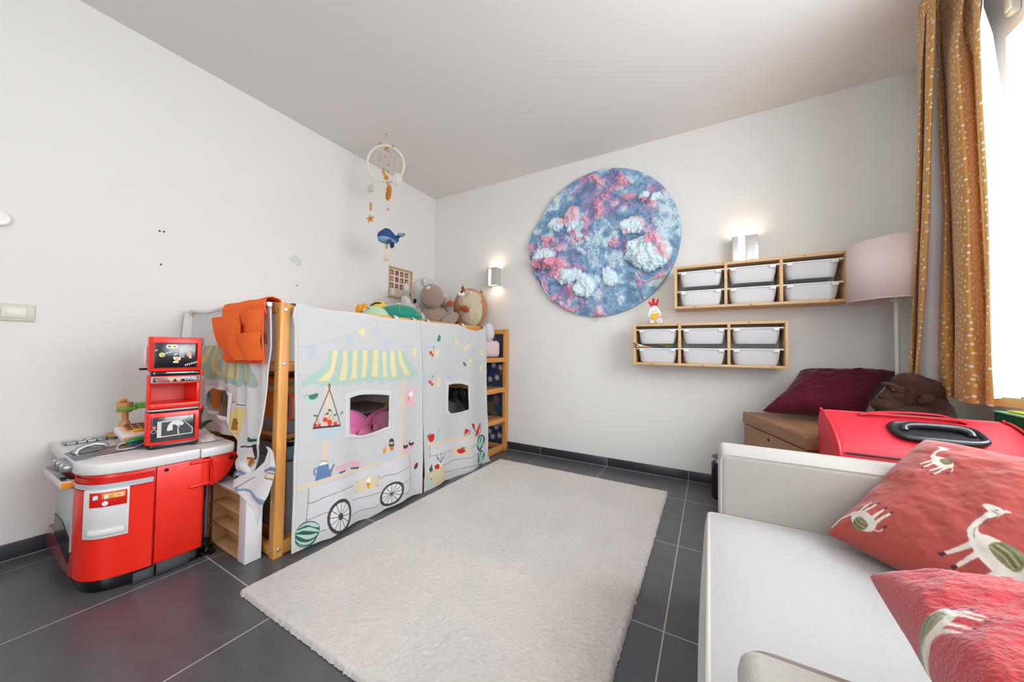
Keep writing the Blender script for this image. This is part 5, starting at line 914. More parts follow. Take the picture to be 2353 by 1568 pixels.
# ---------------------------------------------------------------- orange pocket organiser
t = thing('hanging_organiser', 'bright orange fabric pocket organiser hung over the near end of the bed', 'organiser', (.7, -2.1, 1.15))
OR = mat('orange_canvas', '#ee6526', .85, bump=(600, .3, .0008), var=(5, '#f5743a', .3), spec=.2)
b = MB(); tl, tr = (0.5309, -2.085, 1.149), (0.8966, -2.085, 1.166); bl_, br_ = (0.5178, -2.09, 1.113), (0.903, -2.09, 1.113)
def fold_over(u, v):
    x = .515+u*.40+.02*(1-v)*u; prof = [(-2.10, 1.095), (-2.108, 1.13), (-2.098, 1.158), (-2.07, 1.165), (-2.035, 1.16), (-2.02, 1.12)]; k = v*5; i = min(4, int(k)); f = k-i
    y = prof[i][0]*(1-f)+prof[i+1][0]*f; z = prof[i][1]*(1-f)+prof[i+1][1]*f
    return (x, y, z+.012*u*math.sin(PI*v)+.002*math.sin(u*14))
b.grid(fold_over, 30, 16); b.build('top_flap', OR, t, solid=.004)
def patch(name, poly, depth, n=46, m=OR, hemtop=True):
    tp, bt, lf, rt = [[(p[0], p[2]) for p in e] for e in poly]; G = coons(tp, bt, lf, rt, n, n); q = MB()
    u, v = np.meshgrid(np.linspace(0, 1, n), np.linspace(0, 1, n)); D = depth(u, v); V = np.stack([G[..., 0], D, G[..., 1]], -1).reshape(-1, 3)
    q.add(V.tolist(), gridfaces(n, n).tolist()); return q.build(name, m, t, solid=.003)
# back cloth
patch('back_cloth', ([(0.5535, -2.1, 1.115), (0.7511, -2.1, 1.119), (0.9278, -2.1, 1.123)], [(0.5768, -2.1, 0.8762), (0.7389, -2.1, 0.87), (0.9172, -2.1, 0.8711)], [(0.5535, -2.1, 1.115), (0.559, -2.1, 0.983), (0.5768, -2.1, 0.8762)], [(0.9278, -2.1, 1.123), (0.9229, -2.1, 1.02), (0.9203, -2.1, 0.9418), (0.9172, -2.1, 0.8711)]), lambda u, v: -2.119-.0*u)
patch('large_pocket', ([(0.4811, -2.13, 1.086), (0.6432, -2.13, 1.089), (0.7865, -2.13, 1.1)], [(0.6949, -2.13, 0.8839), (0.7686, -2.13, 0.8816), (0.8426, -2.13, 0.8875)], [(0.4811, -2.13, 1.086), (0.5167, -2.13, 1.015), (0.5656, -2.13, 0.9496), (0.6346, -2.13, 0.9056), (0.6949, -2.13, 0.8839)], [(0.7865, -2.13, 1.1), (0.7941, -2.13, 1.051), (0.7818, -2.13, 0.9909), (0.7896, -2.13, 0.9405), (0.8426, -2.13, 0.8875)]),
      lambda u, v: -2.128-.030*np.sin(PI*np.clip(u*.75+.1, 0, 1))*(1-v*.75)-.004*np.sin(u*8+v*5))
patch('small_pocket', ([(0.7866, -2.13, 1.098), (0.8756, -2.13, 1.104), (0.9598, -2.13, 1.112)], [(0.8465, -2.13, 1.006), (0.9134, -2.13, 1.007), (0.9662, -2.13, 1.012)], [(0.7866, -2.13, 1.098), (0.7937, -2.13, 1.057), (0.8163, -2.13, 1.031), (0.8465, -2.13, 1.006)], [(0.9598, -2.13, 1.112), (0.9665, -2.13, 1.066), (0.9684, -2.13, 1.037), (0.9662, -2.13, 1.012)]),
      lambda u, v: -2.132-.024*np.sin(PI*u)*(1-v*.6)-.004*np.sin(v*7+u*4))
patch('small_pocket', ([(0.7431, -2.13, 0.9974), (0.8625, -2.13, 1.006), (0.9664, -2.13, 1.01)], [(0.8425, -2.13, 0.8894), (0.91, -2.13, 0.8852), (0.9742, -2.13, 0.8887)], [(0.7431, -2.13, 0.9974), (0.7671, -2.13, 0.9606), (0.7955, -2.13, 0.9164), (0.8425, -2.13, 0.8894)], [(0.9664, -2.13, 1.01), (0.9727, -2.13, 0.9703), (0.9751, -2.13, 0.9323), (0.9742, -2.13, 0.8887)]),
      lambda u, v: -2.136-.026*np.sin(PI*u)*(1-v*.6)-.005*np.sin(v*6+u*6))
b = MB(); e0 = (0.9633, -2.13, 1.116); e1 = (0.9787, -2.13, 0.8775); b.tube([(e0[0]+.003, -2.128, e0[2]), (e0[0]+.006, -2.129, (e0[2]+e1[2])/2), (e1[0], -2.126, e1[2])], .0045, 8); b.build('edge_binding', mat('orange_binding', '#d8531a', .85), t)
b = MB(); e0 = (0.6291, -2.12, 0.8758); e1 = (0.9605, -2.12, 0.8767); b.tube([(e0[0], -2.124, e0[2]), (e1[0], -2.124, e1[2])], .006, 8); b.build('edge_binding', mat('orange_binding', '#d8531a', .85), t)
# ---------------------------------------------------------------- red play kitchen
RED = mat('red_plastic', '#ea2410', .38, coat=.1); REDD = mat('red_plastic_deep', '#d01006', .4); BLK = mat('black_plastic', '#0b0b0d', .25)
WPL = mat('white_counter', '#dcdbd9', .35); GREY = mat('silver_plastic', '#9d9fa2', .35, .5); GLOSS = mat('black_gloss', '#111214', .12, coat=.5); LGREY = mat('light_grey_plastic', '#b9bcc0', .35)
kit = thing('play_kitchen', 'red and white plastic play kitchen with a three-tier cooker tower against the left wall', 'play kitchen', (.38, -2.38, 0))
front = smoothpoly([(.50, -2.552), (.575, -2.548), (.635, -2.52), (.668, -2.46), (.684, -2.39), (.690, -2.31), (.692, -2.235)], False, 8)
front = [tuple(p) for p in front]
def off(d, pts=None): # offset outward of the front line
    P = [np.array(p) for p in (pts or front)]; o_ = []
    for i, p in enumerate(P):
        tt = P[min(i+1, len(P)-1)]-P[max(i-1, 0)]; tt = tt/np.linalg.norm(tt); o_.append(tuple(p+np.array([tt[1], -tt[0]])*d))
    return o_
def slab(name, pts, z0, z1, m, bev=.003, parent=kit):
    b = MB(); b.prism(pts, (0, 0, z0), (1, 0, 0), (0, 1, 0), z1-z0, bev); return b.build(name, m, parent)
def seg(a, c):  # part of the front line between y=a and y=c
    return [p for p in front if a <= p[1] <= c]
body = [(.16, -2.54)]+front+[(.692, -2.215), (.16, -2.215)]
slab('plinth', [(.17, -2.53)]+off(-.006)+[(.684, -2.225), (.17, -2.225)], 0, .05, BLK, .002)
slab('body', [(.16, -2.54)]+[(p[0]-.006, p[1]+.002) for p in front]+[(.686, -2.215), (.16, -2.215)], .05, .448, RED, .003)
def skin(name, a, c, z0, z1, th, m, parent=kit, bev=.003, lift=0):
    ys = sorted([p for p in front if a < p[1] < c], key=lambda p: p[1]) if True else 0
    def ptat(y):
        F = front; return (float(np.interp(y, [p[1] for p in F[8:]], [p[0] for p in F[8:]])), y)
    line = ([ptat(a)] if a > -2.545 else [front[0]]+[p for p in front if p[1] <= -2.545 and p[0] < .58])+[p for p in front if a < p[1] < c and p[0] > .57]+[ptat(c)]
    o_ = off(th+lift, line); i_ = off(lift-.001, line); return slab(name, o_+i_[::-1], z0, z1, m, bev, parent)
fd = skin('fridge_door', -2.553, -2.378, .052, .388, .008, RED)
fd2 = skin('fridge_door', -2.553, -2.378, .405, .432, .004, REDD)
skin('silver_band', -2.553, -2.381, .392, .412, .0085, LGREY, fd, .002)
b = MB(); 
for k in range(3):
    for a in range(3):
        an = a*PI/3; px = front[0][0]+.03+k*.028; py = -2.5585+k*.0035
        b.tube([(px+.006*math.cos(an), py-.001, .402+.006*math.sin(an)), (px-.006*math.cos(an), py-.001, .402-.006*math.sin(an))], .0006, 4)
b.build('frost_mark', mat('white_print', '#e8e8e8', .5), fd)
skin('side_door', -2.372, -2.222, .052, .446, .006, RED)
b = MB(); b.lathe([(.006, 0), (.006, .006), (.004, .009), (.0005, .009)], (.697, -2.345, .428), 14, (1, 0, 0)); b.build('handle_peg', BLK, kit)
# ice dispenser
q0, q1 = -2.536, -2.443
disp = skin('ice_dispenser', q0-.003, q1, .208, .392, .013, WPL, kit, .004)
skin('dispenser_recess', q0+.010, q1-.008, .226, .330, .0136, mat('recess_white', '#cfcfce', .5), disp, .0005)
skin('dispenser_panel', q0+.008, q1-.006, .328, .383, .0145, mat('red_print', '#d3160a', .35), disp, .0005)
skin('dispenser_tray', q0+.008, q1-.008, .222, .243, .021, WPL, disp, .004)
skin('dispenser_sign', q0+.03, q1-.010, .358, .378, .0150, mat('orange_print', '#f39a12', .35), disp, .0003)
def fpt(y, z, d=.016):
    x = float(np.interp(y, [p[1] for p in front[8:]], [p[0] for p in front[8:]])); i = min(range(len(front)), key=lambda k: abs(front[k][1]-y)+(1 if front[k][0] < .57 else 0)); i = max(1, min(len(front)-2, i))
    tt = Vector((front[i+1][0]-front[i-1][0], front[i+1][1]-front[i-1][1], 0)).normalized(); n = Vector((tt.y, -tt.x, 0)); return Vector((x, y, z))+n*d, tt, n
p, tt, n = fpt(-2.470, .367, .0165)
M = Matrix((tt, Vector((0, 0, 1)), n)).transposed().to_4x4(); M.translation = p
b = MB(); b.text('ICE', .019, M, shear=.3); b.build('lettering', mat('white_print', '#e8e8e8', .5), disp)
for yy in (-2.517, -2.496):
    p, tt, n = fpt(yy, .366, .018); b = MB(); b.box(p-Vector((.004, .007, .008)), p+Vector((.003, .007, .008)), .003); b.build('ice_cube', mat('ice_print', '#cfdbe4', .3), disp)
p, tt, n = fpt(-2.498, .341, .015); b = MB(); b.lathe([(.0085, 0), (.0085, .003), (.0005, .0045)], p, 20, n); b.build('button', mat('white_plastic', '#e6e6e6', .35), disp)
# counter
cf = off(.016); cnt = [(.012, -2.556)]+[(cf[0][0]-.02, -2.566)]+cf[2:-1]+[(.706, -2.238), (.012, -2.238)]
slab('counter', cnt, .449, .492, WPL, .006)
wing = [(.25, -2.236)]+[(.706, -2.236)]+[(.707, -2.15), (.700, -2.112), (.675, -2.098), (.62, -2.094), (.25, -2.094)]
slab('folding_counter', wing, .447, .487, WPL, .006)
# hinged round-cornered flap under the folding counter
dl = smoothpoly([(-2.196, .446), (-2.104, .446), (-2.098, .42), (-2.103, .39), (-2.118, .36), (-2.14, .335), (-2.165, .318), (-2.190, .311), (-2.196, .33), (-2.196, .39)], True, 4)
b = MB(); b.prism([tuple(p) for p in dl], (.672, 0, 0), (0, 1, 0), (0, 0, 1), .018, .005); flap = b.build('flap_door', RED, kit)
b = MB(); rim = [(.691, p[0]*.82-2.147*.18, p[1]*.8+.385*.2) for p in dl]; b.tube(rim, .0022, 6, closed=True); b.build('raised_rim', REDD, flap)
b = MB(); b.lathe([(.009, 0), (.009, .008), (.006, .012), (.0005, .012)], (.69, -2.12, .422), 14, (1, 0, 0)); b.build('latch', GLOSS, flap)
b = MB(); b.cyl((.688, -2.214, .336), (.688, -2.214, .44), .016); b.build('hinge_post', RED, kit)
for z in (.322, .425):
    b = MB(); b.box((.685, -2.272, z), (.706, -2.198, z+.016), .007, 3); b.build('hinge_strap', RED, kit)
# hob, sink, faucet, knobs
b = MB(); b.box((.345, -2.562, .4905), (.525, -2.335, .4965), .003); hob = b.build('hob_plate', mat('hob_grey', '#6c6e71', .2, .3), kit)
b = MB(); b.lathe([(.042, 0), (.042, .0012), (.0005, .0014)], (.44, -2.445, .4965), 40); b.build('burner', mat('burner_print', '#b0564c', .3), hob)
b = MB(); b.lathe([(.033, 0), (.033, .0006), (.0005, .0007)], (.44, -2.445, .498), 40); b.build('burner', mat('burner_centre', '#77706c', .3), hob)
b = MB(); b.lathe([(.05, 0), (.048, .003), (.03, .001), (.0005, .0008)], (.37, -2.505, .4965), 36); b.build('sink_bowl', mat('steel_dark', '#55585c', .25, .8), hob)
b = MB(); fa = [(.40, -2.54, .497), (.40, -2.535, .512), (.40, -2.515, .522), (.40, -2.49, .526), (.40, -2.465, .52), (.40, -2.455, .508)]; b.tube(fa, [.012, .010, .009, .010, .012, .010], 12); b.build('tap', GREY, kit)
b = MB(); 
for k in range(5): b.box((.30+k*.012, -2.36, .4965), (.305+k*.012, -2.24, .5025), .001)
b.build('drainer', mat('steel_dark', '#55585c', .25, .8), hob)
for x in (.395, .455, .515):
    b = MB(); b.lathe([(.010, 0), (.014, .004), (.0165, .010), (.0165, .026), (.012, .032), (.0005, .032)], (x, -2.560, .470), 20, (0, -1, 0)); k_ = b.build('knob', GREY, kit)
    b = MB(); b.box((x-.002, -2.596, .456), (x+.002, -2.591, .484), .001); b.build('pointer', GREY, k_)
b = MB()
for lo, hi in (((.10, -2.535, .4925), (.16, -2.527, .502)), ((.10, -2.535, .4925), (.108, -2.34, .502)), ((.152, -2.535, .4925), (.16, -2.34, .502))): b.box(lo, hi, .002)
for k in range(1, 7): b.box((.10, -2.535+k*.03, .4925), (.16, -2.525+k*.03, .502), .002)
b.build('utensil_rack', GREY, kit)
# left end: small coffee tray, clear box and red translucent foot
b = MB(); b.box((.19, -2.590, .385), (.50, -2.541, .415), .004); tr = b.build('side_tray', mat('pale_pink_plastic', '#dccfd2', .35), kit)
b = MB(); b.box((.195, -2.588, .4155), (.495, -2.543, .42), .002); b.build('tray_top', GLOSS, tr)
b = MB(); b.box((.4985, -2.588, .388), (.508, -2.545, .412), .002); b.build('tray_end', mat('amber_plastic', '#f08a12', .25, coat=.4), tr)
b = MB(); b.box((.26, -2.566, .14), (.52, -2.543, .384), .004); b.build('clear_box', mat('clear_box_grey', '#b9bdc0', .25, alpha=.85), kit)
b = MB(); b.prism([(.10, .05), (.54, .05), (.54, .13), (.30, .19), (.26, .15), (.13, .15), (.10, .12)], (0, -2.541, 0), (1, 0, 0), (0, 0, 1), .024, .004); b.build('side_foot', mat('red_translucent', '#8e2a2e', .2, coat=.5), kit)
b = MB(); b.prism([(.27, .152), (.52, .10), (.52, .20), (.40, .235), (.27, .235)], (0, -2.5665, 0), (1, 0, 0), (0, 0, 1), .002, 0); b.build('dark_insert', BLK, kit)
# black foot behind the right end
b = MB(); b.lathe([(.034, 0), (.034, .012), (.024, .02), (.02, .045), (.0005, .046)], (.615, -2.182, 0), 28); b.build('round_foot', BLK, kit)
b = MB(); b.lathe([(.032, 0), (.032, .008), (.012, .012), (.010, .03), (.0005, .031)], (.665, -2.19, 0), 24); b.build('round_foot', BLK, kit)
# paper patches on the plinth
b = MB(); b.box((.6855, -2.43, .004), (.6915, -2.37, .044), .001); b.build('tape_patch', mat('grey_tape', '#3f4044', .3), kit)
b = MB(); b.box((.686, -2.365, .006), (.6985, -2.262, .052), .001); b.build('tape_patch', mat('grey_tape', '#3f4044', .3), kit)
# three-tier tower
def tower_line(d=0):
    L_ = smoothpoly([(.44, -2.352), (.50, -2.366), (.545, -2.376), (.568, -2.360), (.582, -2.30), (.589, -2.25), (.591, -2.208)], False, 6)
    return off(d, [tuple(p) for p in L_])
TL_ = tower_line()
YM = lambda y: -2.208+(y+2.208)*.845
def tslab(name, z0, z1, m, d=0, parent=kit, bev=.004, back=.43):
    l = tower_line(d); b = MB(); b.prism([(back, l[0][1])]+l+[(back, l[-1][1])], (0, 0, z0), (1, 0, 0), (0, 1, 0), z1-z0, bev); return b.build(name, m, parent)
tslab('tower_base', .4925, .512, BLK, -.006)
low = tslab('oven_shell', .512, .650, RED); tslab('tower_joint', .650, .668, BLK, -.008)
def tskin(name, ya, yb, z0, z1, d0, d1, m, parent, bev=.0015):
    ya, yb = YM(ya), YM(yb)
    l = [p for p in tower_line(0) if ya <= p[1] <= yb and p[0] > .55]; f = lambda y: (float(np.interp(y, [p[1] for p in TL_[8:]], [p[0] for p in TL_[8:]])), y)
    l = [f(ya)]+l+[f(yb)]; o_ = off(d1, l); i_ = off(d0, l); b = MB(); b.prism(o_+i_[::-1], (0, 0, z0), (1, 0, 0), (0, 1, 0), z1-z0, bev); return b.build(name, m, parent)
tskin('oven_rim', -2.394, -2.226, .522, .634, -.001, .0025, REDD, low)
tskin('oven_window', -2.392, -2.229, .525, .631, 0, .004, mat('scratched_black', '#22252a', .22, bump=(60, .3, .001), coat=.3), low)
def tpt(y, z, d=.0055):
    y = YM(y)
    x = float(np.interp(y, [p[1] for p in TL_[8:]], [p[0] for p in TL_[8:]])); x2 = float(np.interp(y+.01, [p[1] for p in TL_[8:]], [p[0] for p in TL_[8:]])); tt = Vector((x2-x, .01, 0)).normalized(); n = Vector((tt.y, -tt.x, 0))
    return Vector((x, y, z))+n*d, tt, n
def sticker(name, yc, zc, poly, col, parent, d=.0055, rough=.4):
    p, tt, n = tpt(yc, zc, d); b = MB(); b.prism(poly, p, tt, (0, 0, 1), .0004); return b.build(name, mat('sticker_'+col.strip('#'), col, rough), parent)
def circ(r, n=20, cx=0, cy=0, ry=None): return [(cx+r*math.cos(2*PI*k/n), cy+(ry or r)*math.sin(2*PI*k/n)) for k in range(n)]
sticker('oven_picture', -2.305, .58, [(-.058, -.036), (.058, -.034), (.058, -.008), (.022, .036), (-.058, .034)], '#c9cacc', low)
sticker('oven_picture', -2.300, .58, [(-.049, -.031), (.05, -.030), (.05, -.010), (.020, .030), (-.049, .029)], '#3b3836', low, .0061)
sticker('torn_paper', -2.302, .592, [tuple(p) for p in smoothpoly([(-.03, -.02), (-.025, .005), (-.01, .018), (.012, .018), (.024, .006), (.018, -.004), (.008, -.002), (.012, -.014), (-.002, 0), (-.012, .002), (-.012, -.018), (-.02, -.022)])], '#d9d9da', low, .0068)
sticker('torn_paper', -2.295, .565, [(-.001, -.014), (.003, -.014), (0, .016), (-.003, .016)], '#d9d9da', low, .0068)
sticker('dial', -2.382, .572, circ(.0085), '#d8d8d8', low, .006); sticker('dial', -2.382, .572, circ(.007), '#2a1a1a', low, .0066)
sticker('dial', -2.381, .589, circ(.0062), '#e07a3a', low, .0066)
tslab('tower_joint', .656, .664, LGREY, -.004)
# middle tier: open niche
zb, zt_ = .668, .812
mid = tslab('niche_floor', zb, .690, RED)
b = MB(); b.box((.432, -2.350, .690), (.440, -2.208, zt_), .001); b.build('niche_back', mat('pink_worn_red', '#e2736c', .45), kit)
l = tower_line(); li = tower_line(-.012)
b = MB(); b.prism([(.43, -2.350)]+l[:14]+[l[14]]+li[:15][::-1]+[(.43, -2.338)], (0, 0, .690), (1, 0, 0), (0, 1, 0), .09, .001); b.build('niche_side', RED, kit)
b = MB(); b.box((.43, -2.222, .690), (.590, -2.208, .78), .002); b.build('niche_side', RED, kit)
top_ = tslab('niche_top', .775, zt_, RED)
sg = tskin('drinks_sign', -2.398, -2.216, .783, .808, 0, .0035, LGREY, top_)
tskin('sign_face', -2.392, -2.220, .7855, .8055, 0, .0045, mat('sign_black', '#17181a', .25, coat=.4), sg)
p, tt, n = tpt(-2.252, .7955, .0052); M = Matrix((tt, Vector((0, 0, 1)), n)).transposed().to_4x4(); M.translation = p
b = MB(); b.text('Drinks', .017, M, shear=.3); b.build('lettering', mat('white_print', '#e8e8e8', .5), sg)
sticker('sign_bar', -2.362, .7955, [(-.019, -.006), (.019, -.005), (.019, .005), (-.019, .006)], '#dcdcdc', sg); sticker('sign_bar', -2.362, .7955, [(-.018, -.004), (.018, -.0035), (.018, .0035), (-.018, .004)], '#c01828', sg, .006)
for yy in (-2.328, -2.300):
    sticker('cup_badge', yy, .7955, circ(.0085, ry=.0078), '#e6e6e6', sg); sticker('cup_badge', yy, .7955, circ(.0072, ry=.0066), '#e8761e', sg, .006); sticker('cup_badge', yy, .7955, [(-.003, -.003), (.003, -.003), (.0035, .003), (-.0035, .003)], '#f2e9e0', sg, .0066)
tslab('tower_joint', zt_, .832, GLOSS, -.008)
for z in (.652, .815):
    b = MB(); b.box((.57, -2.212, z), (.592, -2.197, z+.016), .003); b.build('side_clip', RED, kit)
upp = tslab('microwave_shell', .832, .985, RED)
tskin('window_rim', -2.396, -2.226, .846, .962, -.001, .0025, REDD, upp)
tskin('microwave_window', -2.391, -2.231, .849, .959, 0, .004, mat('microwave_black', '#16181a', .22, coat=.15), upp)
b = MB(); b.box((.45, -2.382, .862), (.52, -2.372, .942), .003); b.build('side_panel', mat('pale_pink_plastic', '#dccfd2', .35), upp)
b = MB(); b.tube([(.50, -2.366, .842), (.50, -2.392, .842)], .0045, 10); b.build('side_peg', GLOSS, upp)
sticker('sticker', -2.330, .943, [tuple(p) for p in smoothpoly([(-.017, -.006), (-.012, -.009), (.014, -.008), (.019, 0), (.015, .008), (-.013, .008), (-.018, .002)])], '#e4e4e2', upp)
for k, c_ in enumerate(('#3f7a4c', '#e6d56a', '#e8703c')): sticker('sticker', -2.340+k*.010, .943, circ(.0046), c_, upp, .0062)
sticker('sticker', -2.365, .906, circ(.0095), '#e8e8e6', upp); sticker('sticker', -2.365, .906, circ(.0078), '#e0c62c', upp, .0062); sticker('sticker', -2.366, .908, circ(.002), '#222222', upp, .0068); sticker('sticker', -2.362, .902, circ(.002), '#222222', upp, .0068)
for k in range(7): sticker('sticker', -2.292, .895+k*.0075, [(-.0075, -.002), (0, .002), (.0075, -.002), (.0075, .001), (0, .005), (-.0075, .001)], '#e8e8e6', upp)
for k in range(7): sticker('sticker', -2.276+k*.0075, .859+k*.0022, [(0, -.004), (.003, -.004), (.0, .0), (.003, .005), (0, .005), (-.003, .0)], '#e8e8e6', upp)
sticker('sticker', -2.31, .883, [tuple(p) for p in smoothpoly([(-.012, .012), (-.002, .014), (.012, .01), (.010, 0), (.004, -.004), (.006, -.012), (-.012, -.012), (-.010, -.006), (-.003, -.002), (-.010, .003)])], '#e8e8e6', upp)
sticker('sticker', -2.31, .883, [(-.007, .010), (.008, .008), (.003, 0), (.001, -.005), (.004, -.009), (-.008, -.009), (-.002, -.005), (-.003, 0)], '#e0982a', upp, .0062)
sticker('sticker', -2.263, .907, circ(.0078), '#efe3da', upp); sticker('sticker', -2.263, .907, circ(.0058), '#e59a4c', upp, .0062); sticker('sticker', -2.259, .897, [(-.004, -.007), (.006, -.006), (.004, .004), (-.004, .003)], '#e8c0b8', upp)
sticker('sticker', -2.26, .934, [tuple(p) for p in smoothpoly([(-.008, .005), (0, .004), (.009, -.004), (.003, -.005), (-.006, 0)])], '#e6c9cb', upp)
for yy, zz in ((-2.385, .925), (-2.349, .913), (-2.337, .917), (-2.318, .906), (-2.313, .909)): sticker('torn_paper', yy, zz, [(-.004, -.004), (.003, -.001), (.004, .004), (-.002, .002)], '#dcdcdc', upp)

# ---------------------------------------------------------------- toys on the counter
OAK = wood('toy_oak', '#d0a06a', '#bd8750', 2, 12)
t = thing('toy_mixer', 'pale wooden toy mixer with lime green arm and orange ball, left of the red tower', 'toy mixer', (.24, -2.34, .4925))
b = MB(); b.box((.20, -2.335, .64), (.27, -2.255, .664), .004); b.box((.20, -2.395, .636), (.27, -2.335, .651), .006); b.build('arm', mat('lime_paint', '#62ad2c', .4), t)
b = MB(); b.box((.205, -2.275, .4925), (.265, -2.245, .642), .004); b.build('column', OAK, t)
b = MB(); b.lathe([(.028, 0), (.028, .022), (.0005, .0225)], (.235, -2.372, .6515), 30); b.build('head_disc', OAK, t)
b = MB(); b.lathe([(.0005, 0), (.024, .001), (.029, .010), (.0005, .0105)], (.235, -2.372, .6255), 30); b.build('head_disc', OAK, t)
b = MB(); b.ell((.235, -2.377, .6815), (.013, .013, .0095)); b.build('knob', mat('orange_paint', '#e8861a', .3), t)
b = MB(); b.cyl((.235, -2.37, .588), (.235, -2.37, .626), .0115); b.build('shaft', OAK, t)
b = MB(); b.lathe([(.0005, -.075), (.012, -.072), (.0215, -.05), (.0235, -.035), (.018, -.012), (.010, .002), (.0005, .002)], (.235, -2.37, .590), 8); b.build('whisk', OAK, t, smooth=20)
t = thing('wooden_disc', 'round pale wooden disc lying on the back of the white counter', 'wooden toy', (.13, -2.365, .502))
b = MB(); b.lathe([(.0005, 0), (.045, 0), (.046, .001), (.046, .011), (.045, .012), (.0005, .012)], (.13, -2.363, .503), 40); b.build('disc', OAK, t)
b = MB(); b.lathe([(.036, 0), (.036, .0006), (.033, .0006), (.033, 0)], (.13, -2.363, .515), 40, cap=False); b.build('painted_ring', mat('grey_print', '#9a9a9a', .5), t)
t = thing('toy_card_reader', 'white and orange toy card reader with dark blue keys, left of the red tower', 'toy', (.29, -2.36, .5), 0)
b = MB(); R = Euler((0, math.radians(12), 0)).to_matrix(); b.box((.24, -2.408, .518), (.37, -2.30, .552), .012, 4, R); rd = b.build('casing', mat('toy_white', '#dedcd8', .35), t)
b = MB(); b.box((.362, -2.402, .503), (.372, -2.306, .528), .003, 2, R); b.build('front_strip', mat('toy_peach', '#e6b076', .4), t)
b = MB(); b.box((.235, -2.385, .549), (.335, -2.305, .560), .004, 2, R); pad = b.build('key_pad', mat('toy_orange', '#f09a24', .35), t)
for i in range(3):
    for j in range(3):
        b = MB(); x = .25+i*.026; y = -2.378+j*.024; b.box((x, y, .562-i*.0055), (x+.018, y+.018, .568-i*.0055), .002); b.build('key', mat('toy_navy', '#2b3766', .4), t)
b = MB(); b.box((.333, -2.365, .543), (.356, -2.335, .556), .004, 2, R); b.build('key', mat('toy_amber', '#f5a52a', .35), t)
t = thing('toy_scanner', 'green toy scanner with a white looped cord lying on the hob', 'toy', (.41, -2.34, .5))
b = MB(); b.tube([(.425, -2.405, .518), (.425, -2.395, .519), (.425, -2.385, .520), (.42, -2.345, .524), (.42, -2.338, .524)], [.004, .010, .012, .013, .009], 14); b.build('grip', mat('toy_green', '#0f8a52', .25, coat=.3), t)
b = MB(); b.box((.395, -2.385, .4985), (.445, -2.34, .507), .003); b.build('cradle', mat('toy_navy', '#2b3766', .4), t)
cord = smoothpoly([(.425, -2.408, .517), (.43, -2.425, .512), (.45, -2.438, .502), (.475, -2.438, .5005), (.49, -2.42, .5005), (.48, -2.39, .5005), (.46, -2.36, .505), (.45, -2.34, .512)], False, 6)
b = MB(); b.tube([tuple(p) for p in cord], .0018, 6); b.build('cord', mat('white_plastic', '#e6e6e6', .35), t)

# ---------------------------------------------------------------- card box, display shelf and printed box in front of the bed end
CARD = mat('white_card', '#d9d6d8', .6)
t = thing('display_shelf', 'pale wooden display shelf with small compartments, its opening facing the play kitchen', 'shelf', (.7, -2.11, 0))
LW = wood('shelf_oak', '#cdaa7f', '#b98e60', 0, 10); yb, yf = -2.078, -2.143; zt = .292
for name, lo, hi in (('bottom_board', (.526, yf, .002), (.858, yb, .012)), ('top_board', (.526, yf, zt-.010), (.858, yb, zt)), ('back_board', (.526, yb-.006, .012), (.858, yb, zt-.010)), ('side_board', (.526, yf, .012), (.534, yb-.006, zt-.01)), ('side_board', (.850, yf, .012), (.858, yb-.006, zt-.01)), ('divider', (.578, yf, .012), (.586, yb-.006, zt-.01))):
    b = MB(); b.box(lo, hi, .001); b.build(name, LW, t)
for z in (.105, .198): b = MB(); b.box((.586, yf+.001, z), (.850, yb-.006, z+.007), .001); b.build('shelf_board', LW, t)
for z in (.065, .12, .175, .23): b = MB(); b.box((.534, yf+.001, z), (.578, yb-.006, z+.005), .001); b.build('shelf_board', LW, t)
t = thing('cardboard_box', 'tall narrow white cardboard box beside the bed post', 'box', (.89, -2.112, 0))
b = MB(); b.box((.861, -2.147, .001), (.919, -2.082, .318), .0015); b.build('carton', CARD, t)
b = MB(); b.box((.8605, -2.1478, .001), (.8665, -2.1470, .318)); b.build('folded_edge', mat('card_edge', '#c9b9b4', .8), t)
t = thing('cardboard_sheet', 'flat white cardboard sheet lying on the display shelf', 'cardboard', (.66, -2.11, zt))
b = MB(); b.box((.526, -2.146, zt+.001), (.857, -2.076, zt+.006), .0008); b.build('sheet', CARD, t)
t = thing('flat_carton', 'grey-violet printed flat carton standing between kitchen and display shelf', 'carton', (.46, -2.12, 0))
b = MB(); b.box((.405, -2.148, .001), (.522, -2.120, .30), .0015); ca = b.build('carton', mat('violet_card', '#d3c8da', .45), t)  # white card, the red kitchen's reflection is put into its violet colour
b = MB(); M = Matrix(((0, 1, 0), (0, 0, -1), (-1, 0, 0))).to_4x4(); M.translation = Vector((.512, -2.1485, .235)); b.text('DATERA', .022, M, shear=.2); b.build('lettering', mat('dark_print', '#2c2730', .6), ca)
b = MB(); pl = [(.452, -2.149, .17), (.469, -2.149, .205), (.483, -2.149, .19), (.506, -2.149, .11), (.499, -2.149, .06), (.481, -2.149, .12), (.452, -2.149, .17)]; b.tube(pl, .0006, 4); b.tube([(.469, -2.149, .205), (.476, -2.149, .15), (.499, -2.149, .06)], .0006, 4); b.tube([(.483, -2.149, .125), (.503, -2.149, .115)], .0006, 4); b.build('drawing', mat('dark_print', '#2c2730', .6), ca)
b = MB(); b.prism([(0, 0), (.014, 0), (.014, .022), (0, .022)], (.436, -2.1486, .03), (1, 0, 0), (0, 0, 1), .0003); b.build('print_block', mat('dark_print', '#2c2730', .6), ca)
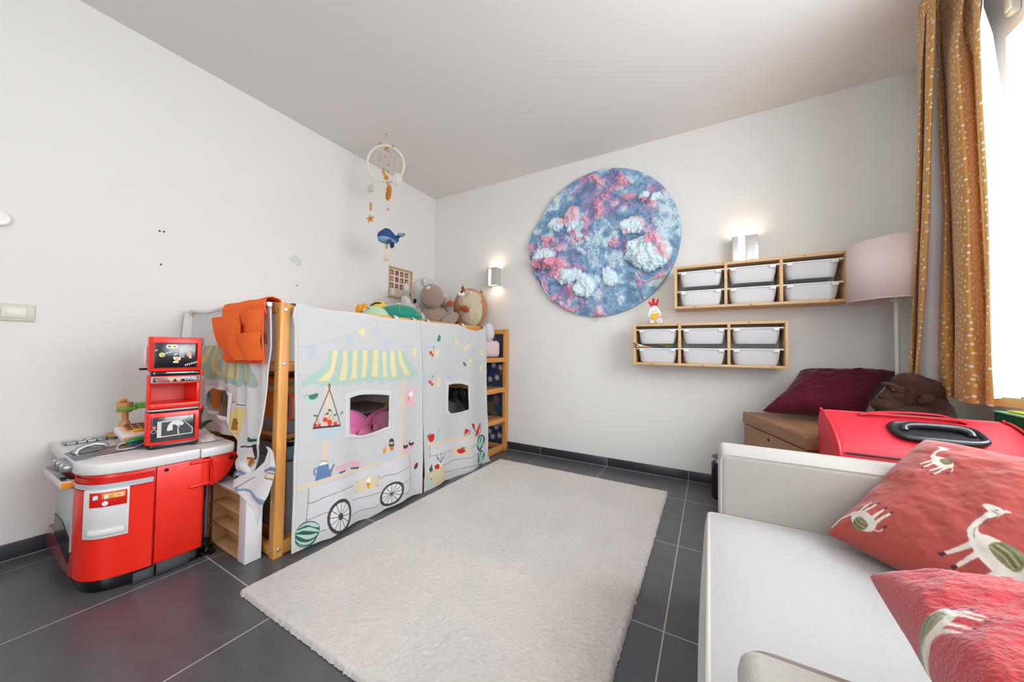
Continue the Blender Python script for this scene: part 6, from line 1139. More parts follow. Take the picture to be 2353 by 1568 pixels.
# ---------------------------------------------------------------- round relief artwork
t = thing('relief_artwork', 'large round textured artwork in blue and pink lumps hanging on the back wall', 'artwork', (1.86, 0, 1.86))
def relief():
    cx, cz, R = 1.862, 1.862, .622; n = 360
    u, v = np.meshgrid(np.linspace(-1, 1, n), np.linspace(-1, 1, n)); r = np.maximum(np.abs(u), np.abs(v)); an = np.arctan2(v, u)
    X = cx+R*r*np.cos(an); Z = cz+R*r*np.sin(an); x = (X-cx).ravel(); z = (Z-cz).ravel(); rr_ = np.hypot(x, z)
    wx = fbm2(x*5, z*5, 3, 1)*.10; wz = fbm2(x*5, z*5, 3, 7)*.10
    a = fbm2((x+wx)*6, (z+wz)*6, 5, 2); ridg = 1-np.abs(fbm2((x+wx)*4.5, (z+wz)*4.5, 4, 11))*2.2; lump = fbm2(x*16, z*16, 4, 4); fine = fbm2(x*55, z*55, 4, 5)
    H = .006+.012*np.clip(a, -.4, 1)+.010*np.clip(lump, -.2, 1)+.006*fine
    pink = np.clip((ridg-.62)*6, 0, 1)*np.clip(fbm2(x*2.6+5, z*2.6, 3, 21)*4+.75, 0, 1); H = H+pink*.012*(1+lump)
    pale = np.clip(lump*1.8+a*.7+.12, 0, 1)
    big = [(-.245, .235, .085, .15, 'w'), (.395, -.115, .17, .13, 'w'), (-.50, -.08, .13, .11, 'wp'), (-.355, -.155, .08, .085, 'p'), (-.40, .21, .10, .06, 'w'), (.28, .10, .09, .07, 'w'), (.34, .30, .055, .05, 'wp'), (.46, .27, .055, .055, 'wp'), (-.12, -.36, .10, .10, 'w'), (-.26, -.27, .11, .07, 'w'), (.10, -.30, .06, .09, 'w'), (-.48, .07, .06, .05, 'p'), (.22, .36, .06, .035, 'p'), (.42, -.03, .06, .05, 'p')]
    P_ = np.zeros_like(x); W_ = np.zeros_like(x)
    for bx, bz, ax, az, k in big:
        d = np.hypot((x-bx+.02*lump+wx*.5)/ax, (z-bz+.02*fine+wz*.5)/az); h = np.clip(1-d*d, 0, 1)**.5; s = min(ax, az)
        H = H+h*s*.52*(1+.25*lump+.12*fine); m_ = np.clip((1-d)*6, 0, 1)
        if k == 'w': W_ = np.maximum(W_, m_)
        elif k == 'p': P_ = np.maximum(P_, m_)
        else:
            q_ = np.clip(((z-bz)/az+.15)*5+lump, 0, 1); W_ = np.maximum(W_, m_*q_); P_ = np.maximum(P_, m_*(1-q_))
    pk2 = np.clip(fbm2(x*8+2, z*8, 3, 31)*5-1.0, 0, 1); P_ = np.maximum(P_*1, W_*pk2*.7)
    c = np.array; blue = c(lin('#94b7d2')); dblue = c(lin('#7da2c2')); palec = c(lin('#d3e6ec')); pinkc = c(lin('#ee9db2')); purp = c(lin('#a58bba')); deep = c(lin('#55718f'))
    k = np.clip(.5+a*1.4, 0, 1)[:, None]; col = dblue*(1-k)+blue*k
    k = (pale*.85)[:, None]; col = col*(1-k)+palec*k
    k = np.clip(pink*1.1+np.clip(fbm2(x*3+1, z*3, 4, 41)*3-.7, 0, 1)*.5, 0, 1)[:, None]; pc = purp*(1-np.clip(.35+lump*2.0, 0, 1))[:, None]+pinkc*np.clip(.35+lump*2.0, 0, 1)[:, None]; col = col*(1-k*.85)+pc*k*.85
    col = col*(1-W_[:, None])+palec*1.08*W_[:, None]; col = col*(1-P_[:, None]*.9)+pinkc*P_[:, None]*.9
    sp = np.clip(fbm2(x*90, z*90, 2, 51)*5-1.9, 0, 1)[:, None]*(1-.6*W_[:, None]); col = col*(1-sp*.6)+deep*sp*.6; cr = np.clip(-lump*3-.75, 0, 1)[:, None]*(1-W_[:, None]); col = col*(1-cr*.55)+deep*cr*.55
    rim = np.clip((R-rr_)/.012, 0, 1); H = .02+np.maximum(H, -.002)*(.4+.6*rim)
    ov = np.clip((rr_-R*.8)/(R*.2), 0, 1)*P_*0; sc_ = 1+.045*np.clip(fbm2(x*3, z*3, 2, 61), 0, 1)*(rr_/R)**8*(x < -.4)*2.2
    X = cx+x*sc_; Z = cz+z*sc_; V = np.stack([X, -.012-H, Z], -1)
    npmesh('relief', V, gridfaces(n, n), mat('painted_relief', '#8fb0c8', .8, attr='print', bump=(160, .6, .004), spec=.2), t, cols=np.clip(col, 0, 1))
    b = MB(); b.lathe([(R*.985, 0), (R, .006), (R*1.0, .032)], (cx, -.0005, cz), 160, (0, -1, 0), cap=False); b.lathe([(.0005, 0), (R*.985, 0)], (cx, -.0008, cz), 60, (0, -1, 0), cap=False); b.build('backing_disc', mat('artwork_edge', '#8aa3b8', .8), t)
    b = MB(); 
    for k_ in range(4): b.tube([tuple(p) for p in smoothpoly([(1.83, -.012, 1.243), (1.815+.012*k_, -.02, 1.222), (1.80+.018*k_, -.018, 1.205+.006*(k_ % 2)), (1.822+.01*k_, -.015, 1.198)], False, 5)], .0012, 5)
    b.build('cord', mat('natural_cord', '#c9b89a', .9), t)
relief()

# ---------------------------------------------------------------- wall shelves with plastic bins
SHX = wood('shelf_pine', '#dcb98c', '#cfa473', 0, 7, .5)
BIN = mat('milky_plastic', '#e6e6e8', .35, spec=.4, transl=.25)
def bin_proto():
    t = thing('storage_bin', '', 'storage bin', (0, 0, 0))
    w_, d, h = .272, .185, .099; b = MB(); n = 48
    def ring(k, z, inset, r):
        pts = []; hw, hd = w_/2-inset, d/2-inset*.6
        for i in range(n):
            a = 2*PI*i/n; cx_, cy_ = math.cos(a), math.sin(a); e = 2/6.; pts.append((hw*math.copysign(abs(cx_)**e, cx_), hd*math.copysign(abs(cy_)**e, cy_), z))
        return pts
    rows = [(.001, .05), (0, .028), (.006, .022), (.02, .018), (h*.6, .010), (h, .006), (h, .009), (h*.6, .013), (.02, .021), (.006, .026), (.0045, .05)]
    vs = []; fs = []
    for z, ins in rows: vs += ring(0, z, ins, 0)
    for k in range(len(rows)-1):
        for i in range(n): fs.append((k*n+i, k*n+(i+1) % n, (k+1)*n+(i+1) % n, (k+1)*n+i))
    fs.append(tuple(range(n))[::-1]); fs.append(tuple((len(rows)-1)*n+j for j in range(n)))
    b.add(vs, fs); b.build('tub', BIN, t, local=True)
    b = MB(); hw = w_/2+.006
    for lo, hi in (((-hw, -d/2-.004, h-.002), (hw, -d/2+.012, h+.007)), ((-hw, d/2-.012, h-.002), (hw, d/2, h+.007)), ((-hw, -d/2, h-.002), (-hw+.014, d/2, h+.007)), ((hw-.014, -d/2, h-.002), (hw, d/2, h+.007))): b.box(lo, hi, .003)
    b.build('rim', mat('bin_rim', '#e4e4e5', .35), t, local=True)
    for sx in (-1, 1):
        b = MB(); b.box((sx*.105-.016, -d/2-.0035, h-.016), (sx*.105+.016, -d/2+.006, h), .002); b.build('grip_tab', mat('bin_rim', '#e4e4e5', .35), t, local=True)
    return t
bp = bin_proto(); first = [True]
def place_bin(x, y, z, label, group):
    global bp
    if first[0]: first[0] = False; bp.location = (x, y, z); o = bp; o['label'] = label
    else: o = dup(bp, (x, y, z), label=label)
    o['group'] = group; return o
def shelf_unit(x0, x1, z0, z1, label, divs):
    t = thing('wall_shelf', label, 'shelf', ((x0+x1)/2, 0, z0)); th = .017; y0, y1 = -.212, -.001
    for n_, lo, hi in (('side_board', (x0, y0, z0), (x0+th, y1, z1)), ('side_board', (x1-th, y0, z0), (x1, y1, z1)), ('top_board', (x0+th, y0+.002, z1-th), (x1-th, y1, z1)), ('bottom_board', (x0+th, y0+.002, z0), (x1-th, y1, z0+th))):
        b = MB(); b.box(lo, hi, .0015); b.build(n_, SHX, t)
    for x in divs:
        b = MB(); b.box((x-th/2, y0+.002, z0+th), (x+th/2, y1, z1-th), .001); dv = b.build('divider', SHX, t)
    for x in [x0+th]+[d+s*th/2 for d in divs for s in (-1, 1)]+[x1-th]:
        for z in (z0+.118, z1-.045):
            s = 1 if x in [x0+th]+[d+th/2 for d in divs] else -1
            b = MB(); b.box((min(x, x+s*.005), y0+.006, z-.007), (max(x, x+s*.005), y1-.01, z), .001); b.build('bin_runner', SHX, t)
    b = MB()
    for (x, z) in ((x0+.13, z0+.009), (x1-.2, z1-.008), (x0+.45, z0+.008), (x1-.08, z0+.009), (x0+.3, z1-.009)):
        b.prism([(x+.010*math.cos(k), z+.0035*math.sin(k)) for k in range(6)], (0, y0+.0013, 0), (1, 0, 0), (0, 0, 1), .0002)
    b.build('knot', mat('pine_knot', '#a5683c', .6), t)
    return t
LX = (2.174, 3.092, .853, 1.153); UX = (2.452, 3.372, 1.254, 1.553)
def divs(x0, x1): return [x0+.017+(x1-x0-.034)*k/3 for k in (1, 2)]
shelf_unit(*LX, 'lower pine wall shelf with six white bins and a paper hen on top', divs(*LX[:2]))
shelf_unit(*UX, 'upper pine wall shelf with six white bins, just below a wall lamp', divs(*UX[:2]))
cols3 = ('left', 'middle', 'right'); rowsn = ('top', 'bottom')
for (sh, nm) in ((LX, 'lower'), (UX, 'upper')):
    for c in range(3):
        for r in range(2):
            xc = sh[0]+.017+(sh[1]-sh[0]-.034)*(c+.5)/3; z = sh[3]-.045-.101 if r == 0 else sh[2]+.118-.101
            lab = 'white plastic bin in the %s row, %s column of the %s wall shelf' % (rowsn[r], cols3[c], nm)
            if nm == 'lower' and c == 0 and r == 1: lab = 'white plastic bin holding paint brushes and coloured plates on the lower wall shelf'
            place_bin(xc, -.112, z+.0005, lab, 'white bins in the wall shelves')
# brushes and plates in the bottom left bin of the lower shelf
zb_ = .853+.118+.006
for k, (dx, c_) in enumerate(((0, '#8a5a34'), (.012, '#a06a3e'), (.024, '#7a4c2c'), (.006, '#936040'))):
    t = thing('paint_brush', 'brown-bristled paint brush leaning out of the lower left bin of the lower shelf', 'paint brush', (2.23, -.2, zb_), group='paint brushes in the bin')
    a = Vector((2.175+dx, -.222-.006*k, zb_+.036-.008*k)); c2 = Vector((2.275+dx*1.2, -.165-.008*k, zb_+.004)); d = (c2-a).normalized()
    b = MB(); b.tube([a-d*.0, a+d*.012, a+d*.024], [.0015, .0055, .004], 8); b.build('bristles', mat('bristle', '#8a5230', .9), t)
    b = MB(); b.tube([a+d*.024, a+d*.040], .0042, 10); b.build('ferrule', STEEL, t)
    b = MB(); b.tube([a+d*.040, a+d*.07, c2], [.0035, .0045, .002], 8); b.build('handle', mat('white_plastic', '#e6e6e6', .35) if k < 2 else mat('brush_wood', '#c98f55', .5), t)
for k, c_ in enumerate(('#2f9bc0', '#d4343c', '#46a860', '#ecc531')):
    t = tag(MB().lathe([(.0005, 0), (.04, 0), (.052, .004), (.052, .005), (.04, .0015), (.0005, .0015)], (2.395, -.175+.0*k, zb_+.003+k*.0042), 32).build('picnic_plate', mat('plate_%d' % k, c_, .4)), '%s plastic plate in the stack lying in the lower left bin' % ('blue', 'red', 'green', 'yellow')[k], 'plate', 'stacked coloured plates')
# paper hen
zt2 = 1.1535
t = thing('paper_hen', 'white paper hen craft with red comb and yellow beak on the lower shelf', 'craft', (2.305, -.12, zt2))
PAP = mat('white_paper', '#e9e9ea', .7); cxh = 2.312
b = MB()
for s in (-1, 1): b.ell((cxh+s*.026+.004, -.125, zt2+.026), (.028, .026, .0255), n=24)
b.build('body', PAP, t)
for s in (-1, 1):
    b = MB()
    for k in (-1, 0, 1): b.tube([(cxh+s*.036+k*.008*0+.004+k*.006, -.1515+abs(k)*.002, zt2+.036), (cxh+s*.036+k*.010, -.1535+abs(k)*.002, zt2+.020)], .0008, 4)
    b.build('drawn_feather', mat('dark_print', '#2c2730', .6), t)
b = MB(); hd = smoothpoly([(-.038, -.022), (-.040, .005), (-.022, .045), (0, .058), (.022, .047), (.045, .008), (.046, -.016), (.02, -.03), (-.01, -.032)]); b.prism([tuple(p) for p in hd], (cxh, -.150, zt2+.082), (1, 0, 0), (0, 0, 1), .002); b.build('head', PAP, t)
b = MB(); cm = smoothpoly([(-.014, -.006), (-.036, .022), (-.04, .036), (-.032, .042), (-.02, .026), (-.016, .03), (-.014, .058), (-.002, .064), (.004, .05), (.004, .028), (.012, .03), (.022, .054), (.032, .052), (.030, .034), (.016, -.004)]); b.prism([tuple(p) for p in cm], (cxh, -.1495, zt2+.132), (1, 0, 0), (0, 0, 1), .0015); b.build('comb', mat('red_card', '#d6141c', .7), t)
b = MB(); b.prism([(-.026, .016), (.030, .020), (.034, .010), (-.004, -.038), (-.028, .002)], (cxh+.004, -.156, zt2+.062), (1, 0, 0), (0, 0, 1), .0012); b.prism([(-.028, .002), (.034, .010), (.028, .018), (-.026, .016)], (cxh+.004, -.1585, zt2+.062), (1, 0, 0), (0, 0, 1), .001); b.build('beak', mat('yellow_card', '#eebb1a', .7), t)
for s in (-1, 1):
    b = MB(); b.lathe([(.006, 0), (.005, .0025), (.0005, .003)], (cxh+s*.012, -.1523, zt2+.098+s*.002), 14, (0, -1, 0)); e = b.build('eye', mat('toy_white', '#dedcd8', .35), t)
    b = MB(); b.lathe([(.0028, 0), (.0005, .001)], (cxh+s*.012+.001, -.1553, zt2+.097+s*.002), 10, (0, -1, 0)); b.build('pupil', mat('black_plastic', '#0b0b0d', .25), e)
    b = MB()
    for k in range(3): b.tube([(cxh+s*.03, -.13, zt2+.045), (cxh+s*.06, -.132+.003*k, zt2+.052+.002*k), (cxh+s*.098, -.135, zt2+.040+.003*k)], .0007, 4)
    b.build('straw_wing', mat('straw', '#c9a873', .8), t)
    b = MB(); b.ell((cxh+s*.014, -.154, zt2+.0035), (.012, .014, .0035), n=14, k=6); b.build('foot', mat('yellow_card', '#eebb1a', .7), t)

# ---------------------------------------------------------------- wall lamps
WARM = mat('lit_diffuser', '#fff2dc', .5, emit=('#ffe6c0', .7))
ALU = mat('brushed_silver', '#c2c1bc', .35, .35)
def sconce(x0, x1, z0, z1, label, wl_, gap):
    t = thing('wall_lamp', label, 'wall lamp', ((x0+x1)/2, 0, z0)); y0 = -.095; ga, gb = gap
    b = MB(); b.box((x0+.012, -.012, z0+.01), (x1-.012, -.001, z1-.01), .002); b.build('back_plate', ALU, t)
    b = MB(); b.box((x0, y0, z0), (x0+.006, -.006, z1), .002); b.box((x0, y0-.004, z0), (ga, y0+.001, z1), .002); b.build('cover', ALU, t)
    b = MB(); b.box((x1-.006, y0, z0), (x1, -.006, z1), .002); b.box((gb, y0-.004, z0), (x1, y0+.001, z1), .002); b.build('cover', ALU, t)
    b = MB(); b.box((x0+.012, y0+.008, z0+.012), (x1-.012, -.020, z1-.012), .004); b.build('diffuser', WARM, t)
    for dz, nm in ((z1+.012, 'up'), (z0-.012, 'down')):
        l = bpy.data.lights.new('lamp_light', 'AREA'); l.shape = 'RECTANGLE'; l.size = x1-x0-.03; l.size_y = .06; l.energy = .016 if nm == 'down' else .032; l.color = (1, .76, .48)
        o = bpy.data.objects.new('lamp_light', l); C.objects.link(o); o.parent = t; I = WM[t.name].inverted(); o.location = I @ Vector(((x0+x1)/2, -.05, dz)); o.rotation_euler = (PI if nm == 'up' else 0, 0, 0)
    return t
sconce(.778, .888, 1.580, 1.752, 'small silver wall lamp glowing warm above the head of the loft bed', 1, (.795, .822))
sconce(2.806, 2.955, 1.573, 1.748, 'wide silver wall lamp glowing warm above the upper pine shelf', 2, (2.842, 2.880))

# ---------------------------------------------------------------- picture frame on the left wall
t = thing('picture_frame', 'thin wooden frame with a grid of small photos on the left wall', 'picture frame', (0, -.48, 1.45))
fy0, fy1, fz0, fz1 = -.645, -.345, 1.445, 1.742; fm = wood('frame_ash', '#cfae86', '#bf9b70', 1, 12)
for lo, hi in (((.001, fy0, fz0), (.026, fy0+.014, fz1)), ((.001, fy1-.014, fz0), (.026, fy1, fz1)), ((.001, fy0+.014, fz0), (.026, fy1-.014, fz0+.014)), ((.001, fy0+.014, fz1-.014), (.026, fy1-.014, fz1))):
    b = MB(); b.box(lo, hi, .001); b.build('frame_bar', fm, t)
b = MB(); b.box((.001, fy0-.022, fz0-.002), (.020, fy0-.0005, fz1+.002), .001); b.build('side_panel', PAP, t)
b = MB(); b.box((.002, fy0+.014, fz0+.014), (.006, fy1-.014, fz1-.014)); b.build('mount', mat('cream_card', '#e0d3c0', .8), t)
rnd = random.Random(3)
for r in range(3):
    for c in range(4):
        y = fy0+.030+c*.062; z = fz1-.075-r*.064; b = MB(); b.box((.0062, y, z), (.0072, y+.040, z+.046)); ph = b.build('small_photo', mat('photo_%d' % ((r*4+c) % 5), ('#7a4a48', '#6d5552', '#84403c', '#5c4a4c', '#97706a')[(r*4+c) % 5], .4), t)
        b = MB(); b.ell((.0073, y+.020+rnd.uniform(-.006, .006), z+.02), (.0006, .011, .014), n=12, k=6); b.build('small_photo_figure', mat('photo_fig_%d' % (c % 3), ('#d9b3a4', '#b8403c', '#c9a59a')[c % 3], .4), ph)
b = MB(); b.box((.0062, fy0+.05, fz0+.03), (.0085, fy0+.085, fz0+.085), .001); b.build('card_tag', PAP, t)
b = MB(); b.lathe([(.026, 0), (.026, .003), (.023, .004), (.0005, .004)], (.0062, fy0+.165, fz0+.05), 30, (1, 0, 0)); b.build('round_medal', mat('cream_card2', '#e6dccd', .7), t)

# ---------------------------------------------------------------- hanging mobile
hk = (0.4756, -1.086, 2.629); mx_, my_ = hk[0], hk[1]
t = thing('baby_mobile', 'hanging mobile with white ring, wooden beads, clouds, mustard sun and blue whale', 'mobile', (mx_, my_, 2.6))
CORD = mat('cream_cord', '#e2dac9', .9); BEAD = mat('beech_bead', '#c8965f', .5); MUS = mat('mustard_felt', '#c9821c', .95, bump=(500, .4, .001)); KN = mat('cream_knit', '#d8d0c5', .95, bump=(260, .9, .004))
def mp(px, py): return (px, py)
b = MB(); b.lathe([(.006, -.004), (.006, 0)], (mx_, my_, 2.628), 14); b.tube([(mx_, my_, 2.628), (mx_, my_, 2.612)]+[(mx_+.008*math.sin(a), my_, 2.604+.008*math.cos(a)) for a in np.linspace(0, 5, 10)], .0016, 6); b.build('ceiling_hook', STEEL, t)
rc = (0.4764, -1.086, 2.39); ringP = []
for k in range(48):
    a = 2*PI*k/48; p = rr*(.142*math.cos(a))+uu*(.128*math.sin(a))-fw*(.03*math.sin(a)); ringP.append(Vector(rc)+p)
b = MB(); b.tube(ringP, .0085, 10, closed=True); b.build('ring', mat('ring_wrap', '#e3dccb', .9, bump=(300, .5, .002)), t)
def string(a, c, r=.0009):
    b = MB(); b.tube([a, c], r, 5, cap=False); b.build('string', CORD, t)
def bead(p, r=.0105):
    b = MB(); b.ell(p, r, n=14, k=8); b.build('bead', BEAD, t)
A1 = Vector((mx_, my_, 2.597))
for k in (4, 14, 26, 40): string(A1, ringP[k])
for p, r in (((0.4076, -1.086, 2.572), .011), ((0.5528, -1.086, 2.51), .0105), ((0.4894, -1.086, 2.518), .011), ((0.4699, -1.086, 2.509), .011), ((0.5002, -1.086, 2.487), .010), ((0.4669, -1.086, 2.451), .0095), ((0.5088, -1.086, 2.375), .0105), ((0.5056, -1.086, 2.324), .0105), ((0.4501, -1.086, 2.359), .0105), ((0.4508, -1.086, 2.338), .0105), ((0.4616, -1.086, 2.313), .0105), ((0.5039, -1.086, 2.229), .010),
             ((0.3107, -1.086, 2.107), .011), ((0.3115, -1.086, 2.084), .011), ((0.3123, -1.086, 2.064), .011), ((0.513, -1.086, 2.025), .0105), ((0.5049, -1.086, 1.755), .012), ((0.508, -1.086, 1.738), .011), ((0.5085, -1.086, 1.721), .0105)): bead(p, r)
string(A1, (0.5039, -1.086, 2.229)); string((0.5039, -1.086, 2.229), (0.513, -1.086, 2.025)); string((0.513, -1.086, 2.025), (0.5151, -1.086, 1.889)); string((0.3015, -1.086, 2.361), (0.3141, -1.086, 2.014)); string((0.4391, -1.086, 2.535), (0.4451, -1.086, 2.36)); string((0.614, -1.086, 2.378), (0.6025, -1.086, 2.297))
def felt(poly, c, th, m, name, turn=0):
    """stuffed flat shape in the plane across the room, turned about the vertical"""
    U = Vector((math.cos(turn), math.sin(turn), 0)); b = MB(); pts = [tuple(p) for p in poly]; Nn = U.cross(Vector((0, 0, 1)))
    n = len(pts); cx_ = sum(p[0] for p in pts)/n; cy_ = sum(p[1] for p in pts)/n; vs = []; c = Vector(c)
    lv = [(1, 0), (.93, .55), (.7, .9), (.35, 1), (.0, 1.02)]
    for s in (1, -1):
        for k, (q_, h) in enumerate(lv):
            for (x, z) in pts: vs.append(c+U*(cx_+(x-cx_)*q_)+Vector((0, 0, cy_+(z-cy_)*q_))+Nn*(s*h*th/2))
    fs = []; L_ = len(lv)
    for s in range(2):
        for k in range(L_-1):
            for i in range(n):
                o_ = s*L_*n; f = (o_+k*n+i, o_+k*n+(i+1) % n, o_+(k+1)*n+(i+1) % n, o_+(k+1)*n+i); fs.append(f if s == 0 else f[::-1])
    b.add(vs, fs); return b.build(name, m, t)
star = []
for k in range(10): a = PI/2+k*PI/5+.2; r_ = .036 if k % 2 == 0 else .016; star.append((r_*math.cos(a), r_*math.sin(a)))
felt(smoothpoly(star, True, 3), (0.3098, -1.086, 1.987), .014, MUS, 'star', .45)
sun = []
for k in range(26): a = k*2*PI/26; r_ = .056 if k % 2 == 0 else .036; sun.append((r_*math.cos(a)*.85, r_*math.sin(a)*1.15))
felt(sun, (0.5161, -1.086, 2.154), .022, MUS, 'sun', -.25)
felt([(x*.45, z*.4) for x, z in sun], (0.4874, -1.086, 2.28), .01, MUS, 'sun', .9)
def cloud(px, rx, rz, turn=0):
    b = MB(); c = Vector(px); U = Vector((math.cos(turn), math.sin(turn), 0))
    for dx, dz, r_ in ((0, 0, .6), (-.55, -.1, .42), (.55, -.12, .42), (.25, .3, .42), (-.25, .28, .4)): b.ell(c+U*(dx*rx)+Vector((0, 0, dz*rz)), (r_*rx, r_*.012/ .5, r_*rz*1.1), Matrix.Rotation(turn, 3, 'Z'), 16, 10)
    b.build('cloud', KN, t, remesh=.004, relax=3)
cloud((0.3704, -1.04, 2.483), .055, .034); cloud((0.5683, -1.05, 2.26), .045, .075, .8); cloud((0.3113, -1.086, 2.234), .045, .05)
# whale
WR = Matrix.Rotation(.62, 3, 'Z')
wc = Vector((0.5275, -1.086, 1.806)); NV = mat('navy_felt', '#2c4a7c', .95, bump=(500, .4, .001)); LB = mat('pale_blue_felt', '#8299b8', .95, bump=(500, .4, .001))
b = MB(); b.ell(wc+WR @ Vector((-.018, 0, .004)), (.066, .045, .052), WR); b.ell(wc+WR @ Vector((-.015, 0, .022)), (.045, .036, .045), WR); b.ell(wc+WR @ Vector((.035, 0, -.01)), (.045, .028, .030), WR @ Euler((0, .5, 0)).to_matrix()); b.ell(wc+WR @ Vector((.068, 0, .003)), (.03, .014, .014), WR @ Euler((0, -.6, 0)).to_matrix()); b.build('whale_body', NV, t, remesh=.004, relax=4)
b = MB(); b.ell(wc+WR @ Vector((-.022, 0, -.016)), (.060, .046, .034), WR); b.ell(wc+WR @ Vector((.034, 0, -.024)), (.036, .026, .020), WR @ Euler((0, .4, 0)).to_matrix()); b.build('whale_belly', LB, t, remesh=.004, relax=4)
for s in (-1, 1):
    b = MB(); b.ell(wc+WR @ Vector((.098, s*.026-.01, .017+s*.008)), (.020, .034, .012), WR @ Euler((0, -.3, s*.5)).to_matrix()); b.build('whale_fluke', NV if s > 0 else LB, t)
    b = MB(); b.ell(wc+WR @ Vector((.016, s*.045, -.048)), (.018, .010, .026), WR @ Euler((s*.5, .3, 0)).to_matrix()); b.build('whale_fin', NV, t)
b = MB(); b.ell(wc+WR @ Vector((-.034, -.044, .014)), (.003, .004, .0065), n=10, k=6); b.build('whale_eye', BLK, t)
b = MB(); tz = wc.z-.098
for k in range(26):
    a = k*2.4; r_ = .022*math.sqrt((k+.5)/26); b.tube([(wc.x-.018, wc.y, tz+.004), (wc.x-.018+r_*.5*math.cos(a), wc.y+r_*.5*math.sin(a), tz-.035), (wc.x-.018+r_*math.cos(a), wc.y+r_*math.sin(a), tz-.082+.004*math.sin(k*5))], .0022, 5)
b.tube([(wc.x-.018, wc.y, tz+.012), (wc.x-.018, wc.y, tz-.012)], .008, 10); b.build('tassel', CORD, t)
# ---------------------------------------------------------------- soft toys on the bed
def plush(name, col, col2=None, sc=70): return mat(name, col, .95, bump=(sc*6, .9, .006), var=(sc*.5, col2 or col, .25), sheen=.5, spec=.05)
def blob(parts, name, m, t, vox=.006, relax=4, fur=(90, .0022)):
    b = MB()
    for p in parts:
        c, r = p[0], p[1]; R = Euler(p[2]).to_matrix() if len(p) > 2 else None; b.ell(c, r, R, 20, 14)
    return b.build(name, m, t, remesh=vox, relax=relax, fur=fur, smooth=180)
MZ = 1.036
# polar bear
t = thing('polar_bear_toy', 'big white plush polar bear slumped with its head down in front of the picture frame', 'soft toy', (.45, -.58, MZ))
W_ = plush('white_plush', '#dddcda', '#d0cecb')
hc = Vector((0.45, -0.6496, 1.452))
blob([((.42, -.50, 1.22), (.16, .17, .185)), ((.42, -.42, 1.40), (.14, .14, .13)), (tuple(hc+Vector((-.02, .06, .02))), (.12, .115, .125)), (tuple(hc+Vector((.06, -.03, -.065))), (.07, .065, .095), (.25, -.25, 0))], 'body', W_, t, .008, 5)
blob([((0.5, -0.8263, 1.275), (.06, .045, .13), (.6, 0, 0)), ((0.5, -0.8479, 1.19), (.07, .05, .17), (.75, 0, 0)), ((.5, -.86, 1.085), (.06, .07, .05))], 'front_leg', W_, t, .007)
blob([((.35, -.30, 1.10), (.08, .12, .065))], 'rear_leg', W_, t)
for p in ((0.46, -0.8319, 1.46), (0.52, -0.6707, 1.527)):
    b = MB(); b.ell(p, (.022, .028, .038), Euler((.2, 0, 0)).to_matrix()); e = b.build('ear', W_, t)
b = MB(); b.ell((0.575, -0.8481, 1.341), (.012, .026, .020), Euler((.3, 0, .3)).to_matrix()); b.build('nose', BLK, t)
b = MB(); b.ell((0.555, -0.8824, 1.39), (.005, .006, .007)); b.build('eye', BLK, t)
b = MB(); b.ell((0.575, -0.7808, 1.397), (.004, .005, .006)); b.build('eye', BLK, t)
# beige bear
t = thing('beige_bear_toy', 'beige-brown plush bear leaning back between the polar bear and the orange squirrel', 'soft toy', (.66, -.55, MZ))
B_ = plush('beige_plush', '#ab9484', '#9d8574')
bc = Vector((0.68, -0.7022, 1.251)); bh = Vector((0.68, -0.7584, 1.382))
blob([(tuple(bc+Vector((-.05, .05, -.05))), (.13, .155, .15)), ((.62, -.5, MZ+.07), (.13, .2, .07))], 'body', B_, t, .007)
blob([(tuple(bh), (.10, .093, .105), (.2, 0, 0)), (tuple(bh+Vector((-.03, .07, -.02))), (.08, .08, .08))], 'head', B_, t, .007)
blob([((0.74, -0.6699, 1.336), (.028, .03, .055), (.3, 0, .2)), ((0.76, -0.6482, 1.308), (.02, .022, .045), (-.2, 0, 0))], 'ear', B_, t, .005, 3)
blob([((0.78, -0.6576, 1.189), (.045, .13, .05), (.55, 0, 0))], 'arm', B_, t, .006); blob([((0.76, -0.9821, 1.196), (.04, .075, .035), (-.7, 0, 0))], 'arm', B_, t, .006)
b = MB(); b.ell(tuple(Vector((0.755, -0.8851, 1.427))+Vector((0, 0, 0))), (.02, .024, .015), Euler((.2, -.6, 0)).to_matrix()); b.build('pink_nose', mat('pink_felt', '#dcb3ab', .9), t)
# orange and cream round squirrel
t = thing('squirrel_toy', 'round orange and cream plush squirrel with brown arms at the end of the bed', 'soft toy', (.70, -.30, MZ))
O_ = plush('orange_plush', '#c98746', '#bb7738'); CR = plush('cream_plush', '#dccdb0', '#d1c09f', 50); BR = mat('rust_velvet', '#9c4318', .9, sheen=.4, bump=(300, .3, .001))
oc = Vector((0.7, -0.2497, 1.345))
blob([(tuple(oc), (.150, .185, .185)), (tuple(oc+Vector((-.02, -.01, -.12))), (.13, .15, .10))], 'body', O_, t, .007)
blob([(tuple(oc+Vector((.042, -.075, -.03))), (.125, .105, .165), (.1, 0, 0)), (tuple(oc+Vector((.055, -.045, .065))), (.085, .135, .075), (-.25, 0, 0)), (tuple(oc+Vector((.03, -.12, .04))), (.075, .07, .11)), (tuple(oc+Vector((.07, .02, .045))), (.07, .09, .055), (-.4, 0, 0))], 'cream_front', CR, t, .006, 4, (60, .004))
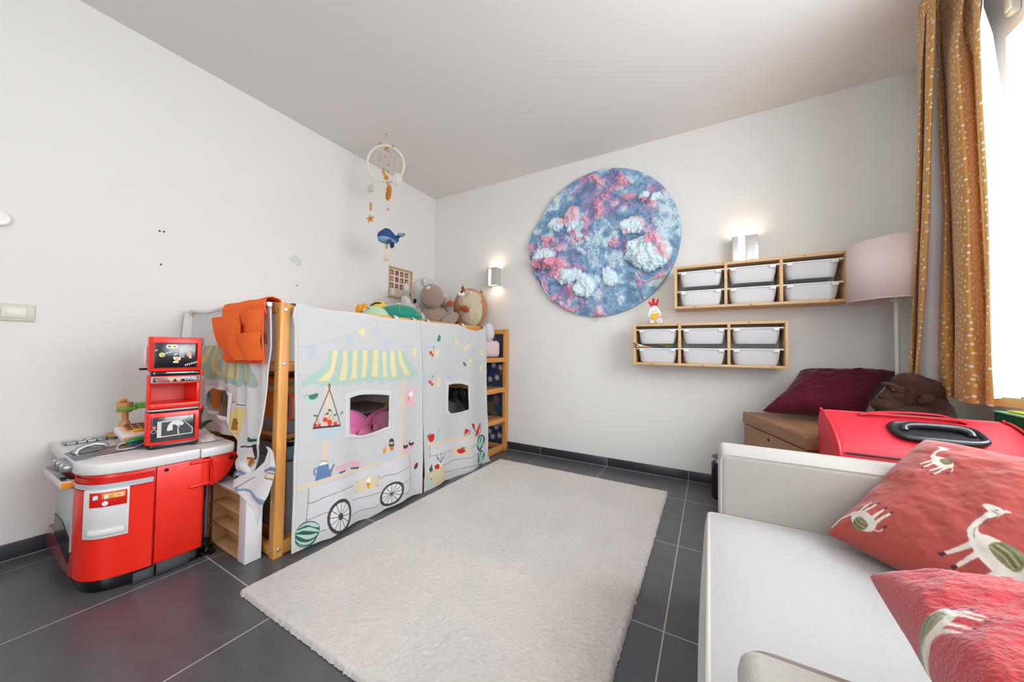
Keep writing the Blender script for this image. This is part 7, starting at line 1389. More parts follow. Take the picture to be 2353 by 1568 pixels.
for p, a in (((0.74, -0.4326, 1.507), .55), ((0.74, -0.1383, 1.509), -.35)):
    p = Vector(p); b = MB(); b.tube([p+Vector((0, math.sin(a)*.035, -.04)), p, p+Vector((0, -math.sin(a)*-.012, .014))], [.016, .014, .008], 12); b.build('ear', BR, t)
    b = MB()
    for k in range(16): q_ = Vector((math.cos(k*2.4), math.sin(k*2.4), 1.4)).normalized()*.022; b.tube([p+Vector((0, 0, .010)), p+Vector((0, 0, .016))+q_], [.007, .002], 5)
    b.build('ear_tuft', CR, t)
b = MB(); b.ell((0.845, -0.5834, 1.418), (.028, .038, .030), Euler((0, 0, .2)).to_matrix()); b.build('muzzle', mat('white_felt', '#e2ded8', .9), t)
b = MB(); b.ell((0.868, -0.6073, 1.431), (.012, .015, .010)); b.build('nose', BLK, t)
b = MB(); b.ell((0.838, -0.452, 1.446), (.012, .019, .012), Euler((.35, 0, 0)).to_matrix()); b.build('eye_patch', mat('white_felt', '#e2ded8', .9), t)
b = MB(); b.ell((0.85, -0.4745, 1.444), (.004, .008, .0055)); b.build('eye', BLK, t)
m0 = Vector((0.873, -0.6188, 1.404)); b = MB(); b.tube([m0+Vector((0, -.014, -.006)), m0+Vector((0, -.007, -.012)), m0+Vector((0, 0, -.006)), m0+Vector((0, .007, -.013)), m0+Vector((0, .014, -.007))], .0012, 5); b.build('mouth', BLK, t)
for p, r_, a in (((0.83, -0.5126, 1.301), (.03, .058, .030), .15), ((0.83, -0.7046, 1.323), (.026, .03, .026), 0)):
    b = MB(); b.ell(p, r_, Euler((-a, 0, 0)).to_matrix()); b.build('arm', BR, t)
b = MB(); b.ell(tuple(oc+Vector((-.03, .165, -.045))), (.05, .045, .125), Euler((-.1, 0, 0)).to_matrix()); b.build('tail', BR, t)
# turtle
t = thing('turtle_toy', 'plush turtle with a dark green shell and pale green head behind the top rail', 'soft toy', (.8, -1.2, MZ))
b = MB(); b.lathe([(.0005, .185), (.06, .178), (.11, .158), (.145, .125), (.155, .10), (.15, .08), (.10, .06), (.0005, .055)], (0.78, -1.188, 1.075), 36)
sh = b.build('shell', mat('turtle_green', '#12806a', .85, sheen=.4, bump=(300, .3, .001)), t)
sc = Vector((0.78, -1.188, 1.075)); b = MB()
for k in range(6): a = k*PI/3+.3; b.tube([sc+Vector((.05*math.cos(a), .05*math.sin(a), .182)), sc+Vector((.112*math.cos(a), .112*math.sin(a), .1585)), sc+Vector((.147*math.cos(a), .147*math.sin(a), .124))], .0013, 5)
b.tube([sc+Vector((.05*math.cos(k*PI/9), .05*math.sin(k*PI/9), .1825)) for k in range(18)], .0013, 5, closed=True); b.build('shell_seam', mat('mint_thread', '#9fd0bb', .8), sh)
MINT = mat('mint_velour', '#a9c9a6', .9, sheen=.4, bump=(300, .3, .001))
b = MB(); b.ell((0.82, -1.024, 1.164), (.032, .030, .05)); b.ell(tuple(Vector((0.82, -1.024, 1.164))+Vector((0, 0, -.05))), (.03, .03, .05)); b.build('flipper', MINT, t)
b = MB(); b.ell((.70, -1.2, MZ+.05), (.12, .13, .05)); b.build('belly', MINT, t)
# pale green round plush
t = thing('round_plush', 'pale green rounded plush lying at the left end of the row of soft toys', 'soft toy', (.8, -1.38, MZ))
gp = Vector((0.84, -1.442, 1.155)); b = MB(); b.ell(tuple(gp+Vector((0, 0, -.03))), (.10, .085, .088), Euler((.1, 0, 0)).to_matrix()); b.ell(tuple(gp+Vector((0, .03, -.08))), (.09, .11, .06)); b.build('body', MINT, t, remesh=.006, relax=4, smooth=180)
b = MB(); b.ell((0.905, -1.544, 1.185), (.003, .004, .005)); b.build('eye', BLK, t)
# yellow bee doll with orange shoes
t = thing('bee_doll', 'yellow terry bee doll with black feelers and orange shoes lying on the bed', 'soft toy', (.62, -1.35, MZ))
YT = mat('yellow_terry', '#e2c447', .95, bump=(400, .9, .003)); yb_ = Vector((0.66, -1.263, 1.232))
blob([(tuple(yb_+Vector((0, 0, -.01))), (.06, .075, .058)), ((0.66, -1.175, 1.198), (.06, .12, .05), (-.1, 0, 0)), ((0.66, -1.124, 1.228), (.045, .06, .035)), ((.56, -1.45, MZ+.06), (.07, .09, .06))], 'body', YT, t, .006, 3, (200, .0015))
b = MB(); b.tube([(0.7, -1.363, 1.236), (0.7, -1.339, 1.252), (0.7, -1.304, 1.261), (0.7, -1.271, 1.254)], .005, 8); b.tube([(0.7, -1.275, 1.244), (0.7, -1.256, 1.246), (0.7, -1.242, 1.266)], [.004, .0035, .002], 8); b.tube([(0.7, -1.363, 1.233), (0.7, -1.37, 1.247)], [.004, .002], 8); b.build('feelers', BLK, t)
b = MB(); b.tube([(0.72, -1.272, 1.228), (0.72, -1.257, 1.217), (0.72, -1.264, 1.198)], .003, 6); b.tube([(0.72, -1.268, 1.219), (0.72, -1.239, 1.219)], .0035, 6); b.build('pink_ribbon', mat('pink_ribbon', '#d9567f', .8), t)
for p in ((0.72, -1.468, 1.191), (0.72, -1.431, 1.201)):
    p = Vector(p); b = MB(); b.ell(p, (.025, .021, .040)); b.ell(p+Vector((-.01, 0, -.05)), (.02, .017, .05)); b.build('shoe', mat('amber_velour', '#dd920e', .8, sheen=.4), t)
b = MB(); b.tube([(0.76, -1.474, 1.186), (0.77, -1.466, 1.195), (0.76, -1.442, 1.192)], .0055, 8); b.tube([(0.76, -1.474, 1.172), (0.77, -1.462, 1.179), (0.76, -1.442, 1.175)], .005, 8); b.build('leg_band', mat('white_felt', '#e2ded8', .9), t)
# pale grey plush at the foot end
t = thing('grey_balloon_plush', 'pale grey smooth plush hanging over the mattress edge by the ladder', 'soft toy', (.88, -.2, 1.1))
gq = Vector((0.9, -0.246, 1.103)); b = MB(); b.ell(tuple(gq+Vector((0, 0, .0))), (.055, .062, .092)); b.ell(tuple(gq+Vector((-.10, 0, -.03))), (.09, .06, .05)); b.build('body', mat('pale_grey_velour', '#cdd0d2', .85, sheen=.3), t, remesh=.006, relax=4, smooth=180)
b = MB(); q_ = Vector((0.9, -0.2155, 1.052)); b.tube([q_+Vector((.05, -.06, 0)), q_+Vector((.055, -.02, -.004)), q_+Vector((.05, .02, .0))], .002, 6); b.build('seam', mat('dark_print', '#2c2730', .6), t)

# ---------------------------------------------------------------- things stored under the bed
GBIN = mat('grey_fabric', '#93959a', .9, bump=(400, .3, .001))
t = thing('fabric_storage_bin', 'tall dark grey fabric bin standing behind the near bed post', 'storage bin', (.78, -1.85, 0))
b = MB()
for lo, hi in (((.60, -1.992, .07), (.61, -1.66, .40)), ((.928, -1.992, .07), (.938, -1.66, .40)), ((.61, -1.992, .07), (.928, -1.982, .40)), ((.61, -1.67, .07), (.928, -1.66, .40)), ((.61, -1.982, .07), (.928, -1.67, .08))): b.box(lo, hi, .002)
b.build('panel', GBIN, t)
b = MB(); b.tube([(.605, -1.987, .40), (.933, -1.987, .40), (.933, -1.665, .40), (.605, -1.665, .40)], .005, 8, closed=True); b.build('rim_binding', mat('grey_binding', '#7f8186', .9), t)
t = thing('wooden_crate_stand', 'low board under the grey fabric bin inside the bed', 'board', (.77, -1.8, 0))
b = MB(); b.box((.60, -2.0, .001), (.938, -1.64, .069), .003); b.build('board', PXm, t)
t = thing('toy_box', 'open box of small coloured building bricks on top of the grey fabric bin', 'toy box', (.78, -1.85, .41))
b = MB()
for lo, hi in (((.66, -1.985, .408), (.67, -1.70, .47)), ((.915, -1.985, .408), (.925, -1.70, .47)), ((.67, -1.985, .408), (.915, -1.976, .47)), ((.67, -1.71, .408), (.915, -1.70, .47)), ((.66, -1.985, .406), (.925, -1.70, .410))): b.box(lo, hi, .002)
b.build('tub', mat('steel_blue_plastic', '#7d95a5', .4), t)
rnd = random.Random(11); BC = ('#4fa55a', '#b8c832', '#2c2d31', '#c23a2e', '#d8a22c', '#5d6068', '#8a5f45')
for k in range(34):
    x, y = rnd.uniform(.69, .89), rnd.uniform(-1.965, -1.73); z = .425+rnd.uniform(0, .06); c_ = BC[k % 7]; L_ = rnd.choice((.02, .03, .04)); R = Euler((rnd.uniform(-.5, .5), rnd.uniform(-.5, .5), rnd.uniform(0, 3))).to_matrix()
    b = MB(); b.box((x-L_/2, y-.008, z-.006), (x+L_/2, y+.008, z+.006), .0012, 1, R)
    for i in range(int(L_/.01)): b.cyl(Vector((x, y, z))+R @ Vector((-L_/2+.005+i*.01, 0, .006)), Vector((x, y, z))+R @ Vector((-L_/2+.005+i*.01, 0, .009)), .0028, n=8)
    o_ = b.build('building_brick', mat('brick_'+c_.strip('#'), c_, .3), None); tag(o_, 'small coloured plastic building brick in the open box under the bed', 'building brick', 'building bricks under the bed')
t = thing('clear_tray', 'clear tray of loose coloured bricks standing above the toy box under the bed', 'tray', (.8, -1.9, .5))
b = MB(); b.box((.70, -1.98, .492), (.93, -1.93, .498), .002); b.box((.70, -1.932, .498), (.93, -1.929, .60), .001); b.build('tray', mat('clear_plastic', '#c9ccd4', .1, alpha=.45), t)
for k in range(12):
    x, y, z = rnd.uniform(.87, .92), rnd.uniform(-1.975, -1.94), .505+.01*(k % 6); c_ = BC[(k*3) % 7]; b = MB(); b.box((x-.012, y-.006, z-.005), (x+.012, y+.006, z+.005), .001, 1); o_ = b.build('building_brick', mat('brick_'+c_.strip('#'), c_, .3)); tag(o_, 'small coloured plastic building brick in the clear tray under the bed', 'building brick', 'building bricks in the clear tray')
def carton(name, lo, hi, c, label, stripes=()):
    t = thing(name, label, 'box', ((lo[0]+hi[0])/2, (lo[1]+hi[1])/2, lo[2])); b = MB(); b.box(lo, hi, .002); ob = b.build('carton', mat('card_'+c.strip('#'), c, .6), t)
    for (a, c2, ax) in stripes:
        b = MB(); b.box(*a); b.build('printed_panel', mat('card_'+c2.strip('#'), c2, .5), ob)
    return t
t = thing('under_bed_shelf', 'narrow plank holding the orange game boxes inside the near end of the bed', 'shelf', (.5, -1.9, .6))
b = MB(); b.box((.10, -2.015, .515), (.935, -1.72, .535), .002); b.build('plank', PXm, t)
b = MB(); b.box((.10, -2.01, .07), (.12, -1.72, .515), .002); b.build('side_board', PXm, t); b = MB(); b.box((.56, -2.01, .001), (.58, -1.72, .515), .002); b.build('side_board', PXm, t)
carton('game_box', (.60, -2.005, .60), (.932, -1.80, .727), '#e0702c', 'orange torn game box under the bed, lower of the stack by the post', (((.9322, -1.995, .61), (.9332, -1.975, .715), 0) and ((( .9322, -1.998, .612), (.9332, -1.988, .72)), '#5d5f86', 0), (((.9322, -1.975, .605), (.9333, -1.962, .70)), '#d9a084', 0)))
t = thing('plastic_drawer_box', 'clear plastic box below the orange game box beside the bed post', 'box', (.8, -1.9, .536)); b = MB(); b.box((.62, -2.0, .536), (.93, -1.80, .599), .004); b.build('tub', mat('violet_clear', '#8d8999', .3), t)
carton('game_box', (.60, -2.005, .728), (.930, -1.80, .760), '#b39a80', 'flat brown cardboard box in the middle of the stack under the bed')
carton('game_box', (.60, -2.005, .761), (.931, -1.80, .800), '#d8672a', 'orange game box with a blue panel, topmost of the stack under the bed', ((((.9312, -1.996, .768), (.9322, -1.965, .785)), '#6f8e99', 0),))
t = thing('puzzle_box', 'orange puzzle box with a printed robot seen by the gap in the end curtain', 'box', (.27, -1.95, .536))
b = MB(); b.box((.13, -2.0, .536), (.55, -1.93, .725), .002); pb = b.build('carton', mat('card_orange', '#ff8420', .55), t); yq = -2.0008
for nm, c_, poly in (('printed_panel', '#d7c4aa', [(.14, .537), (.36, .537), (.34, .60), (.28, .63), (.24, .60), (.14, .575)]), ('printed_panel', '#4b5a86', [(.24, .66), (.27, .69), (.29, .69), (.27, .62), (.25, .62)]), ('printed_panel', '#8fb6bd', [(.275, .60), (.35, .60), (.35, .70), (.275, .70)]), ('printed_panel', '#e8832e', [(.285, .61), (.315, .61), (.315, .645), (.285, .645)]), ('printed_panel', '#e8832e', [(.285, .652), (.315, .652), (.315, .685), (.285, .685)]), ('printed_robot', '#3f7d8a', [(.33, .56), (.40, .56), (.40, .70), (.33, .70)]), ('printed_robot', '#27505c', [(.345, .64), (.39, .64), (.39, .69), (.345, .69)])):
    b = MB(); yq -= .0004; b.prism(poly, (0, yq, 0), (1, 0, 0), (0, 0, 1), .0003); b.build(nm, mat('card_'+c_.strip('#'), c_, .5), pb)
b = MB(); b.lathe([(.016, 0), (.016, .001), (.0005, .001)], (.365, yq-.0005, .60), 20, (0, -1, 0)); b.build('printed_robot', mat('card_ring', '#ec7a3c', .5), pb)
b = MB(); b.box((.325, yq-.003, .545), (.405, yq-.0006, .553)); b.build('printed_robot', mat('card_dark', '#b52c22', .5), pb)
# behind the large window cut: clear box, pink dress-up wings, lime bag, back planks
t = thing('clear_storage_box', 'large translucent storage box of dark toys behind the cart curtain window', 'storage box', (.45, -1.35, 0))
b = MB(); b.box((.22, -1.62, .001), (.62, -1.02, .50), .02, 3); b.build('tub', mat('cloudy_plastic', '#a49dab', .25, alpha=.55, var=(9, '#7d6373', .15)), t)
b = MB(); b.box((.21, -1.63, .50), (.635, -1.01, .518), .006); b.build('lid', mat('cloudy_lid', '#b7b2bb', .3), t)
b = MB()
for k in range(14): b.ell((rnd.uniform(.3, .55), rnd.uniform(-1.55, -1.1), .03+.03*k), (.05, .06, .045), n=12, k=8)
b.build('contents', mat('dark_toys', '#7b6b82', .8, var=(18, '#7a3a52', .1)), t)
t = thing('plank_panel', 'grey-brown weathered board panel closing the back of the bed den', 'panel', (.05, -1.3, .6))
for k in range(3): b = MB(); b.box((.045, -1.95, .53+k*.092), (.06, -.55, .62+k*.092), .003); b.build('plank', wood('driftwood', '#c9c0b6', '#b3aaa0', 1), t)
PK_ = mat('pink_satin', '#ff86c4', .45, sheen=.5); PK2 = mat('pink_tulle', '#ffa3cc', .6, sheen=.5, bump=(60, .8, .006))
t = thing('fairy_wings', 'bright pink dress-up wings with a curled hook inside the curtain window', 'costume', (.78, -1.45, .42))
c0 = Vector((0.74, -1.39, 0.4735))
for (dy, dz, ry, rz, rot, m, nm) in ((-.125, .030, .13, .052, .42, PK_, 'wing'), (-.10, -.060, .13, .045, -.2, PK_, 'wing'), (.10, -.02, .10, .07, .35, PK2, 'wing'), (.05, .03, .09, .03, -.35, PK_, 'wing'), (-.02, -.10, .10, .045, .6, PK2, 'wing'), (-.14, -.11, .10, .05, .3, PK_, 'wing')):
    b = MB(); b.ell(c0+Vector((.03 if m is PK2 else 0, dy, dz)), (.018, ry, rz), Euler((-rot, 0, 0)).to_matrix(), 28, 16); w0 = b.build(nm, m, t)
    b = MB(); R = Euler((-rot, 0, 0)).to_matrix(); b.tube([c0+Vector((.012+(.03 if m is PK2 else 0), dy, dz))+R @ Vector((0, ry*math.cos(a), rz*math.sin(a))) for a in np.linspace(0, 2*PI, 32)[:-1]], .0028, 6, closed=True); b.build('piping', PK2, w0)
b = MB(); b.tube([c0+Vector((.05, .01, -.04)), c0+Vector((.05, .0, .02)), c0+Vector((.05, -.002, .052)), c0+Vector((.05, .010, .066)), c0+Vector((.05, .026, .064)), c0+Vector((.05, .030, .056))], .005, 8); b.build('hook', PK_, t)
b = MB(); b.ell(c0+Vector((.05, .015, -.04)), (.014, .022, .03)); b.build('knot', PK2, t)
t = thing('lime_bag', 'lime green and navy bag beside the pink wings under the bed', 'bag', (.66, -1.2, .45))
l0 = Vector((0.64, -1.18, 0.4829)); b = MB(); b.ell(l0+Vector((0, .02, -.05)), (.05, .11, .085)); b.build('bag_body', mat('navy_cloth', '#2b3a63', .8), t)
b = MB(); b.tube([l0+Vector((.045, -.10+.2*k/12, -.10+.10*math.sin(PI*k/12*.9+.2))) for k in range(13)], .010, 8); b.tube([l0+Vector((.0, -.02+.16*k/12, .0+.085*math.sin(PI*k/12))) for k in range(13)], .014, 8); b.build('lime_trim', mat('lime_cloth', '#c9d63a', .7), t)
t = thing('blue_dress_bag', 'blue striped bag hanging in the gap between the two front curtains', 'bag', (.9, -1.15, .3))
b = MB(); b.box((.86, -1.24, .012), (.93, -1.07, .38), .02, 3); b.build('bag_body', mat('denim_cloth', '#5b6f9b', .85, var=(25, '#43557f', .1)), t)
b = MB(); b.box((.855, -1.245, .385), (.935, -1.065, .43), .01); b.build('lime_trim', mat('lime_cloth', '#c9d63a', .7), t); b = MB(); b.box((.86, -1.24, .432), (.93, -1.07, .60), .012); b.build('top_pouch', mat('mauve_cloth', '#7d5468', .85), t)
b = MB(); b.lathe([(.04, 0), (.04, .006), (.0005, .007)], (.93, -1.155, .16), 24, (1, 0, 0)); b.build('magenta_disc', mat('magenta_cloth', '#b2306e', .7), t)
t = thing('beanbag', 'dark charcoal slumped fabric cushion seen by the small curtain window', 'beanbag', (.62, -.62, 0))
blob([((.62, -.60, .20), (.26, .33, .20)), ((.62, -.58, .38), (.20, .28, .14)), ((.70, -.62, .46), (.10, .20, .055), (.25, 0, 0))], 'beanbag_cover', mat('charcoal_cloth', '#7a7c82', .9, bump=(30, .8, .02), var=(7, '#54565c', .2)), t, .012, 3, (14, .012))
g0 = Vector((0.76, -0.5003, 0.5631))
for dy in (-.045, .045):
    t = thing('glove', 'black crumpled glove on the charcoal cushion, %s of the two' % ('left' if dy < 0 else 'right'), 'glove', (.78, -.55+dy, .5))
    blob([(tuple(g0+Vector((0, dy, 0))), (.03, .030, .055), (dy*4, 0, 0)), (tuple(g0+Vector((.0, dy*1.5, -.045))), (.03, .035, .028))], 'glove_shell', mat('black_leather', '#1d1e20', .5), t, .005, 2, (40, .004))
# ---------------------------------------------------------------- sofa
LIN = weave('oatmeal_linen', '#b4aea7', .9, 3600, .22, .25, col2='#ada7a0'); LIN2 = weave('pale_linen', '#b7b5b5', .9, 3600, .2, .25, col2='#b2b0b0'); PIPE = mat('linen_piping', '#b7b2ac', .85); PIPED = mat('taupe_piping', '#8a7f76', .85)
t = thing('sofa', 'small oatmeal linen sofa with piped square arms standing against the window wall', 'sofa', (3.2, -1.98, 0))
def arm(y0, y1, pipe, inner):
    b = MB(); b.box((2.694, y0, .10), (3.66, y1, .618), .022, 4); a = b.build('armrest', LIN, t)
    yi = y1-.006 if inner > 0 else y0+.006
    loop = [(2.700, yi, .13), (2.700, yi, .610), (3.63, yi, .610)]
    b = MB(); b.tube(fillet(loop, .03), .0045, 8); b.build('piping', pipe, a)
    yo = y0+.006 if inner > 0 else y1-.006
    b = MB(); b.tube(fillet([(p[0], yo, p[2]) for p in loop], .03), .0045, 8); b.build('piping', pipe, a)
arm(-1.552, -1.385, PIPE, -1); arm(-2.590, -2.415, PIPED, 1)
b = MB(); b.box((2.715, -2.413, .10), (3.66, -1.554, .275), .012); b.build('seat_base', LIN, t)
b = MB(); b.box((3.44, -2.413, .277), (3.66, -1.554, .72), .05, 4); b.build('backrest', LIN, t)
def seat():
    x0, x1, y0, y1, z0, z1 = 2.664, 3.44, -2.411, -1.556, .278, .412; n = 80
    u, v = np.meshgrid(np.linspace(0, 1, n), np.linspace(0, 1, n)); X = x0+u*(x1-x0); Y = y0+v*(y1-y0)
    cr = (np.clip(1-np.abs(2*u-1)**4, 0, 1)*np.clip(1-np.abs(2*v-1)**4, 0, 1)); Z = z1+.028*cr+.0018*fbm2(np.ravel(X*9), np.ravel(Y*5), 4, 3).reshape(X.shape)*np.minimum(1, cr*3)
    ins = .0
    V = [np.stack([X, Y, Z], -1).reshape(-1, 3)]; F = [gridfaces(n, n)]
    ring = [(0, j) for j in range(n)]; per = [(i, 0) for i in range(n)]+[(n-1, j) for j in range(1, n)]+[(i, n-1) for i in range(n-2, -1, -1)]+[(0, j) for j in range(n-2, 0, -1)]
    P = np.array([[X[j, i], Y[j, i], Z[j, i]] for i, j in per]); m_ = len(P); rows = [P]; c = np.array([(x0+x1)/2, (y0+y1)/2, 0])
    for k in range(1, 9):
        f = k/8; q = P.copy(); q[:, 2] = z1+(z0-z1)*f; d = (P-c)[:, :2]; q[:, :2] += d/np.linalg.norm(d, axis=1)[:, None]*.018*math.sin(PI*f)*(P[:, 0] < x0+.1)[:, None]; rows.append(q)
    S = np.concatenate(rows); off_ = n*n; idx = np.arange(m_); FF = np.concatenate([np.stack([off_+k*m_+idx, off_+k*m_+(idx+1) % m_, off_+(k+1)*m_+(idx+1) % m_, off_+(k+1)*m_+idx], -1)[:, ::-1] for k in range(8)])
    o = npmesh('seat_cushion', np.concatenate([V[0], S]), np.concatenate([F[0], FF]), LIN2, t)
    for z_ in (z1+.001, z0+.004):
        b = MB(); L_ = [(x1-.05, y1-.003, z_), (x0, y1-.003, z_), (x0, y0+.003, z_), (x1-.05, y0+.003, z_)]; b.tube(fillet(L_, .02), .0048, 8); b.build('piping', PIPE, o)
seat()
b = MB(); b.box((3.36, -2.40, .443), (3.47, -1.57, .74), .05, 5); b.build('back_cushion', LIN, t)
for x, y in ((2.76, -1.45), (2.76, -2.52), (3.6, -1.45), (3.6, -2.52)):
    b = MB(); b.lathe([(.016, 0), (.02, .099), (.0005, .0995)], (x, y, 0), 16); b.build('leg', mat('dark_wood', '#3a2a20', .5), t)

# ---------------------------------------------------------------- camel cushions
def camel_print(base, cams, w_, h_):
    P = Print(-.02, -.02, w_+.02, h_+.02, .0011, base)
    CW, HF, BL = 'e6ded3', '4a2c3a', '7c8263'
    for (cx, cy, s, a, fl) in cams:
        co, si = math.cos(a), math.sin(a)
        T = lambda pts: [(cx+s*(x*fl*co-y*si), cy+s*(x*fl*si+y*co)) for x, y in pts]
        P.poly(T([(-.30, .05), (-.15, .16), (.0, .22), (.14, .16), (.30, .08), (.36, -.02), (.30, -.14), (.10, -.20), (-.16, -.18), (-.30, -.08)]), CW, True)
        P.poly(T([(.24, .08), (.36, .04), (.46, .10), (.52, .24), (.50, .36), (.56, .42), (.62, .40), (.60, .28), (.54, .08), (.44, -.06), (.32, -.10)]), CW, True)
        P.poly(T([(.50, .36), (.52, .46), (.60, .48), (.72, .42), (.74, .36), (.62, .34)]), CW, True); P.poly(T([(.52, .46), (.50, .53), (.56, .50)]), CW)
        for x, dx in ((-.24, -.05), (-.14, .02), (.14, -.03), (.25, .05)):
            P.poly(T([(x-.045, -.08), (x+.045, -.08), (x+dx+.018, -.50), (x+dx-.018, -.50)]), CW); P.poly(T([(x+dx-.02, -.48), (x+dx+.02, -.48), (x+dx+.035, -.56), (x+dx-.03, -.56)]), HF)
        P.line(T([(-.32, .0), (-.42, -.06), (-.44, -.16)]), s*.02, CW, True); P.poly(T([(-.46, -.14), (-.41, -.14), (-.42, -.24), (-.47, -.22)]), HF)
        P.poly(T([(-.15, .15), (.0, .22), (.15, .155), (.17, .0), (.0, -.05), (-.17, .0)]), BL, True)
        for k in range(4): P.line(T([(-.14, .115-k*.038), (0, .15-k*.04), (.14, .115-k*.038)]), s*.014, 'd2b06c' if k % 2 else '4e5a44')
        P.line(T([(.32, -.06), (.44, .04), (.50, .2), (.51, .38)]), s*.010, '5b5a4c', True); P.line(T([(.50, .40), (.6, .38)]), s*.01, '5b5a4c'); P.line(T([(.575, .43), (.60, .42)]), s*.014, '3a3030')
    return P
L_ = np.array((2.946, -1.637, 0.455)); T_ = np.array([3.213, -1.425, .700]); Bc = np.array([3.16, -2.05, .47])
VEL = mat('terracotta_velvet', '#b5483f', .85, attr='print', sheen=.35, bump=(900, .35, .0015), spec=.1)
t = thing('camel_cushion', 'large dusty red velvet cushion printed with white camels, leaning over the far sofa arm', 'cushion', tuple((T_+Bc)/2))
pr = camel_print('b2514a', [(.052, .085, .115, 1.876, -1), (.305, .135, .088, -1.129, 1), (.10, .335, .15, -1.044, 1)], .5, .5)
n_ = np.cross(T_-L_, Bc-L_); n_ /= np.linalg.norm(n_)
if n_[2] < 0: n_ = -n_
T_ = T_+np.array([0, 0, .0])
pillow('cover', L_, T_-L_, Bc-L_, .13, VEL, t, 260, lambda u, v: pr.read(u, v), wr=.006, seed=4, pinch=.07)
CAM0 = np.array([2.89, -2.045, .535])
t = thing('camel_cushion', 'fluffy coral red cushion lying nearest the camera on the near sofa arm', 'cushion', (3.0, -2.4, .65))
pr2 = camel_print('b83c42', [(.012, .160, .06, 2.4, 1)], .5, .45)
FLF = mat('coral_fleece', '#c4484c', .95, attr='print', sheen=.4, bump=(260, .45, .004), spec=.05)
pillow('cover', (2.851, -2.262, .652), (.38, .062, -.035), (-.052, -.385, .040), .13, FLF, t, 240, lambda u, v: pr2.read(u, v), wr=.010, seed=8, pinch=.06, fz=.0009)

# ---------------------------------------------------------------- wooden chest, cushion and gorilla on it
ca_ = math.atan2(-.949, .316)
t = thing('wooden_chest', 'old brown wooden chest in the corner under a burgundy cushion', 'chest', (2.850, -.245, 0), rot=(0, 0, ca_))
CH = wood('chest_wood', '#a67a57', '#875d3f', 0, 8, .5); CL_, CW_, CHH = .64, .595, .575
b = MB(); b.box((.006, .006, .02), (CL_-.006, CW_-.006, CHH-.075), .003); b.build('body', CH, t, local=True)
b = MB(); b.box((0, 0, CHH-.070), (CL_, CW_, CHH), .006); b.build('lid', CH, t, local=True)
b = MB(); b.box((0, 0, 0), (CL_, CW_, .04), .004); b.build('plinth', CH, t, local=True)
b = MB(); b.lathe([(.009, 0), (.009, .002), (.003, .002), (.003, .0005)], (.30, .0055, CHH-.105), 16, (0, -1, 0)); b.build('keyhole', mat('dark_iron', '#1f1a18', .4, .8), t, local=True)
VB = mat('burgundy_velvet', '#4a0f20', .8, sheen=.2, bump=(90, .35, .004), var=(12, '#5a1728', .3), spec=.12)
TLp, TRp, BLp = np.array((3.152, -0.17, 0.8415)), np.array((3.574, -0.2, 0.8502)), np.array((2.933, -0.44, 0.6141)); 
t = thing('burgundy_cushion', 'long dark burgundy velvet cushion leaning against the wall on top of the chest', 'cushion', tuple((TRp+BLp)/2))
pillow('cover', BLp, TRp-TLp, TLp-BLp, .19, VB, t, 90, wr=.012, seed=5, pinch=.12)
# gorilla
t = thing('gorilla_toy', 'dark brown plush gorilla in profile on the chest behind the red suitcase', 'soft toy', (3.47, -.58, .576))
GF = mat('gorilla_fur', '#4a302a', .95, bump=(500, .9, .006), var=(60, '#684539', .25), sheen=.12, spec=.05); FC = mat('gorilla_face', '#69473d', .8, bump=(200, .5, .002), sheen=.1)
g = lambda px, py, y=0: Vector(px)
H = Vector((3.467, -0.62, 0.7849))
blob([(tuple(H+Vector((.01, .02, 0))), (.082, .075, .066)), (tuple(H+Vector((.045, .03, .0))), (.07, .07, .062)), (tuple(H+Vector((.0, .01, .035))), (.06, .06, .045)), (tuple(H+Vector((-.02, .01, -.045))), (.065, .06, .04))], 'head', GF, t, .005, 3, (160, .0028))
blob([((3.378, -0.64, 0.7102), (.052, .045, .032), (0, .12, 0)), ((3.364, -0.64, 0.7311), (.028, .036, .022), (0, -.5, 0)), ((3.403, -0.63, 0.7211), (.045, .045, .04)), ((3.383, -0.64, 0.7488), (.030, .038, .024)), ((3.403, -0.64, 0.7623), (.034, .042, .034))], 'muzzle', GF, t, .004, 3, (200, .0016))
blob([((3.393, -0.645, 0.8062), (.030, .045, .014), (0, .25, 0)), ((3.407, -0.675, 0.7898), (.024, .012, .020))], 'brow', GF, t, .004, 2, (200, .0015))
b = MB(); b.ell((3.354, -0.668, 0.7556), (.011, .014, .007), Euler((0, -.3, 0)).to_matrix()); b.build('nose', mat('dark_leather', '#1b1a1c', .5), t)
b = MB(); b.tube([(3.339, -0.66, 0.7234), (3.349, -0.686, 0.7117), (3.375, -0.682, 0.7095)], .0018, 6); b.build('mouth', mat('dark_leather', '#1b1a1c', .5), t)
b = MB(); b.ell((3.39, -0.684, 0.7866), (.0055, .004, .0055)); b.build('eye', GLOSS, t); b = MB(); b.ell((3.389, -0.689, 0.7889), (.0016, .001, .0016)); b.build('eye_glint', mat('white_plastic', '#e6e6e6', .35), t)
blob([((3.491, -0.7, 0.7583), (.026, .010, .020), (0, -.3, .2)), ((3.474, -0.695, 0.7468), (.014, .010, .014))], 'ear', GF, t, .004, 2, (200, .001))
blob([((3.537, -0.6, 0.6762), (.068, .09, .09)), ((3.553, -0.56, 0.7253), (.05, .06, .065)), ((3.46, -.60, .655), (.11, .10, .082))], 'body', GF, t, .006, 3, (150, .003))
blob([((3.427, -0.66, 0.6683), (.085, .05, .036), (0, .1, 0)), ((3.363, -0.64, 0.6503), (.05, .04, .022))], 'arm', GF, t, .005, 3, (160, .0025))

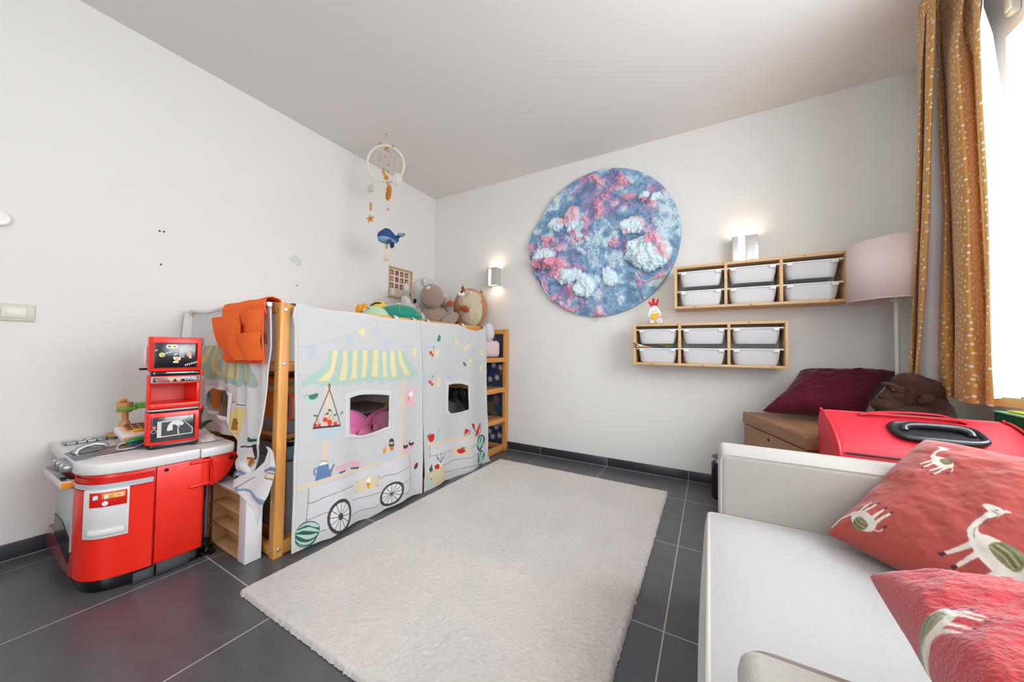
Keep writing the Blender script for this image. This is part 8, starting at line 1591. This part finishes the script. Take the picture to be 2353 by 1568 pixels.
# ---------------------------------------------------------------- suitcase
SR = mat('suitcase_red', '#d22b3a', .5, bump=(1400, .5, .001), spec=.4); SRp = mat('suitcase_piping', '#dc3040', .45); SB = mat('handle_black', '#1d1e21', .35)
t = thing('suitcase', 'bright red soft suitcase with a black handle standing behind the sofa arm', 'suitcase', (3.39, -.97, 0))
prof = smoothpoly([(-.845, .04), (-.842, .30), (-.842, .66), (-.852, .692), (-.90, .688), (-1.0, .650), (-1.065, .610), (-1.098, .570), (-1.105, .52), (-1.105, .30), (-1.103, .04)], False, 6)
pc = (-.975, .33)
def sc_(u, v):
    q_ = prof[int(round(u*(len(prof)-1)))]; e = [(0, .90), (.004, .955), (.014, .985), (.03, 1), (.522, 1), (.538, .985), (.548, .955), (.552, .90)]; x, k = e[int(round(v*7))]; return (3.093+x, pc[0]+(q_[0]-pc[0])*k, pc[1]+(q_[1]-pc[1])*(k if q_[1] > .33 else 1))
b = MB(); nP = len(prof); b.grid(sc_, nP, 8); b.f = [f for f in b.f]; b.f.append(tuple(range(nP))); b.m.append(0); b.f.append(tuple(7*nP+i for i in range(nP))[::-1]); b.m.append(0)
b.f.append(None) if False else None
b.f += [(k*nP, (k+1)*nP, (k+1)*nP+nP-1, k*nP+nP-1) for k in range(7)]; b.m += [0]*7
b.build('shell', SR, t, smooth=60)
for x in (3.106, 3.632):
    b = MB(); b.tube([(x, p[0]*1.0+(-.002 if p[0] < -.9 else .002), p[1]+.003) for p in prof], .0045, 8); b.build('piping', SRp, t)
b = MB(); b.tube([(3.12, -1.106, .570), (3.63, -1.106, .567)], .0035, 8); b.build('zip', SB, t)
hx = (3.406, -0.975, 0.6607)[0]; tt = Vector((0, -.935, -.354)); nn = Vector((0, -.354, .935)); hcn = Vector((hx-.010, -1.000, .6545))
b = MB(); ov = [hcn+Vector((1, 0, 0))*(.112*math.copysign(abs(math.cos(a))**.5, math.cos(a)))+tt*(.056*math.copysign(abs(math.sin(a))**.55, math.sin(a)))+nn*.004 for a in np.linspace(0, 2*PI, 49)[:-1]]
b.tube(ov, .011, 10, closed=True); b.build('handle_housing', SB, t)
b = MB(); vs = [hcn+nn*.004]+[hcn+(p-hcn)*.97+nn*.001 for p in ov]; b.add(vs, [(0, 1+i, 1+(i+1) % 48) for i in range(48)]); b.build('housing_recess', mat('handle_recess', '#191a1d', .4), t)
b = MB(); b.tube([tuple(p) for p in smoothpoly([hcn+Vector((-.080, 0, 0))+nn*.004, hcn+Vector((-.078, 0, 0))+nn*.014-tt*.014, hcn+Vector((-.04, 0, 0))+nn*.019-tt*.024, hcn+Vector((.05, 0, 0))+nn*.019-tt*.022, hcn+Vector((.082, 0, 0))+nn*.014-tt*.010, hcn+Vector((.086, 0, 0))+nn*.004+tt*.008], False, 5)], .012, 12); b.build('pull_handle', mat('handle_grey', '#34363b', .25, .3), t)
b = MB(); b.box(hcn-tt*.038+nn*.006-Vector((.03, .006, .002)), hcn-tt*.038+nn*.006+Vector((.03, .006, .003)), .002); b.build('label_plate', GREY, t)
sp = smoothpoly([(3.217, -0.9, 0.6953), (3.264, -0.9, 0.7071), (3.328, -0.9, 0.7134), (3.389, -0.9, 0.716), (3.447, -0.9, 0.7134), (3.486, -0.9, 0.7009), (3.515, -0.9, 0.6894)], False, 6); b = MB(); n_s = len(sp)
b.grid(lambda u, v: tuple(sp[int(round(v*(n_s-1)))]+np.array([0, (u-.5)*.03, .001*math.sin(PI*u)])), 5, n_s); b.build('carry_strap', SRp, t, solid=.004)
# ---------------------------------------------------------------- green box by the window wall
t = thing('green_box', 'dark green box with a bright lid edge standing under the curtain by the window wall', 'box', (3.69, -.95, 0))
b = MB(); b.box((3.652, -1.33, .0), (3.725, -.745, .722), .003); b.build('box_body', mat('box_green', '#0b5a40', .4, var=(30, '#0f6b4c', .3)), t)
b = MB(); b.prism([(3.650, .724), (3.727, .724), (3.727, .728), (3.650, .730)], (0, -.745, 0), (1, 0, 0), (0, 0, 1), .585); b.build('lid_edge', mat('box_mint', '#7fd3b0', .4), t)
b = MB(); b.box((3.668, -1.30, .7305), (3.722, -.78, .738), .002); b.build('yellow_sheet', mat('sheet_yellow', '#c8c84a', .5), t)
# ---------------------------------------------------------------- pedal bin
t = thing('pedal_bin', 'small black pedal bin with a chrome lid rim between sofa and back wall', 'bin', (2.765, -.215, 0))
c_ = (2.765, -.215); b = MB(); b.lathe([(.083, .012), (.088, .02), (.088, .232), (.0005, .232)], (c_[0], c_[1], 0), 48); b.build('drum', mat('black_enamel', '#141518', .3), t)
b = MB(); b.lathe([(.089, .232), (.090, .236), (.090, .254), (.086, .258)], (c_[0], c_[1], 0), 48, cap=False); b.build('rim', mat('chrome', '#c8c8ca', .2, 1), t)
b = MB(); b.lathe([(.087, .252), (.084, .262), (.05, .268), (.0005, .270)], (c_[0], c_[1], 0), 48, cap=False); b.build('lid', mat('lid_grey', '#54565a', .35, .5), t)
b = MB(); b.lathe([(.086, 0), (.086, .012), (.0005, .012)], (c_[0], c_[1], 0), 48); b.build('base', BLK, t)
b = MB(); b.box((c_[0]-.03, c_[1], .012), (c_[0]+.015, c_[1], .024), .004); b.build('pedal', mat('chrome', '#c8c8ca', .2, 1), t)
# ---------------------------------------------------------------- floor lamp
t = thing('floor_lamp', 'white floor lamp with a pale pink drum shade in the corner beside the curtain', 'floor lamp', (3.535, -.302, 0))
lx, ly = (3.532, -0.302, 1.077)[0], -.302; sz0, sz1 = 1.236, 1.548
b = MB(); n = 96; PS = mat('pink_shade', '#e0cfce', .9, bump=(500, .3, .001)); R_ = .189
vs = []; 
b.lathe([(R_, sz0), (R_, sz1)], (lx, ly, 0), n, cap=False); b.build('shade', PS, t, solid=.002, smooth=180)
for z in (sz0, sz1): b = MB(); b.tube([(lx+R_*math.cos(a), ly+R_*math.sin(a), z) for a in np.linspace(0, 2*PI, 73)[:-1]], .0022, 6, closed=True); b.build('shade_ring', PS, t)
a = -PI/2+.05; b = MB(); b.tube([(lx+(R_+.0015)*math.cos(a), ly+(R_+.0015)*math.sin(a), z) for z in (sz0, sz1)], .0016, 6); b.build('shade_seam', mat('shade_seam', '#b89da0', .9), t)
b = MB()
for k in range(3): b.tube([(lx, ly, sz0+.03), (lx+R_*math.cos(k*2.09+.4), ly+R_*math.sin(k*2.09+.4), sz0+.01)], .002, 6)
b.build('shade_spider', mat('lamp_white', '#d9d8d2', .4), t)
b = MB(); b.cyl((lx, ly, .02), (lx, ly, 1.30), .0105); b.build('pole', mat('lamp_white', '#d9d8d2', .4), t)
b = MB(); b.lathe([(.14, 0), (.14, .012), (.12, .020), (.02, .024), (.0005, .025)], (lx, ly, 0), 40); b.build('base', mat('lamp_white', '#d9d8d2', .4), t)
b = MB(); b.lathe([(.0105, 0), (.026, .004), (.026, .012), (.0005, .012)], (lx, ly, sz0-.008), 24); b.build('collar', mat('lamp_white', '#d9d8d2', .4), t)

# ---------------------------------------------------------------- mustard curtain with white lining
def dots():
    m = mat('mustard_dotted', '#bd8136', .8, sheen=.2, spec=.15); nt = m.node_tree; N = nt.nodes; L = nt.links; b = N['Principled BSDF']
    uv = N.new('ShaderNodeUVMap'); mp = N.new('ShaderNodeMapping'); mp.inputs['Rotation'].default_value = (0, 0, .35); mp.inputs['Scale'].default_value = (31, 38, 1)
    v = N.new('ShaderNodeTexVoronoi'); v.voronoi_dimensions = '2D'; v.inputs['Scale'].default_value = 1; v.inputs['Randomness'].default_value = .72
    lt = N.new('ShaderNodeMath'); lt.operation = 'LESS_THAN'; lt.inputs[1].default_value = .19
    L.new(uv.outputs['UV'], mp.inputs['Vector']); L.new(mp.outputs['Vector'], v.inputs['Vector']); L.new(v.outputs['Distance'], lt.inputs[0])
    mx = N.new('ShaderNodeMix'); mx.data_type = 'RGBA'; mx.inputs[6].default_value = (*lin('#cd9a55'), 1); mx.inputs[7].default_value = (*lin('#e8e2d4'), 1)
    L.new(lt.outputs[0], mx.inputs['Factor']); L.new(mx.outputs[2], b.inputs['Base Color'])
    tr_ = N.new('ShaderNodeBsdfTranslucent'); ms = N.new('ShaderNodeMixShader'); ms.inputs[0].default_value = .12; L.new(mx.outputs[2], tr_.inputs['Color']); L.new(b.outputs[0], ms.inputs[1]); L.new(tr_.outputs[0], ms.inputs[2]); L.new(ms.outputs[0], N['Material Output'].inputs['Surface'])
    return m
t = thing('window_curtain', 'tall mustard curtain with white dots and white lining, bunched beside the window', 'curtain', (3.62, -.55, 2.6))
LINE = mat('curtain_lining', '#dcdde0', .85, bump=(300, .1, .001), transl=.25)
def zc(lv): return [2.585, 1.70, .762][lv] if False else None
def drape(name, cols, m, nu, z0=2.585, zb=.762, ribs=True, wob=.004):
    """cols: (x, y_top, y_mid, y_bottom); swept from the heading to the hem"""
    nv = 180; c = np.array(cols, float); s = np.arange(len(c)); tt_ = np.linspace(0, len(c)-1, nu)
    def cat(a): 
        i = np.clip(tt_.astype(int), 0, len(a)-2); f = tt_-i; A = np.concatenate([[a[0]], a, [a[-1]]]); p0, p1, p2, p3 = A[i], A[i+1], A[i+2], A[i+3]
        return .5*((2*p1)+(-p0+p2)*f+(2*p0-5*p1+4*p2-p3)*f*f+(-p0+3*p1-3*p2+p3)*f**3)
    x = cat(c[:, 0]); yt, ym, yb2 = cat(c[:, 1]), cat(c[:, 2]), cat(c[:, 3]); v = np.linspace(0, 1, nv)[:, None]
    vm = .55; Y = np.where(v < vm, yt+(ym-yt)*(v/vm), ym+(yb2-ym)*((v-vm)/(1-vm))); k = np.clip(v*5, .45, 1)
    xm = x.mean(); X = xm+(x-xm)[None]*k+wob*np.sin(v*11+tt_[None]*1.3)*v; Z = z0+(zb-z0)*v+0*X
    if ribs: X = X+np.where(v < .06, .004*np.sin(tt_[None]*5), 0)
    du = np.r_[0, np.cumsum(np.hypot(np.diff(x), np.diff(ym)))]; U = np.repeat(du[None], nv, 0); V = np.stack([X, Y, Z], -1).reshape(-1, 3)
    return npmesh(name, V, gridfaces(nu, nv), m, t, uv=np.stack([U.ravel(), Z.ravel()], -1))
def cy(px, py, x): return None
CD = dots()
drape('left_fold', [(3.535, (3.535, -0.5939, 2.486)[1], (3.535, -0.5019, 1.528)[1], (3.535, -0.4121, 0.8351)[1]), (3.505, (3.505, -0.6844, 2.424)[1], (3.505, -0.5965, 1.504)[1], (3.505, -0.5067, 0.8393)[1]), (3.515, (3.515, -0.6794, 2.434)[1], (3.515, -0.5957, 1.503)[1], (3.515, -0.4989, 0.8394)[1]), (3.535, (3.535, -0.634, 2.463)[1], (3.535, -0.5565, 1.512)[1], (3.535, -0.4505, 0.8374)[1]),
 (3.505, (3.505, -0.7298, 2.405)[1], (3.505, -0.6593, 1.486)[1], (3.505, -0.5434, 0.8416)[1]), (3.515, (3.515, -0.7631, 2.382)[1], (3.515, -0.6817, 1.477)[1], (3.515, -0.5588, 0.843)[1]), (3.54, (3.54, -0.7256, 2.402)[1], (3.54, -0.6126, 1.494)[1], (3.54, -0.4936, 0.8403)[1])], CD, 120, zb=.80)
drape('right_fold', [(3.65, (3.65, -0.3224, 2.708)[1], (3.65, -0.4399, 1.529)[1], (3.65, -0.3822, 0.7708)[1]), (3.60, (3.6, -0.4765, 2.599)[1], (3.6, -0.5415, 1.506)[1], (3.6, -0.4892, 0.7776)[1]), (3.575, (3.575, -0.5922, 2.531)[1], (3.575, -0.6409, 1.48)[1], (3.575, -0.6016, 0.7866)[1]), (3.60, (3.6, -0.5705, 2.549)[1], (3.6, -0.6174, 1.483)[1], (3.6, -0.6103, 0.7891)[1]), (3.63, (3.63, -0.5098, 2.598)[1], (3.63, -0.5536, 1.498)[1], (3.63, -0.5494, 0.7854)[1]),
 (3.57, (3.57, -0.6793, 2.506)[1], (3.57, -0.718, 1.458)[1], (3.57, -0.708, 0.7964)[1]), (3.545, (3.545, -0.789, 2.429)[1], (3.545, -0.8315, 1.428)[1], (3.545, -0.8351, 0.8068)[1]), (3.56, (3.56, -0.7931, 2.418)[1], (3.56, -0.8491, 1.42)[1], (3.56, -0.8619, 0.8104)[1]), (3.62, (3.62, -0.6922, 2.479)[1], (3.62, -0.7484, 1.441)[1], (3.62, -0.7661, 0.8054)[1]), (3.645, (3.645, -0.6741, 2.483)[1], (3.645, -0.7234, 1.445)[1], (3.645, -0.7304, 0.8037)[1]), (3.575, (3.575, -0.8441, 2.364)[1], (3.575, -0.8843, 1.407)[1], (3.575, -0.886, 0.8138)[1]), (3.570, (3.57, -0.8951, 2.32)[1], (3.57, -0.9187, 1.398)[1], (3.57, -0.9291, 0.8175)[1])], CD, 260)
drape('lining', [(3.573, (3.573, -0.8884, 2.324)[1], (3.573, -0.9121, 1.399)[1], (3.573, -0.9225, 0.8171)[1]), (3.62, (3.62, -0.799, 2.382)[1], (3.62, -0.8781, 1.402)[1], (3.62, -0.8786, 0.8162)[1]), (3.65, (3.65, -0.748, 2.413)[1], (3.65, -0.8962, 1.392)[1], (3.65, -0.8835, 0.8187)[1])], LINE, 50, zb=.79, ribs=False)
drape('lining', [(3.532, (3.532, -0.6624, 2.43)[1], (3.532, -0.5943, 1.501)[1], (3.532, -0.4837, 0.8393)[1]), (3.56, (3.56, -0.6431, 2.474)[1], (3.56, -0.6059, 1.493)[1], (3.56, -0.5257, 0.7986)[1]), (3.61, (3.61, -0.5535, 2.59)[1], (3.61, -0.58, 1.493)[1], (3.61, -0.5197, 0.7812)[1])], LINE, 30, zb=.80, ribs=False)
drape('lining', [(3.668, (3.668, -0.2915, 2.727)[1], (3.668, -0.4091, 1.535)[1], (3.668, -0.3584, 0.7698)[1]), (3.674, (3.674, -0.5299, 2.6)[1], (3.674, -0.5573, 1.49)[1], (3.674, -0.555, 0.789)[1]), (3.668, (3.668, -0.7033, 2.445)[1], (3.668, -0.7525, 1.432)[1], (3.668, -0.7533, 0.8075)[1])], LINE, 30, zb=.79, ribs=False)
b = MB(); e = [(3.62, -0.8194, 0.8022)[1], (3.62, -0.9449, 0.8148)[1]]; b.grid(lambda u, v: (3.572+.075*u, e[0]+(e[1]-e[0])*u, .795-.034*v), 12, 4); b.build('hem', mat('mustard_back', '#c4a66c', .85), t, solid=.003)
b = MB(); b.tube([(3.635, -.40, 2.60), (3.635, -1.0, 2.60)], .008, 8); b.build('curtain_track', PVC, t)
b = MB(); b.box((3.70, -.79, 2.30), (3.729, -.76, 2.40), .006); b.box((3.690, -.805, 2.31), (3.700, -.775, 2.39), .003); 
t2 = thing('cord_cleat', 'small beige wall bracket beside the curtain heading', 'bracket', (3.72, -.775, 2.35)); b.build('bracket', SW, t2)
